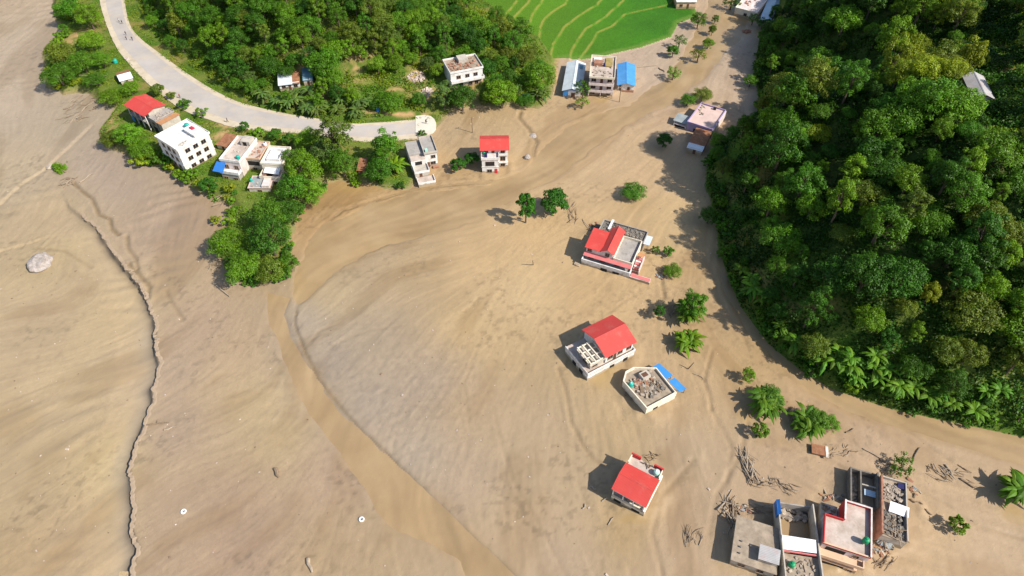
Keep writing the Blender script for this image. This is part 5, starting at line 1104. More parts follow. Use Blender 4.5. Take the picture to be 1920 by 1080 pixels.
h.wall('white_paint', x0+.3, x1-.3, y0+.6, y1-.3, -2, 2.6); MB().slab([(x0, y0, 2.4), (x1-2.6, y0, 2.4), (x1-2.6, y1, 3.6), (x0, y1, 3.6)], .06).build('roof', 'pale_sheet_y', h.o); MB().slab([(x1-2.58, y0, 2.42), (x1, y0, 2.42), (x1, y1, 3.62), (x1-2.58, y1, 3.62)], .06).build('rusty_roof', 'rust_sheet_x', h.o)
h.win('F', -2, .8, 1.2, 1.0, y0+.6); h.door('F', 0, 0, .9, 1.9, y0+.6); h.win('F', 2, .8, 1.2, 1.0, y0+.6)
h = House('shed', 'small shed with a faded blue roof right of the white roadside hut', [(567, 149), (587, 147), (584, 128), (566, 130)], hit(577, 158).z+2.6, 'shed', ground=hit(577, 158).z)
x0, x1, y0, y1 = h.x0, h.x1, h.y0, h.y1
h.wall('bare_plaster', x0+.2, x1-.2, y0+.3, y1-.2, -2, 2.2); MB().slab([(x0, y0, 2.1), (x1, y0, 2.1), (x1, y1, 3.0), (x0, y1, 3.0)], .06).build('roof', 'bluegrey_sheet_x', h.o); h.door('F', 0, 0, .8, 1.8, y0+.3)

# --- the three roofs by the rice field
h = House('shed', 'long shed with a pale gabled sheet roof beside the rice field', [(1052, 167), (1089, 168), (1100, 116), (1066, 113)], 3.6, 'shed', ground=0)
x0, x1, y0, y1 = h.x0+.4, h.x1-.4, h.y0+.4, h.y1-.4
h.wall('white_paint', x0, x1, y0, y1, -1, 2.9); h.gable('pale_sheet_y', 'blue_sheet_x', x0, x1, y0, y1, 3.0, 1.0, 'y', .5); h.box('roof_patch', 'bluegrey_sheet_x', x1-1.6, x1-.2, y1-4.5, y1-2.4, 3.62, 3.68); h.door('F', .5, 0, 1.4, 2.0, y0); h.win('F', -1.8, 1, 1.0, .9, y0); h.box('front_sheet', 'blue_sheet_x', x0-.05, x0+1.8, y0-.1, y0-.03, .5, 2.8)
h = House('house', 'three storey house with a cluttered flat roof between the pale shed and the blue roof', [(1103, 144), (1150, 144), (1157, 106), (1113, 103)], 8.2, ground=0)
x0, x1, y0, y1 = h.x0, h.x1, h.y0, h.y1
h.wall('pink_white_paint', x0, x1, y0+1.2, y1, -1, 7.4); h.box('roof_slab', 'pale_floor', x0-.1, x1+.1, y0, y1+.1, 7.402, 7.6); h.parapet('cream_paint', x0-.15, x1+.15, y0-.05, y1+.15, 7.5, .7, .2)
for z in (2.0, 4.7): h.box('balcony', 'pink_white_paint', x0-.1, x1+.1, y0-.1, y0+1.198, z, z+.2); h.parapet('pink_white_paint', x0-.1, x1+.1, y0-.1, y0+1.19, z+.2, .75, .13, 'balcony_wall', 'B')
for z in (.2, 2.4, 5.1):
    for u in (-2.8, 2.8): h.win('F', u, z+.6, 1.5, 1.1, y0+1.2)
    h.door('F', 0, z, 1.0, 1.9, y0+1.2)
for u in (x0+.1, 0, x1-.1): h.box('pillar', 'pink_white_paint', u-.14, u+.14, y0-.05, y0+.2, -1, 2.0)
h.box('roof_room', 'brick_rubble', x0+1, x0+4.0, 0.5, 3.2, 7.6, 8.8); h.box('roof_sheet', 'white_sheet_x', x0+.8, x0+3.6, 3.6, 6, 8.0, 8.06); h.rubble('rubble', x0+1, x1-1, y0+1, y1-1, 7.6, 40, .5, 22); h.box('roof_planting', 'bund_earth', 0.8, x1-1.0, 0.5, y1-1, 7.6, 8.0); h.box('hung_cloth', 'navy_cloth', x0+4.3, x0+5.0, .6, 1.6, 7.6, 8.6)
h.win('R', 0, 5.4, 1.2, 1.1, x1); h.win('R', 3, 5.4, 1.2, 1.1, x1)
h = House('shed', 'shed with a bright blue gabled roof right of the three storey house', [(1156, 157), (1188, 157), (1195, 118), (1160, 117)], 3.6, 'shed', ground=0)
x0, x1, y0, y1 = h.x0+.4, h.x1-.4, h.y0+.4, h.y1-.4
h.wall('white_paint', x0+1.6, x1, y0+.3, y1, -1, 2.9); h.gable('blue_sheet_y', 'white_paint', x0, x1, y0, y1, 3.0, .9, 'y', .5); h.door('F', .9, 0, .9, 1.9, y0+.3); h.box('low_wall', 'brick_rubble', x0+1.6, x1, y0+.1, y0+.298, -1, .6)
for u in (x0+.1, x0+1.4): h.box('post', 'white_paint', u-.09, u+.09, y0+.1, y0+.28, -1, 2.9)

# --- purple house and rusty hut at the mouth of the side valley
h = House('house', 'purple trimmed flat roofed house with a grey side wing in the side valley', [(1304, 228), (1337, 242), (1359, 206), (1303, 186)], 3.9, ground=-1.1, ang=-31)
x0, x1, y0, y1 = h.x0, h.x1, h.y0, h.y1
h.wall('purple_paint', x0+.2, x1-.2, y0+.2, y1-.2, -1, 4.0); h.box('roof_slab', 'pinkish_floor', x0, x1, y0, y1, 4.002, 4.2); h.parapet('purple_paint', x0-.05, x1+.05, y0-.05, y1+.05, 4.1, .6, .25)
h.box('side_wall', 'pink_white_paint', x1+.06, x1+.3, y0, y1, -1, 4.3)
h.win('F', 1.6, 1.6, 1.3, 1.1, y0+.2); h.win('F', -1.2, 1.6, 1.3, 1.1, y0+.2); h.rubble('rubble', x0+.8, x0+3, 0, y1-.8, 4.2, 14, .4, 24); h.box('roof_box', 'black_plastic', .4, 1.3, y1-1.4, y1-.6, 4.2, 5.0)
xl = x0-4.6
h.wall('pink_white_paint', xl, x0-.06, y0+.6, y0+4.8, -1, 2.0); h.opening('F', xl+.4, x0-.6, .9, 1.8, y0+.6); MB().slab([(xl-.4, y0+.8, 2.9), (x0-.06, y0+.8, 2.9), (x0-.06, y0+5.0, 3.4), (xl-.4, y0+5.0, 3.4)], .07).build('wing_roof', 'grey_sheet_x', h.o)
for u in (xl+.1, x0-.3): h.box('post', 'pink_white_paint', u-.1, u+.1, y0+.9, y0+1.1, 2.0, 2.85)
h = House('hut', 'hut with a rusty brown roof and white front sheet below the purple house', [(1287, 272), (1318, 281), (1336, 247), (1306, 240)], 2.8, 'hut', ground=0)
x0, x1, y0, y1 = h.x0, h.x1, h.y0, h.y1
h.wall('bare_plaster', x0+.3, x1-.3, y0+.4, y1-.3, -1, 2.1); MB().slab([(x0, y0+2.4, 2.55), (x1, y0+2.4, 2.55), (x1, y1, 2.9), (x0, y1, 2.9)], .07).build('roof', 'rust_sheet_x', h.o); MB().slab([(x0+.1, y0, 2.0), (x1-.1, y0, 2.0), (x1-.1, y0+2.5, 2.48), (x0+.1, y0+2.5, 2.48)], .06).build('front_roof', 'white_sheet_x', h.o); h.door('F', 0, 0, .9, 1.7, y0+.4)

# --- buildings cut by the top edge
h = House('house', 'small white roofed peach house at the top edge of the rice field', [(1266, 4), (1304, 2), (1300, -22), (1264, -20)], 3.6, ground=0.4)
x0, x1, y0, y1 = h.x0, h.x1, h.y0, h.y1
h.wall('orange_peach_paint', x0+.3, x1-.3, y0+.4, y1-.3, -1, 2.9); h.box('roof_slab', 'white_paint', x0, x1, y0, y1, 2.902, 3.15); h.door('F', .8, .1, .9, 1.9, y0+.4); h.win('F', -2, .9, 1.1, 1.0, y0+.4)
h = House('house', 'cream flat roofed house at the top edge beside the pale blue shed', [(1388, 14), (1424, 26), (1444, -14), (1404, -26)], 3.4, ground=0)
x0, x1, y0, y1 = h.x0, h.x1, h.y0, h.y1
h.wall('cream_paint', x0, x1, y0, y1, -1, 2.8); h.box('roof_slab', 'pink_white_paint', x0+.1, x1-.1, y0+.1, y1-.1, 2.802, 2.95); h.parapet('cream_paint', x0-.05, x1+.05, y0-.05, y1+.05, 2.8, .6, .2); h.win('F', 0, .9, 1.2, 1.0, y0); h.rubble('brick_rubble', x0+2, x1-2, y0+4, y1-2, 2.95, 20, .5, 25)
h = House('shed', 'long pale blue gabled shed at the top edge under the right hill', [(1426, 33), (1455, 40), (1482, -20), (1450, -24)], 3.8, 'shed', ground=0)
x0, x1, y0, y1 = h.x0+.3, h.x1-.3, h.y0+.3, h.y1-.3
h.wall('white_paint', x0, x1, y0, y1, -1, 3.0); h.gable('blue_white_sheet_y', 'navy_cloth', x0, x1, y0, y1, 3.1, 1.1, 'y', .5); h.door('F', 0, 0, 1.2, 2.0, y0)

# --- shed on the right hill
q = hit(1836, 165, 2.6)
h = House('shed', 'shed with a pale striped sheet roof alone on the right hill', [(1822, 181), (1858, 178), (1852, 141), (1810, 136)], q.z+2.8, 'shed', ground=q.z)
x0, x1, y0, y1 = h.x0+.3, h.x1-.3, h.y0+.3, h.y1-.3
h.wall('bare_plaster', x0, x1, y0, y1, -4, 2.4); h.gable('grey_sheet_y', 'timber', x0, x1, y0, y1, 2.45, .9, 'y', .4); h.door('F', 0, 0, .9, 1.9, y0)

# --- flooded block at the lower right
h = House('house', 'bare concrete slab roof of a buried house at the bottom, driftwood against its side', [(1369, 1049), (1455, 1077), (1467, 990), (1383, 968)], 3.2, ground=0)
x0, x1, y0, y1 = h.x0, h.x1, h.y0, h.y1
h.wall('bare_plaster', x0+.3, x1-.3, y0+.3, y1-.3, -1, 2.9); h.box('roof_slab', 'muddy_floor', x0, x1, y0, y1, 2.902, 3.1)
for u, v in ((-2.8, -.4), (-2.9, -1.6), (-2.9, -2.9), (-1.0, -.8)): h.box('column_stub', 'dark_concrete', u-.14, u+.14, v-.14, v+.14, 3.1, 3.45)
r = h.rect((1425, 1020), (1461, 1060), 4.6); h.wall('bare_plaster', r[0]+.2, r[1]-.2, r[2]+.2, r[3]-.2, 3.1, 4.5); MB().slab([(r[0], r[2], 4.5), (r[1], r[2], 4.6), (r[1], r[3], 4.8), (r[0], r[3], 4.7)], .08).build('stair_roof', 'grey_sheet_y', h.o)
h.win('F', -2, 1.2, 1.2, 1.0, y0+.3); h.win('F', 1.5, 1.2, 1.2, 1.0, y0+.3)
h = House('house', 'roofless flooded house holding brown water, with a white roof panel across its middle', [(1464, 1090), (1532, 1096), (1538, 941), (1468, 944)], 4.2, ground=0)
x0, x1, y0, y1 = h.x0, h.x1, h.y0, h.y1
h.wall('bare_plaster', x0, x0+.25, y0, y1, -1, 4.2); h.wall('bare_plaster', x1-.25, x1, y0, y1, -1, 4.2); h.wall('grey_concrete', x0+.252, x1-.252, y1-.25, y1, -1, 3.0); h.wall('bare_plaster', x0+.252, x1-.252, y0, y0+.25, -1, 3.6)
h.box('flood_pool', 'muddy_water', x0+.26, x1-.26, y1-8.2, y1-2.2, .2, .55); h.rubble('rubble', x0+.6, x1-.6, y1-2.3, y1-.3, .6, 60, .6, 26)
h.box('inner_wall', 'grey_concrete', x0+.252, x1-.252, y1-8.6, y1-8.3, -1, 3.2)
r = h.rect((1470, 1000), (1520, 1036), 4.3); MB().slab([(x0+.1, r[2], 3.9), (x1-.6, r[2]+.2, 3.9), (x1-.6, r[3]-.4, 4.4), (x0+.1, r[3]-.4, 4.4)], .08).build('roof_panel', 'white_sheet_x', h.o)
h.box('panel_edge', 'pink_red_paint', x0+.26, x1-.7, r[2]-.3, r[2]-.05, 3.5, 3.85); h.box('roof_slab', 'muddy_floor', x0+.26, x1-.26, y0+.26, r[2]-.4, 2.9, 3.1); h.rubble('rubble', x0+1, x1-1, y0+1, r[2]-1, 3.1, 40, .35, 27); h.beams('timber', x0+1.5, x1-1.5, y0+1.5, r[2]-1, 3.1, 6, 1.8, .08, 57)
MB().slab([(x0-.15, y1-3.4, 4.3), (x0+.35, y1-3.4, 4.6), (x0+.35, y1-.2, 4.6), (x0-.15, y1-.2, 4.3)], .06).build('wall_sheet', 'blue_tarp', h.o); h.box('wall_sheet_drop', 'blue_tarp', x0-.22, x0-.15, y1-3.4, y1-.2, 2.6, 4.3)
w = h.l(1486, 1057, 4.0); water_tank(h.world(w[0], w[1], 3.1), 'green water tank in the flooded roofless house at the bottom edge', 'green_plastic', .6, 1.2)
h = House('house', 'red parapeted house with a pale terrace and peach balconies at the bottom right', [(1541, 1018), (1634, 1042), (1636, 953), (1552, 927)], 5.4, ground=0)
x0, x1, y0, y1 = h.x0, h.x1, h.y0, h.y1; nx = x0+3.6; ny = y1-4.2
h.wall('pink_white_paint', x0+.1, nx, y0+.1, ny, -1, 4.6); h.wall('pink_white_paint', nx+.002, x1-.1, y0+.1, y1-.1, -1, 4.6); h.wall('bare_plaster', x0+.1, nx-.3, ny+.002, y1-.1, -1, 2.0)
h.box('terrace_floor', 'pale_floor', x0+.12, nx-.002, y0+.12, ny-.1, 4.602, 4.7); h.box('terrace_floor', 'pale_floor', nx, x1-.12, y0+.12, y1-.12, 4.604, 4.702)
mb = MB(); t = .2
mb.box(x0, x0+t, y0, ny, 4.6, 5.4).box(x0+t, nx, ny-t, ny, 4.6, 5.4).box(nx, nx+t, ny, y1, 4.6, 5.6).box(nx+t, x1, y1-t, y1, 4.6, 5.4).box(x1-t, x1, y0, y1-t, 4.6, 5.4).box(x0+t, x1-t, y0, y0+t, 4.6, 5.1)
mb.build('parapet', 'red_paint', h.o); h.box('coping', 'pink_white_paint', nx-.05, nx+.28, ny-.05, y1+.05, 5.602, 5.66); h.box('coping', 'pink_white_paint', nx+.29, x1+.04, y1-.26, y1+.05, 5.402, 5.47); h.box('coping', 'pink_white_paint', x1-.24, x1+.05, y0-.05, y1-.27, 5.402, 5.47); h.box('coping', 'orange_peach_paint', x0-.05, x1-.25, y0-.05, y0+.24, 5.102, 5.18); h.box('notch_wall', 'red_paint', nx-.06, nx-.002, ny, y1, 2.2, 4.6)
h.wall('orange_peach_paint', x0-.1, x1-1.2, y0-1.6, y0+.098, -1, 1.3); h.box('balcony', 'orange_peach_paint', x0-.1, x1-.6, y0-1.7, y0+.096, 2.4, 2.6); h.parapet('orange_peach_paint', x0-.1, x1-.6, y0-1.7, y0+.09, 2.6, .8, .2, 'balcony_wall', 'B')
h.opening('F', x0+1, x0+4.6, 2.65, 4.0, y0+.1); h.opening('F', x0+.6, x0+5.2, .2, 1.1, y0-1.6); h.win('F', x1-2.2, 3.0, 1.0, 1.0, y0+.1); h.win('F', x0+6.4, .2, .9, .8, y0-1.6)
h.rubble('timber', x0+.5, nx-.6, ny+.5, y1-.6, 2.0, 22, .4, 28)
w = h.l(1622, 1015, 5.4); water_tank(h.world(w[0], w[1], 4.7), 'green water tank on a stand upon the red parapeted terrace', 'green_plastic', .62, 1.3, stand=0.6)
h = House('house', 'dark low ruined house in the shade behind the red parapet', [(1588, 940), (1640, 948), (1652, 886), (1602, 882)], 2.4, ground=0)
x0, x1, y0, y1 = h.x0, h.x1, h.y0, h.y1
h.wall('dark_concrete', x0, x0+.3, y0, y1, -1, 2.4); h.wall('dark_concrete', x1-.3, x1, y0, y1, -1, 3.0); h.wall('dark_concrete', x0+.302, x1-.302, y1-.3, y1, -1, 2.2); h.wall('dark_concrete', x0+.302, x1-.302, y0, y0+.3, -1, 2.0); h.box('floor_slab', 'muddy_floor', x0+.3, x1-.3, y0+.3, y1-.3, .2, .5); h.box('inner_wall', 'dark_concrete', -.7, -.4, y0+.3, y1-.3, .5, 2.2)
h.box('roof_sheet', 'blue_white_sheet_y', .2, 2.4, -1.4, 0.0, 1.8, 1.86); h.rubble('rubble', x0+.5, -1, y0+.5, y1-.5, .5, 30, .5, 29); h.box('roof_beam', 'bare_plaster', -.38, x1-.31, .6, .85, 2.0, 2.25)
h = House('house', 'long ruined house with debris and a white sheet on its broken roof', [(1646, 1000), (1699, 1008), (1706, 905), (1660, 892)], 4.0, ground=0)
x0, x1, y0, y1 = h.x0, h.x1, h.y0, h.y1
h.wall('brick_rubble', x0, x0+.35, y0, y1, -1, 4.0); h.wall('bare_plaster', x0+.352, x1, y0, y1, -1, 2.7); h.box('roof_slab', 'muddy_floor', x0+.36, x1, y0, y1, 2.702, 2.9); h.parapet('bare_plaster', x0+.36, x1+.06, y0-.06, y1+.06, 2.8, .8, .2, 'parapet', 'FL')
h.box('roof_hole', 'dark_opening', x1-2.6, x1-.6, 1.4, 4.0, 2.902, 2.94); h.box('roof_hole', 'dark_opening', x1-1.8, x1-.5, -3.4, -1.0, 2.902, 2.94); h.box('hung_cloth', 'navy_cloth', x1-1.6, x1-.3, y1-1.6, y1-.4, 2.9, 3.4)
MB().slab([(x1-3.4, -1.0, 3.3), (x1+.3, -1.2, 3.2), (x1+.4, .9, 3.7), (x1-3.2, 1.1, 3.8)], .07).build('roof_sheet', 'white_sheet_x', h.o)
h.rubble('rubble', x0+.8, x1-.8, 2, y1-.8, 2.9, 80, .5, 30); h.rubble('dark_concrete', x0+.6, x1-.6, y0+.6, 0, 2.9, 50, .5, 31); h.beams('timber', x0+1, x1-1, y0+.4, y0+3.4, 2.95, 10, 3.4, .1, 32); h.beams('pale_timber', x0+1, x1-1, y0-.2, y0+2, 2.95, 5, 3.6, .1, 33)
h = House('collapsed_shed', 'collapsed timber shed leaning at the corner of the long ruined house', [(1644, 1012), (1676, 1022), (1688, 998), (1652, 992)], 1.6, 'shed', ground=0)
x0, x1, y0, y1 = h.x0, h.x1, h.y0, h.y1
h.box('floor_slab', 'dark_concrete', x0, x1, y0, y1, -.4, .5); h.beams('pale_timber', x0+.6, x1-.6, y0+.3, y1-.3, .5, 9, 3.6, .12, 34, lift=1.2); h.beams('timber', x0+.6, x1-.6, y0+.3, y1-.3, .5, 6, 2.6, .12, 35, lift=1.0)
MB().slab([(x0+.2, y0-.2, .4), (x1-.6, y0-.3, .5), (x1-.4, y0+1.6, 1.5), (x0+.4, y0+1.7, 1.6)], .06).build('roof_sheet', 'grey_sheet_x', h.o)
w = h.l(1672, 1005, 1.6); water_tank(h.world(w[0], w[1], .6), 'pale teal water tank among the fallen timbers of the collapsed shed', 'mint_plastic', .5, 1.0)
h = House('hut', 'half buried brown roof poking out of the mud below the banana clump', [(1521, 850), (1554, 853), (1556, 836), (1524, 833)], 1.0, 'hut', ground=0)
x0, x1, y0, y1 = h.x0, h.x1, h.y0, h.y1
h.wall('bare_plaster', x0+.2, x1-.2, y0+.2, y1-.2, -1, .7); h.box('roof_slab', 'rust_sheet_x', x0, x1-.8, y0, y1, .702, .85); h.box('roof_beam', 'white_paint', x1-.78, x1-.2, y0-.4, y1, .702, .95); h.opening('L', y0+.4, y1-.4, 0, .6, x0+.2)
h = House('hut', 'tiny red brown hut between the two big roadside trees', [(670, 318), (684, 318), (688, 298), (674, 297)], 3.0, 'hut', ground=.7)
x0, x1, y0, y1 = h.x0, h.x1, h.y0, h.y1
h.wall('brick_rubble', x0+.2, x1-.2, y0+.2, y1-.2, -1, 2.0); MB().slab([(x0-.2, y0-.2, 2.0), (x1+.2, y0-.2, 2.0), (x1+.2, y1+.2, 2.5), (x0-.2, y1+.2, 2.5)], .06).build('roof', 'rust_sheet_x', h.o); h.door('F', 0, 0, .8, 1.6, y0+.2)

# ------------------------------------------------------------------ single trees and shrubs
TREES = [  # name, proto, px, py, width px, hue, label, category, height stretch
    ('broadleaf_tree', 'broad0', 457, 503, 64, 'bright', 'light green rounded tree at the lower left tip of the tree spit', 'tree', .95),
    ('broadleaf_tree', 'wide0', 424, 458, 66, 'bright', 'spreading tree on the left edge of the tree spit above the light green one', 'tree', .9),
    ('broadleaf_tree', 'broad1', 508, 508, 52, 'olive', 'olive tinged tree at the bottom of the spit, right of the light green tree', 'tree', 1.0),
    ('broadleaf_tree', 'tall0', 541, 492, 34, 'mid', 'slim tree at the lower right tip of the tree spit', 'tree', .8),
    ('broadleaf_tree', 'broad2', 505, 446, 70, 'deep', 'large dark tree in the middle of the tree spit', 'tree', 1.0),
    ('broadleaf_tree', 'broad3', 505, 402, 62, 'mid', 'dark leafy tree of the spit just below the low broken roof', 'tree', 1.0),
    ('broadleaf_tree', 'broad4', 543, 396, 48, 'deep', 'tree on the right shore of the spit above the dark tree', 'tree', .9),
    ('broadleaf_tree', 'broad0', 566, 316, 66, 'bright', 'bright green tree touching the cream stepped house', 'tree', 1.0),
    ('broadleaf_tree', 'broad1', 548, 350, 54, 'mid', 'mid green tree below the bright one beside the cream house', 'tree', 1.0),
    ('broadleaf_tree', 'broad2', 585, 362, 44, 'bright', 'small round tree at the shore right of the cream house', 'tree', .9),
    ('broadleaf_tree', 'tall1', 628, 256, 62, 'olive', 'tall grey green tree leaning over the road', 'tree', .85),
    ('broadleaf_tree', 'broad3', 610, 282, 54, 'grey', 'grey green tree just left below the tall roadside tree', 'tree', 1.0),
    ('broadleaf_tree', 'broad4', 640, 306, 54, 'mid', 'dark blue green tree at the shore below the tall roadside tree', 'tree', .95),
    ('broadleaf_tree', 'tall2', 722, 276, 52, 'mid', 'tall rounded tree between the road and the grey terraced house', 'tree', .85),
    ('broadleaf_tree', 'broad1', 712, 318, 52, 'mid', 'leafy tree at the shore below the tall rounded one', 'tree', .9),
    ('broadleaf_tree', 'broad0', 578, 262, 44, 'bright', 'small bright tree at the road edge left of the tall roadside tree', 'tree', .9),
    ('broadleaf_tree', 'broad2', 545, 300, 34, 'mid', 'small tree pressed against the cream house wall', 'tree', 1.0),
    ('shrub', 'mango0', 391, 348, 36, 'deep', 'dark round bush at the mud edge below the crowded cluster', 'bush', .7),
    ('shrub', 'shrub0', 351, 336, 28, 'bright', 'light bush at the mud edge below the tall white house', 'bush', 1),
    ('shrub', 'shrub1', 404, 413, 20, 'yellow', 'small yellowish bush alone on the mud left of the spit', 'bush', 1),
    ('shrub', 'shrub2', 262, 303, 30, 'yellow', 'yellow green bush at the mud edge left of the tall white house', 'bush', 1),
    ('broadleaf_tree', 'wide1', 270, 280, 46, 'bright', 'low spreading tree on the bank left of the tall white house', 'tree', .8),
    ('broadleaf_tree', 'broad2', 240, 252, 44, 'bright', 'bushy tree in front of the red hipped roof house', 'tree', .7),
    ('broadleaf_tree', 'broad4', 208, 262, 40, 'olive', 'olive bush at the left corner of the bank', 'bush', .6),
    ('shrub', 'shrub3', 295, 296, 34, 'mid', 'dark bush right under the tall white house', 'bush', 1),
    ('broadleaf_tree', 'broad1', 112, 100, 46, 'olive', 'olive tree at the tip of the far left bank', 'tree', .9),
    ('broadleaf_tree', 'wide2', 110, 142, 56, 'mid', 'dark spreading tree at the lower tip of the far left bank', 'tree', .9),
    ('broadleaf_tree', 'broad3', 152, 116, 44, 'mid', 'tree on the far left bank between the tip and the tiny hut', 'tree', .9),
    ('broadleaf_tree', 'broad0', 132, 18, 46, 'mid', 'tree at the top left corner of the bank by the gravel', 'tree', .9),
    ('broadleaf_tree', 'broad2', 165, 30, 44, 'bright', 'tree beside the road at the top left', 'tree', .9),
    ('broadleaf_tree', 'wide0', 168, 76, 48, 'bright', 'light green tree on the far left bank above the tiny hut', 'tree', .8),
    ('broadleaf_tree', 'broad4', 190, 112, 34, 'bright', 'bright tree left of the tiny hut', 'tree', .8),
    ('broadleaf_tree', 'wide1', 176, 150, 36, 'mid', 'dark tree below the tiny hut on the bank', 'tree', .8),
    ('broadleaf_tree', 'wide2', 210, 182, 44, 'bright', 'flat crowned tree left above the red hipped roof', 'tree', .6),
    ('broadleaf_tree', 'broad3', 243, 165, 34, 'bright', 'tree between the tiny hut and the red hipped roof', 'tree', .7),
    ('shrub', 'mango1', 295, 168, 24, 'olive', 'dark tree at the road edge right of the red hipped roof', 'tree', .9),
    ('shrub', 'shrub0', 322, 180, 18, 'olive', 'first road edge bush right of the dark roadside tree', 'bush', 1),
    ('shrub', 'shrub1', 345, 195, 24, 'mid', 'road edge bush above the tall white house', 'bush', 1),
    ('shrub', 'shrub2', 378, 212, 22, 'bright', 'road edge bush right above the tall white house', 'bush', 1),
    ('shrub', 'mango0', 458, 238, 20, 'mango', 'dark round bush at the road edge above the crowded cluster', 'bush', .9),
    ('shrub', 'mango1', 516, 252, 24, 'mid', 'round bush at the road edge above the cream house', 'bush', .9),
    ('shrub', 'shrub3', 485, 248, 26, 'bright', 'light hedge bush between two dark road edge bushes', 'bush', 1),
    ('shrub', 'mango0', 540, 262, 26, 'deep', 'dark bush right of the cream house roof', 'bush', .9),
    ('shrub', 'shrub0', 791, 252, 16, 'mid', 'little bush growing at the edge of the road end slab', 'bush', 1.2),
    ('mango_tree', 'mango0', 859, 309, 32, 'mango', 'small dark tree left of the two by the three storey red house', 'tree', .7),
    ('mango_tree', 'mango1', 885, 298, 28, 'mango', 'small dark tree against the three storey red house', 'tree', .8),
    ('mango_tree', 'mango0', 986, 390, 38, 'mango', 'tall oval dark tree standing in the mud, left of a round one', 'tree', 1.75),
    ('mango_tree', 'mango1', 1040, 378, 52, 'mango', 'round dense dark tree standing in the mud right of the oval one', 'tree', .95),
    ('broadleaf_tree', 'wide0', 1188, 360, 46, 'mid', 'low spreading bush alone in the mud above the large red roofed house', 'bush', .7),
    ('mango_tree', 'mango1', 1245, 263, 28, 'mango', 'small round tree in the mud left of the rusty hut', 'tree', .95),
    ('shrub', 'wide1', 1262, 508, 32, 'bright', 'light green bush at the wall end of the large red roofed house', 'bush', .8),
    ('shrub', 'shrub1', 1253, 472, 20, 'mid', 'small bush right of the striped stair', 'bush', 1.3),
    ('shrub', 'shrub2', 1229, 470, 14, 'mid', 'tiny sapling next to the striped stair', 'bush', 1.5),
    ('mango_tree', 'tall1', 1237, 586, 22, 'mango', 'slim small tree left of the banana clump in mid mud', 'tree', .8),
    ('shrub', 'tall0', 1404, 704, 24, 'bright', 'small bright sapling above the big banana clump', 'tree', .8),
    ('mango_tree', 'mango0', 1425, 808, 32, 'bright', 'small tree below the left banana clump', 'tree', 1.0),
    ('shrub', 'broad0', 1558, 795, 32, 'bright', 'bright bush hugging the right side of the banana clump', 'bush', .8),
    ('shrub', 'shrub0', 1793, 984, 34, 'bright', 'lone bush in the mud right of the ruined house', 'bush', 1.2),
    ('fallen_tree', 'thin0', 1706, 874, 42, 'mid', 'leaning half buried tree in the mud behind the ruined house', 'tree', .8),
    ('broadleaf_tree', 'tall1', 1300, 574, 46, 'mid', 'dense upright tree inside the upper banana clump in mid mud', 'tree', .8),
    ('broadleaf_tree', 'broad3', 1446, 744, 44, 'banana', 'dense dark bush inside the left stream banana clump', 'bush', .8),
    ('broadleaf_tree', 'broad1', 1530, 786, 46, 'banana', 'dense dark bush inside the right stream banana clump', 'bush', .8),
    ('broadleaf_tree', 'wide2', 1318, 178, 36, 'olive', 'sparse olive tree behind the purple house', 'tree', .8),
    ('broadleaf_tree', 'broad1', 1290, 188, 28, 'mid', 'dark tree at the left back corner of the purple house', 'tree', .7),
    ('mango_tree', 'broad2', 1310, 38, 28, 'mid', 'tree at the right corner of the rice field', 'tree', .9),
    ('mango_tree', 'mango1', 1262, 96, 22, 'mid', 'lower of the twin bushes at the rice field edge', 'tree', 1.0),
    ('broadleaf_tree', 'thin0', 1274, 78, 24, 'grey', 'upper greyish of the twin bushes at the rice field edge', 'tree', 1.0),
    ('broadleaf_tree', 'thin1', 1310, 103, 28, 'olive', 'lowest bush of the line standing in the side valley water', 'bush', 1.0),
    ('broadleaf_tree', 'broad4', 1328, 82, 22, 'bright', 'middle bush of the line standing in the side valley water', 'bush', .9),
    ('broadleaf_tree', 'tall2', 1336, 56, 16, 'olive', 'upper sapling of the line standing in the side valley water', 'tree', .9),
    ('broadleaf_tree', 'tall0', 1341, 36, 12, 'mid', 'topmost sapling of the line in the side valley', 'tree', .9),
    ('broadleaf_tree', 'thin1', 1263, 138, 28, 'bright', 'bush in the shallow water right of the blue roof', 'bush', .9),
    ('broadleaf_tree', 'thin0', 1094, 166, 30, 'mid', 'thin tree before the three storey house by the rice field', 'tree', 1.1),
    ('broadleaf_tree', 'thin1', 1092, 192, 24, 'bright', 'thin small tree in the mud below the pale shed', 'tree', .9),
    ('broadleaf_tree', 'broad0', 1010, 142, 52, 'bright', 'bright tree at the foot of the rice terraces left of the pale shed', 'tree', 1.0),
    ('broadleaf_tree', 'wide1', 985, 190, 34, 'mid', 'tree at the head of the small rill', 'tree', .8),
    ('broadleaf_tree', 'broad3', 940, 176, 58, 'bright', 'full tree at the mud edge left of the rill head', 'tree', .9),
    ('broadleaf_tree', 'broad4', 866, 182, 52, 'deep', 'dark tree in front of the white rubble roofed house', 'tree', .9),
    ('broadleaf_tree', 'tall1', 832, 178, 36, 'grey', 'grey green tree left of the dark one under the white rubble roofed house', 'tree', .8),
    ('broadleaf_tree', 'broad2', 786, 186, 26, 'mid', 'small tree above the road end slab', 'tree', .9),
    ('broadleaf_tree', 'wide0', 730, 190, 50, 'mid', 'tree above the straight end of the road', 'tree', .8),
    ('broadleaf_tree', 'broad1', 606, 120, 60, 'mid', 'large round tree right of the faded blue shed', 'tree', 1.0),
    ('shrub', 'shrub2', 705, 128, 18, 'deep', 'dark round bush on the orange earth cut', 'bush', 1.1),
    ('shrub', 'thin1', 1372, 5, 30, 'deep', 'dark tree cut by the top edge left of the cream flat roof', 'tree', .8),
    ('shrub', 'thin0', 1412, 36, 22, 'mid', 'tree at the corner of the cream house by the pale blue shed', 'tree', .9),
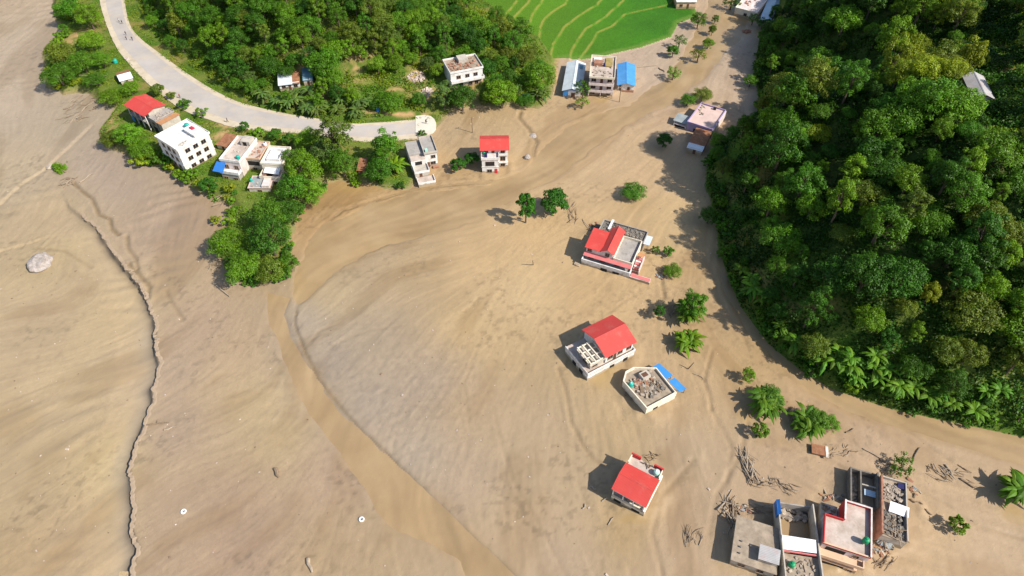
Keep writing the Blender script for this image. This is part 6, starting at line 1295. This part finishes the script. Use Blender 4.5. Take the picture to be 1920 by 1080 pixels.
    ('shrub', 'thin1', 1430, 44, 22, 'deep', 'dark bush before the pale blue shed', 'bush', .9),
    ('shrub', 'broad3', 1408, 152, 26, 'mid', 'bush at the foot of the right hill by the side valley water', 'bush', .8),
    ('broadleaf_tree', 'broad0', 1348, 268, 40, 'bright', 'bright tree beside the rusty hut', 'tree', .9),
    ('broadleaf_tree', 'broad4', 1330, 404, 34, 'deep', 'dark bush at the foot of the right hill across from the lone low bush', 'bush', .9),
]
for nm, key, px, py, w, hue, lab, cat_, sz in TREES:
    o = plant_px(nm, key, px, py, w*1.04, hue, lab, cat_, None, sz, (0.5, -0.5) if nm == 'fallen_tree' else (0, 0))
def fringe(line, n, off, label, group, hues, smin, smax, seed, z0=0.0):
    rg = random.Random(seed); seg = [(Vector(a), Vector(b)) for a, b in zip(line[:-1], line[1:])]; Ls = [(b-a).length for a, b in seg]
    for _ in range(n):
        i = rg.choices(range(len(seg)), Ls)[0]; a, b = seg[i]; p = a.lerp(b, rg.random()); nn = Vector((-(b-a).y, (b-a).x)).normalized()*rg.uniform(*off); p = p+nn
        px, py = proj(p.x, p.y, 1)
        if not (-20 < px < 1940 and -20 < py < 1100): continue
        plant('shrub', 'shrub%d' % rg.randrange(4), p.x, p.y, float(gz(p.x, p.y))-.15, rg.uniform(smin, smax), tone(rg.choice(hues), rg), label, 'bush', group, rg.uniform(.8, 1.2), rg.uniform(0, 6.28))
fringe(HR[2:], 120, (.1, 2.6), 'low bush in the fringe where the right hill meets the mud', 'bushes along the right hill foot', ['deep', 'mid', 'mid', 'bright'], .7, 1.5, 801)
fringe(PL([(190, 262), (236, 280), (252, 300), (300, 308), (335, 326), (360, 346), (392, 362), (430, 378)], 1.5), 46, (-.5, 4.5), 'bush in the green belt between the bank houses and the mud', 'bushes on the bank below the houses', ['bright', 'mid', 'yellow', 'bright'], .6, 1.3, 802)
fringe(PL([(100, 20), (120, 66), (90, 100), (92, 160), (150, 170)], 1.5), 26, (-.5, 5), 'bush on the far left bank beside the river bed', 'bushes on the far left bank', ['bright', 'mid', 'yellow'], .6, 1.3, 803)
fringe(PL([(430, 380), (420, 440), (404, 470), (446, 528), (478, 536), (540, 520), (548, 455), (560, 405), (598, 355), (640, 342), (700, 346), (760, 352)], .8), 50, (.2, 2.2), 'bush in the shore fringe of the tree spit', 'bushes round the tree spit', ['mid', 'deep', 'bright'], .6, 1.2, 804)
banana_clump('a', 1440, 754, 84, 14, 'banana plant in the left clump of the two by the wooded hill stream', 'banana plants of the left stream clump')
banana_clump('b', 1518, 792, 86, 14, 'banana plant in the right clump above the half buried brown roof', 'banana plants of the right stream clump')
banana_clump('c', 1294, 582, 72, 13, 'banana plant in the upper clump right of the slim tree in mid mud', 'banana plants of the upper mid mud clump')
banana_clump('d', 1290, 638, 66, 10, 'banana plant in the yellowish clump above the blue awnings', 'banana plants of the lower mid mud clump', 'bright')
banana_clump('e', 1912, 918, 84, 10, 'large banana plant at the right edge of the picture', 'banana plants at the right edge', s=1.5)
banana_clump('f', 1012, 178, 52, 6, 'banana plant in the clump right of the blue sheet by the rill', 'banana plants by the rill head', 'grey')
banana_clump('g', 742, 312, 46, 6, 'banana plant at the shore beside the grey terraced house', 'banana plants beside the grey house', 'bright')

# undergrowth: leafy ground cover nobody could count
def cover(name, label, n, test, size, hgt, cols, seed, xr, yr):
    rng = np.random.default_rng(seed); X = rng.uniform(*xr, n*3); Y = rng.uniform(*yr, n*3)
    ok = test(X, Y); X, Y = X[ok], Y[ok]; Z = gz(X, Y); px, py = proj(X, Y, Z)
    ok = (px > -80) & (px < 2000) & (py > -80) & (py < 1160)
    for fx, fy, fa, fw, fd in FOOT:
        c, s_ = math.cos(fa), math.sin(fa); u = (X-fx)*c+(Y-fy)*s_; v = -(X-fx)*s_+(Y-fy)*c; ok &= ~((np.abs(u) < fw) & (np.abs(v) < fd))
    X, Y, Z = X[ok], Y[ok], Z[ok]; clump = sstep(-0.45, 0.5, fbm(X/3.2, Y/3.2, seed, 3)); keep = rng.random(len(X)) < 0.25+0.75*clump
    X, Y, Z, clump = X[keep][:n], Y[keep][:n], Z[keep][:n], clump[keep][:n]
    z = Z+hgt*clump*rng.uniform(0.1, 1.0, len(X)); c = np.stack([X, Y, z], -1)
    nrm = unit(rng.normal(0, 0.6, c.shape)+np.array((0, 0, 1.0)))
    hue = sstep(-0.5, 0.5, fbm(X/7, Y/7, seed+5, 3)+rng.normal(0, 0.25, len(X)))[:, None]
    col = (np.array(cols[0])*(1-hue)+np.array(cols[1])*hue)*tints(len(X), rng, 0.7, 1.3)
    me = quads_mesh(name, leaves(c, nrm, size*rng.uniform(0.6, 1.4, len(c)), size*0.6*rng.uniform(0.6, 1.4, len(c)), rng), M('leaf'), col)
    o = link(name, me); o.color = (1, 1, 1, 1); return tag(o, label, 'undergrowth', None, 'stuff')
ROADP_ = None
ROADP = [(p.x, p.y) for p in [a.lerp(b, -0.01) for a, b in zip(eo, ei)]]+[(p.x, p.y) for p in [a.lerp(b, 1.0) for a, b in zip(eo, ei)]][::-1]
def upper_meadow(x, y):
    z = gz(x, y); px, py = proj(x, y, z); return (dr_of(x, y) > 1) & (px > 1800) & (py < 250)
cover('meadow_grass', 'bright grass and weeds round the lone hill shed at the upper right', 26000, upper_meadow, 0.6, 0.9, [GREEN['bright'], GREEN['yellow']], 605, (95, 176), (130, 300))
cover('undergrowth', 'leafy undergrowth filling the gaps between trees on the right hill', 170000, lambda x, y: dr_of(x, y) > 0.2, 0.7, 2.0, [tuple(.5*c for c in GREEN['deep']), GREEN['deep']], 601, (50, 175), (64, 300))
def bare(x, y):
    r = np.zeros(np.shape(x), bool)
    for px, py, rx, ry in [(568, 118, 11, 18), (672, 128, 20, 18), (705, 120, 14, 12), (745, 172, 20, 9), (800, 178, 20, 12), (780, 145, 22, 11), (893, 168, 7, 14), (742, 214, 70, 6), (420, 258, 20, 12), (435, 232, 26, 9), (150, 70, 22, 16)]:
        q = hit(px, py); sx = max((hit(px+rx, py)-q).length, 1.0); sy = max((hit(px, py+ry)-q).length, 1.0); r |= ((x-q.x)/sx)**2+((y-q.y)/sy)**2 < 0.8
    return r
cover('undergrowth', 'leafy undergrowth on the slope above the road', 100000, lambda x, y: (dl_of(x, y) > 1.0) & ~inpoly(x, y, RICE) & ~bare(x, y), 0.62, 1.3, [GREEN['mid'], GREEN['yellow']], 602, (-190, 40), (180, 300))
cover('undergrowth', 'grass and weeds on the bank between the road and the mud', 90000, lambda x, y: (sdist(x, y, LAND, LAND) > 0.8) & (dl_of(x, y) < 0) & ~inpoly(x, y, RICE) & ~inpoly(x, y, ROADP) & ~bare(x, y), 0.45, 0.7, [GREEN['bright'], GREEN['yellow']], 603, (-190, 30), (110, 300))

# ------------------------------------------------------------------ driftwood, rubble, poles, small things in the mud
def log(pa, pb, r, label, m='timber', za=0.15, zb=0.25, twigs=0, name='log', group=None, bend=0.3):
    a, b = P(*pa), P(*pb); a.z = float(gz(a.x, a.y))+za; b.z = float(gz(b.x, b.y))+zb
    e = empty(name, a, 0, label, 'log' if name == 'log' else name.replace('_', ' '), group); d = b-a; n = Vector((-d.y, d.x, 0)).normalized()
    MB().tube([(0, 0, 0), d*0.35+n*random.uniform(-bend, bend), d*0.7+n*random.uniform(-bend, bend)+Vector((0, 0, .05)), d], [r*1.15, r, r*0.85, r*0.5], 7).build('trunk', m, e)
    for k in range(twigs):
        t = random.uniform(.35, .95); q = d*t; w = (n*random.choice((-1, 1))*random.uniform(.4, 1.0)+d.normalized()*random.uniform(.2, .8)+Vector((0, 0, random.uniform(0, .6))))*d.length*0.25
        MB().tube([q, q+w*.6, q+w], [r*.45, r*.3, r*.12], 5).build('branch', m, e)
    return e
def pile(name, label, px, py, wpx, hpx, n, L, r, axis, seed, m=('timber', 'pale_timber')):
    """a heap of driftwood; axis: main direction in degrees"""
    rg = random.Random(seed); q = P(px, py); e = empty(name, (q.x, q.y, float(gz(q.x, q.y))), 0, label, 'driftwood')
    sx = (P(px+wpx/2, py)-q).length; sy = (P(px, py+hpx/2)-q).length
    for k in range(n*2):
        a = math.radians(axis+rg.gauss(0, 30)); l = L*rg.uniform(.5, 1.2)/2; c = Vector((rg.uniform(-sx, sx), rg.uniform(-sy, sy), rg.uniform(.0, .5))); d = Vector((math.cos(a), math.sin(a), rg.uniform(-.15, .25)))*l
        k2 = Vector((rg.uniform(-.2, .2), rg.uniform(-.2, .2), .05))
        MB().tube([c-d, c+k2, c+d], [r*(1 if k < n else .5)*rg.uniform(.8, 1.2), r*(1 if k < n else .5), r*.3], 6).build('log' if k < n else 'branch', rg.choice(m), e)
    return e
pile('driftwood_pile', 'tall driftwood pile against the bare slab roof', 1372, 968, 26, 60, 16, 5.0, .17, 80, 1)
pile('driftwood_pile', 'pale driftwood heap standing up below the small tree', 1402, 872, 16, 40, 11, 4.6, .16, 95, 2, ('pale_timber',))
pile('driftwood_pile', 'driftwood trailing right of the pale heap', 1430, 906, 60, 18, 10, 3.0, .12, -15, 3)
pile('driftwood_pile', 'sticks scattered behind the red parapet house', 1482, 918, 24, 20, 7, 2.4, .12, -40, 4)
pile('driftwood_pile', 'branch tangle on the mud left of the bare slab', 1298, 1005, 34, 34, 12, 2.6, .07, 70, 5)
pile('driftwood_pile', 'branches strewn right of the leaning half buried tree', 1780, 890, 70, 22, 12, 3.0, .13, -30, 6)
pile('driftwood_pile', 'roots and branches caught by the far left bank', 150, 205, 54, 46, 26, 3.4, .10, 60, 7)
pile('driftwood_pile', 'driftwood at the broken root end of the river crack', 128, 342, 24, 12, 8, 3.0, .12, 30, 8)
pile('driftwood_pile', 'bare branches of the fallen tree above the large red roofed house', 1074, 398, 16, 34, 9, 4.5, .09, 80, 9)
pile('driftwood_pile', 'broken stems between the slim tree and the banana clump', 1258, 582, 16, 22, 9, 2.6, .10, 60, 10)
pile('driftwood_pile', 'flattened stems between the two stream banana clumps', 1488, 776, 22, 20, 9, 2.6, .10, 50, 11)
pile('driftwood_pile', 'wreckage behind the back terrace of the lowest free red house', 1222, 858, 26, 12, 7, 1.8, .09, -20, 12, ('timber',))
pile('driftwood_pile', 'broken branches at the tip of the tree spit', 402, 500, 16, 14, 7, 2.4, .08, 30, 13)
pile('driftwood_pile', 'brushwood at the water edge below the crowded cluster', 425, 378, 30, 22, 12, 2.4, .08, 20, 14)
pile('driftwood_pile', 'wreckage in the mud in front of the peach balconies', 1655, 1052, 40, 20, 8, 2.4, .10, 20, 21)
pile('driftwood_pile', 'timber and branches on the mud behind the bare slab roof', 1430, 958, 44, 14, 9, 3.2, .11, -18, 22)
pile('driftwood_pile', 'dark branches behind the ruined house roof', 1672, 884, 30, 10, 8, 2.4, .09, -20, 23)
pile('driftwood_pile', 'sticks at the lower left corner of the house with blue awnings', 1178, 742, 16, 16, 6, 1.8, .07, 40, 24)
pile('driftwood_pile', 'brush washed against the wall end of the large red roofed house', 1240, 506, 22, 12, 8, 2.2, .08, 10, 25)
pile('driftwood_pile', 'twigs on the mud below the half buried brown roof', 1580, 845, 50, 22, 9, 2.0, .08, 20, 26)
for a, b, r, lab, tw in [((405, 535), (431, 557), .22, 'pale straight log at the tip of the tree spit', 0), ((578, 1048), (586, 1074), .38, 'thick log in the mud near the bottom edge', 0), ((517, 880), (524, 896), .45, 'short stump in the mud left of the flood channel', 1),
                         ((276, 797), (318, 793), .16, 'upper log right of the long river crack', 1), ((308, 806), (330, 801), .2, 'lower log right of the long river crack', 0), ((300, 636), (290, 634), .3, 'stub lodged in the middle of the long river crack', 0),
                         ((1618, 842), (1650, 860), .14, 'thin log left of the leaning half buried tree', 1), ((1650, 862), (1682, 876), .14, 'log touching the leaning half buried tree', 1), ((1712, 862), (1724, 840), .16, 'bare trunk rising from the leaning half buried tree', 0),
                         ((1706, 938), (1728, 948), .2, 'log beside the long ruined house', 0), ((1734, 956), (1747, 966), .2, 'log between the ruined house and the lone bush', 0), ((1772, 872), (1784, 892), .22, 'dark log lying upright in the branches near the right edge', 1), ((1800, 898), (1826, 916), .22, 'dark log leading to the right edge banana plants', 2),
                         ((1105, 912), (1118, 918), .12, 'pale plank in the shadow of the lowest free red house', 0), ((1128, 940), (1138, 934), .1, 'pale stick left of the lowest free red house', 0), ((1140, 985), (1152, 970), .1, 'pale stick below the lowest free red house', 0), ((1092, 954), (1097, 945), .14, 'short white stick far left of the lowest free red house', 0),
                         ((1400, 775), (1412, 786), .12, 'dark stick below the left banana clump', 1), ((1585, 812), (1600, 804), .15, 'stick on the mud right of the right banana clump', 1), ((155, 153), (206, 155), .22, 'grey fallen pole lying across the far left bank', 0), ((170, 168), (196, 170), .2, 'short grey beam below the fallen pole', 0),
                         ((1092, 412), (1110, 438), .08, 'thin fallen branch pointing at the large red roofed house', 1), ((150, 343), (175, 326), .14, 'curved root right of the tuft on the river crack', 0), ((1300, 700), (1322, 712), .08, 'thin stick on the rill right of the blue awnings', 1), ((1235, 128), (1246, 136), .2, 'dark log in the shallow water near the blue roof', 0), ((1196, 127), (1232, 124), .1, 'thin pole floating right of the blue roof', 0)]:
    log(a, b, r, lab, random.choice(('timber', 'pale_timber')) if 'pale' not in lab and 'white' not in lab else 'pale_timber', twigs=tw)
def stone(name, px, py, wpx, label, seed, m='boulder_stone', flat=.6, cat_='boulder', asp=1.0):
    q = P(px, py); dep = q.y*CT+CAM_H*ST; r = wpx*dep/FOC/2
    bm = bmesh.new(); bmesh.ops.create_icosphere(bm, subdivisions=3, radius=1); rg = random.Random(seed); o = [Vector((rg.uniform(-9, 9), rg.uniform(-9, 9), rg.uniform(-9, 9))) for _ in range(2)]
    from mathutils import noise
    for v in bm.verts: d = v.co.normalized(); v.co = d*(1+.30*noise.noise(d*1.6+o[0])+.16*noise.noise(d*4+o[1])); v.co.x *= r; v.co.y *= r*asp; v.co.z *= r*flat
    me = bpy.data.meshes.new(name); bm.to_mesh(me); bm.free(); me.materials.append(M(m))
    return tag(link(name, me, None, (q.x, q.y, float(gz(q.x, q.y))+r*flat*.25)), label, cat_)
stone('boulder', 75, 495, 42, 'large pale boulder stranded in the river bed at the left', 1, flat=.55, asp=1.15)
stone('boulder', 989, 296, 12, 'small round pale boulder beside the rill near the three storey red house', 2, flat=.8)
stone('boulder', 1000, 254, 15, 'flat grey stone at the bend of the small rill', 3, flat=.3)
stone('mud_clod', 95, 312, 16, 'clod at the foot of the tuft', 4, 'rubble', .4, 'clod')
for i, (px, py, lab) in enumerate([(345, 960, 'left white ring lying flat on the mud'), (678, 974, 'right white ring lying flat on the mud near the flood channel')]):
    q = P(px, py); mb = MB(); k0 = 0; R_, r_ = .42, .17
    vs = [((R_+r_*math.cos(b_))*math.cos(a), (R_+r_*math.cos(b_))*math.sin(a), r_*math.sin(b_)) for a in [6.2832*u/20 for u in range(20)] for b_ in [6.2832*u/8 for u in range(8)]]
    fs = [(u*8+v, ((u+1) % 20)*8+v, ((u+1) % 20)*8+(v+1) % 8, u*8+(v+1) % 8) for u in range(20) for v in range(8)]
    tag(mb.add(vs, fs).build('ring', 'white_plastic', None, True, loc=(q.x, q.y, float(gz(q.x, q.y))+.16)), lab, 'ring')
def pole(px, py, hgt, label, lean=(0, 0), arm=True):
    q = hit(px, py); e = empty('utility_pole', q, random.uniform(0, 3), label, 'pole'); e.rotation_euler = (lean[0], lean[1], 0.6)
    MB().tube([(0, 0, -.8), (0, 0, hgt)], [.15, .10], 7).build('post', 'timber', e)
    if arm: MB().box(-.8, .8, -.06, .06, hgt-.55, hgt-.42).build('crossarm', 'timber', e); [MB().lathe([(.05, 0), (.06, .1), (.03, .18)], 7, (u, 0, hgt-.42)).build('insulator', 'white_plastic', e) for u in (-.7, .7)]
pole(886, 250, 6, 'pole standing in the mud above the three storey red house'); pole(1161, 192, 6.5, 'pole standing in the mud below the blue roof'); pole(1000, 497, 3.2, 'leaning stump pole alone in the middle of the mud', (0.25, -0.3), False)
pole(1290, 692, 3.0, 'thin stake in the mud right of the blue awnings', (.2, .2), False)
q = P(1082, 497); o = MB().obox((0, 0, .2), (1.6, .9, .5), (.2, .1, -.5)).box(-.5, .5, -.3, .3, .3, .5).build('crate', 'pink_white_paint', None, loc=(q.x, q.y, float(gz(q.x, q.y)))); tag(o, 'pink box like wreck in the mud left of the large red roofed house', 'wreck')
q = hit(986, 180, .6); mb = MB()
for i in range(6):
    for j in range(5): pass
g_ = [[(i*.6-1.5+random.uniform(-.1, .1), j*.6-1.2+random.uniform(-.1, .1), .9-.12*((i-2.5)**2+(j-2)**2)*.5+random.uniform(-.12, .12)) for j in range(5)] for i in range(6)]
mb.add([p for r_ in g_ for p in r_], [(i*5+j, (i+1)*5+j, (i+1)*5+j+1, i*5+j+1) for i in range(5) for j in range(4)]); o = mb.build('tarpaulin', 'blue_tarp', None, loc=q); o.modifiers.new('thickness', 'SOLIDIFY').thickness = .03
tag(o, 'blue tarpaulin crumpled under the trees at the rill head', 'tarpaulin')
q = hit(708, 207, .6); o = MB().lathe([(.55, 0), (.6, .1), (.6, 1.3), (.5, 1.45), (.2, 1.5)], 14).build('drum', 'blue_tarp', None, loc=q); tag(o, 'blue drum at the roadside above the road end', 'drum')
for i, (px, py, w, n_, lab) in enumerate([(782, 146, 34, 70, 'pale heap of broken stone on the slope left of the white rubble roofed house'), (800, 176, 30, 50, 'lower pale stone heap above the road end slab'), (1400, 60, 16, 26, 'orange brick heap below the cream house at the top edge'), (240, 112, 10, 12, 'white stones beside the road near the tiny hut')]):
    q = hit(px, py); e = empty('rubble_heap', q, 0, lab, 'rubble heap'); dep = q.y*CT+(CAM_H-q.z)*ST; R_ = w*dep/FOC/2; rg = random.Random(70+i); mb = MB()
    for _ in range(n_):
        a = rg.uniform(0, 6.28); rr_ = R_*math.sqrt(rg.random()); x, y = rr_*math.cos(a), rr_*math.sin(a)*.8; k = rg.uniform(.25, .8)
        mb.obox((x, y, float(gz(q.x+x, q.y+y))-q.z+.15+.5*(1-rr_/R_)*rg.random()), (k*1.3, k, k*.7), (rg.uniform(-.5, .5), rg.uniform(-.5, .5), rg.uniform(0, 3)))
    o = mb.build('stones', 'brick_rubble' if i == 2 else 'pale_floor', e); o['kind'] = 'stuff'
rg = random.Random(93)
for i, (px, py, w_, h_, n_, lab) in enumerate([(1560, 935, 40, 16, 22, 'broken masonry and boards behind the red parapet house'), (1650, 1030, 36, 18, 18, 'broken boards around the collapsed shed'), (1395, 955, 26, 14, 16, 'broken boards between driftwood and bare slab'), (1710, 915, 24, 30, 14, 'scattered bricks right of the long ruined house'), (1232, 520, 40, 10, 12, 'bricks along the low wall of the large red roofed house'), (1115, 425, 22, 16, 14, 'rubble at the back left corner of the large red roofed house')]):
    q = P(px, py); e = empty('debris_heap', (q.x, q.y, float(gz(q.x, q.y))), 0, lab, 'debris'); sx = (P(px+w_/2, py)-q).length; sy = (P(px, py+h_/2)-q).length
    for k in range(n_):
        x, y = rg.gauss(0, sx*.5), rg.gauss(0, sy*.5); z = float(gz(q.x+x, q.y+y))-e.location.z
        MB().obox((x, y, z+.12), (rg.uniform(.3, 1.4), rg.uniform(.15, .6), rg.uniform(.06, .35)), (rg.uniform(-.4, .4), rg.uniform(-.3, .3), rg.uniform(0, 3))).build('board', rg.choice(['timber', 'pale_timber', 'rubble', 'brick_rubble', 'grey_sheet_x', 'rust_sheet_x', 'dark_concrete']), e)
# the green tuft lying at the head of the crack
q = P(112, 318, .5); e = empty('fallen_clump', (q.x, q.y, float(gz(q.x, q.y))), 0, 'bright green fallen grass clump at the head of the river crack', 'grass clump')
rg = np.random.default_rng(77); n_ = 1500; t = rg.random(n_); c = np.stack([-3.6*t+rg.normal(0, .5, n_)*(1.1-t)+1.0, 1.4*t+rg.normal(0, .9, n_)*(1.15-t), .3+1.5*np.sin(t*2.6)*rg.random(n_)], -1)
nr = unit(rg.normal(0, .6, c.shape)+np.array((.3, -.3, 1))); o = link('blades', quads_mesh('blades', leaves(c, nr, .8*rg.uniform(.6, 1.3, n_), .22, rg), M('leaf'), tints(n_, rg)), e); o.color = tone('bright')
MB().tube([(2.2, -1.0, .1), (1.0, -.2, .4), (-.6, .4, .5)], [.3, .22, .1], 7).build('root', 'timber', e)
# pebbles and scraps dropped over the mud
rg = random.Random(91); mb = MB(); mb2 = MB(); cnt = 0
while cnt < 420:
    px, py = rg.uniform(0, 1920), rg.uniform(180, 1080)
    if rg.random() < .5: px, py = rg.gauss(*rg.choice([(920, 90), (660, 120), (1300, 120), (1700, 140), (330, 130), (60, 60)])), rg.gauss(*rg.choice([(600, 70), (760, 90), (900, 90), (450, 60)]))
    q = P(px, py); i, j = int((q.x-gx[0])/GS), int((q.y-gy[0])/GS)
    if not (2 < i < len(gx)-2 and 2 < j < len(gy)-2) or G_DL[j, i] > 0 or G_DHR[j, i] > 0 or G_WA[j, i] > -1: continue
    k = rg.uniform(.08, .24)*(1.7 if rg.random() < .06 else 1); (mb if rg.random() < .55 else mb2).obox((q.x, q.y, float(gz(q.x, q.y))+k*.15), (k*rg.uniform(.8, 2.0), k, k*.6), (rg.uniform(-.4, .4), rg.uniform(-.4, .4), rg.uniform(0, 3))); cnt += 1
tag(mb.build('pebbles', 'pale_floor'), 'pale pebbles and scraps strewn over the mud', 'pebbles', None, 'stuff'); tag(mb2.build('driftwood_scraps', 'timber'), 'dark scraps and clods strewn over the mud', 'scraps', None, 'stuff')

# ------------------------------------------------------------------ people on the road
for n_, c_ in (('skin', (.28, .15, .09)), ('hair', (.015, .012, .01)), ('trousers', (.03, .03, .045)), ('shirt_dark', (.05, .04, .05)), ('shirt_red', (.30, .05, .04)), ('shirt_white', (.6, .58, .55))): mat(n_, c_, .8, .1, 3)
def person_mesh(stride, shirt):
    J = {'pelvis': (0, 0, .95), 'chest': (0, 0.01, 1.28), 'neck': (0, .02, 1.48), 'head': (0, .03, 1.58), 'top': (0, .03, 1.72), 'hl': (-.10, 0, .90), 'kl': (-.11, stride*.5, .50), 'al': (-.11, stride*.6-.05, .08), 'fl': (-.12, stride*.6+.14, .04), 'hr': (.10, 0, .90), 'kr': (.11, -stride*.3, .50), 'ar': (.11, -stride*.9, .08), 'fr': (.12, -stride*.9+.17, .04),
         'sl': (-.19, 0, 1.40), 'el': (-.25, -stride*.3-.02, 1.13), 'wl': (-.25, -stride*.2+.06, .90), 'tl': (-.25, -stride*.15+.08, .80), 'sr': (.19, 0, 1.40), 'er': (.25, stride*.3, 1.13), 'wr': (.25, stride*.5+.06, .90), 'tr': (.25, stride*.5+.1, .80)}
    E_ = [('pelvis', 'chest'), ('chest', 'neck'), ('neck', 'head'), ('head', 'top'), ('pelvis', 'hl'), ('hl', 'kl'), ('kl', 'al'), ('al', 'fl'), ('pelvis', 'hr'), ('hr', 'kr'), ('kr', 'ar'), ('ar', 'fr'), ('chest', 'sl'), ('sl', 'el'), ('el', 'wl'), ('wl', 'tl'), ('chest', 'sr'), ('sr', 'er'), ('er', 'wr'), ('wr', 'tr')]
    Rr = {'pelvis': .15, 'chest': .16, 'neck': .065, 'head': .10, 'top': .085, 'hl': .10, 'hr': .10, 'kl': .065, 'kr': .065, 'al': .045, 'ar': .045, 'fl': .04, 'fr': .04, 'sl': .07, 'sr': .07, 'el': .05, 'er': .05, 'wl': .035, 'wr': .035, 'tl': .03, 'tr': .03}
    ks = list(J); me = bpy.data.meshes.new('person'); me.from_pydata([J[k] for k in ks], [(ks.index(a), ks.index(b)) for a, b in E_], [])
    o = bpy.data.objects.new('person_tmp', me); COL.objects.link(o); o.modifiers.new('skin', 'SKIN'); o.modifiers.new('sub', 'SUBSURF').levels = 1
    for i, k in enumerate(ks): v = me.skin_vertices[0].data[i]; v.radius = (Rr[k], Rr[k]*(.72 if k in ('pelvis', 'chest') else 1)); v.use_root = (k == 'pelvis')
    dg = bpy.context.evaluated_depsgraph_get(); m2 = bpy.data.meshes.new_from_object(o.evaluated_get(dg)); bpy.data.objects.remove(o); m2.name = 'person'
    m2.materials.clear()
    for n_ in ('trousers', shirt, 'skin', 'hair'): m2.materials.append(M(n_))
    for p in m2.polygons:
        z = p.center.z; x = abs(p.center.x); p.use_smooth = True
        p.material_index = 3 if z > 1.63 or (z > 1.52 and p.center.y < .0) else 2 if z > 1.46 or (x > .2 and z < 1.1) or z < .07 else 1 if z > .95 else 0
    return m2
PM = [person_mesh(.28, 'shirt_dark'), person_mesh(.05, 'shirt_red'), person_mesh(.3, 'shirt_white')]
for px, py, k, rz, lab in [(237, 66, 0, 3.0, 'upper of two people walking in file up the road, dark shirt'), (238, 75, 1, 2.8, 'lower of two people walking in file up the road, red shirt'), (249, 76, 0, .3, 'person in dark shirt walking at the right side of the road'), (224, 42, 2, 2.5, 'person in white shirt at the top of the road, left of another'), (230, 45, 0, 1.0, 'person in dark shirt standing at the top of the road'),
                           (338, 184, 1, 4.0, 'person in red shirt standing at the road bend edge'), (427, 229, 0, 1.5, 'person in dark shirt at the road edge above the tall white house'), (799, 232, 0, .5, 'person in dark shirt standing on the road end slab')]:
    q = P(px, py, 2.3 if px < 700 else 1.06); z = road_z(q)+.02 if px < 700 else 1.06; q = P(px, py, z)
    tag(link('person', PM[k], None, (q.x, q.y, z), (0, 0, rz), 1.02), lab, 'person')
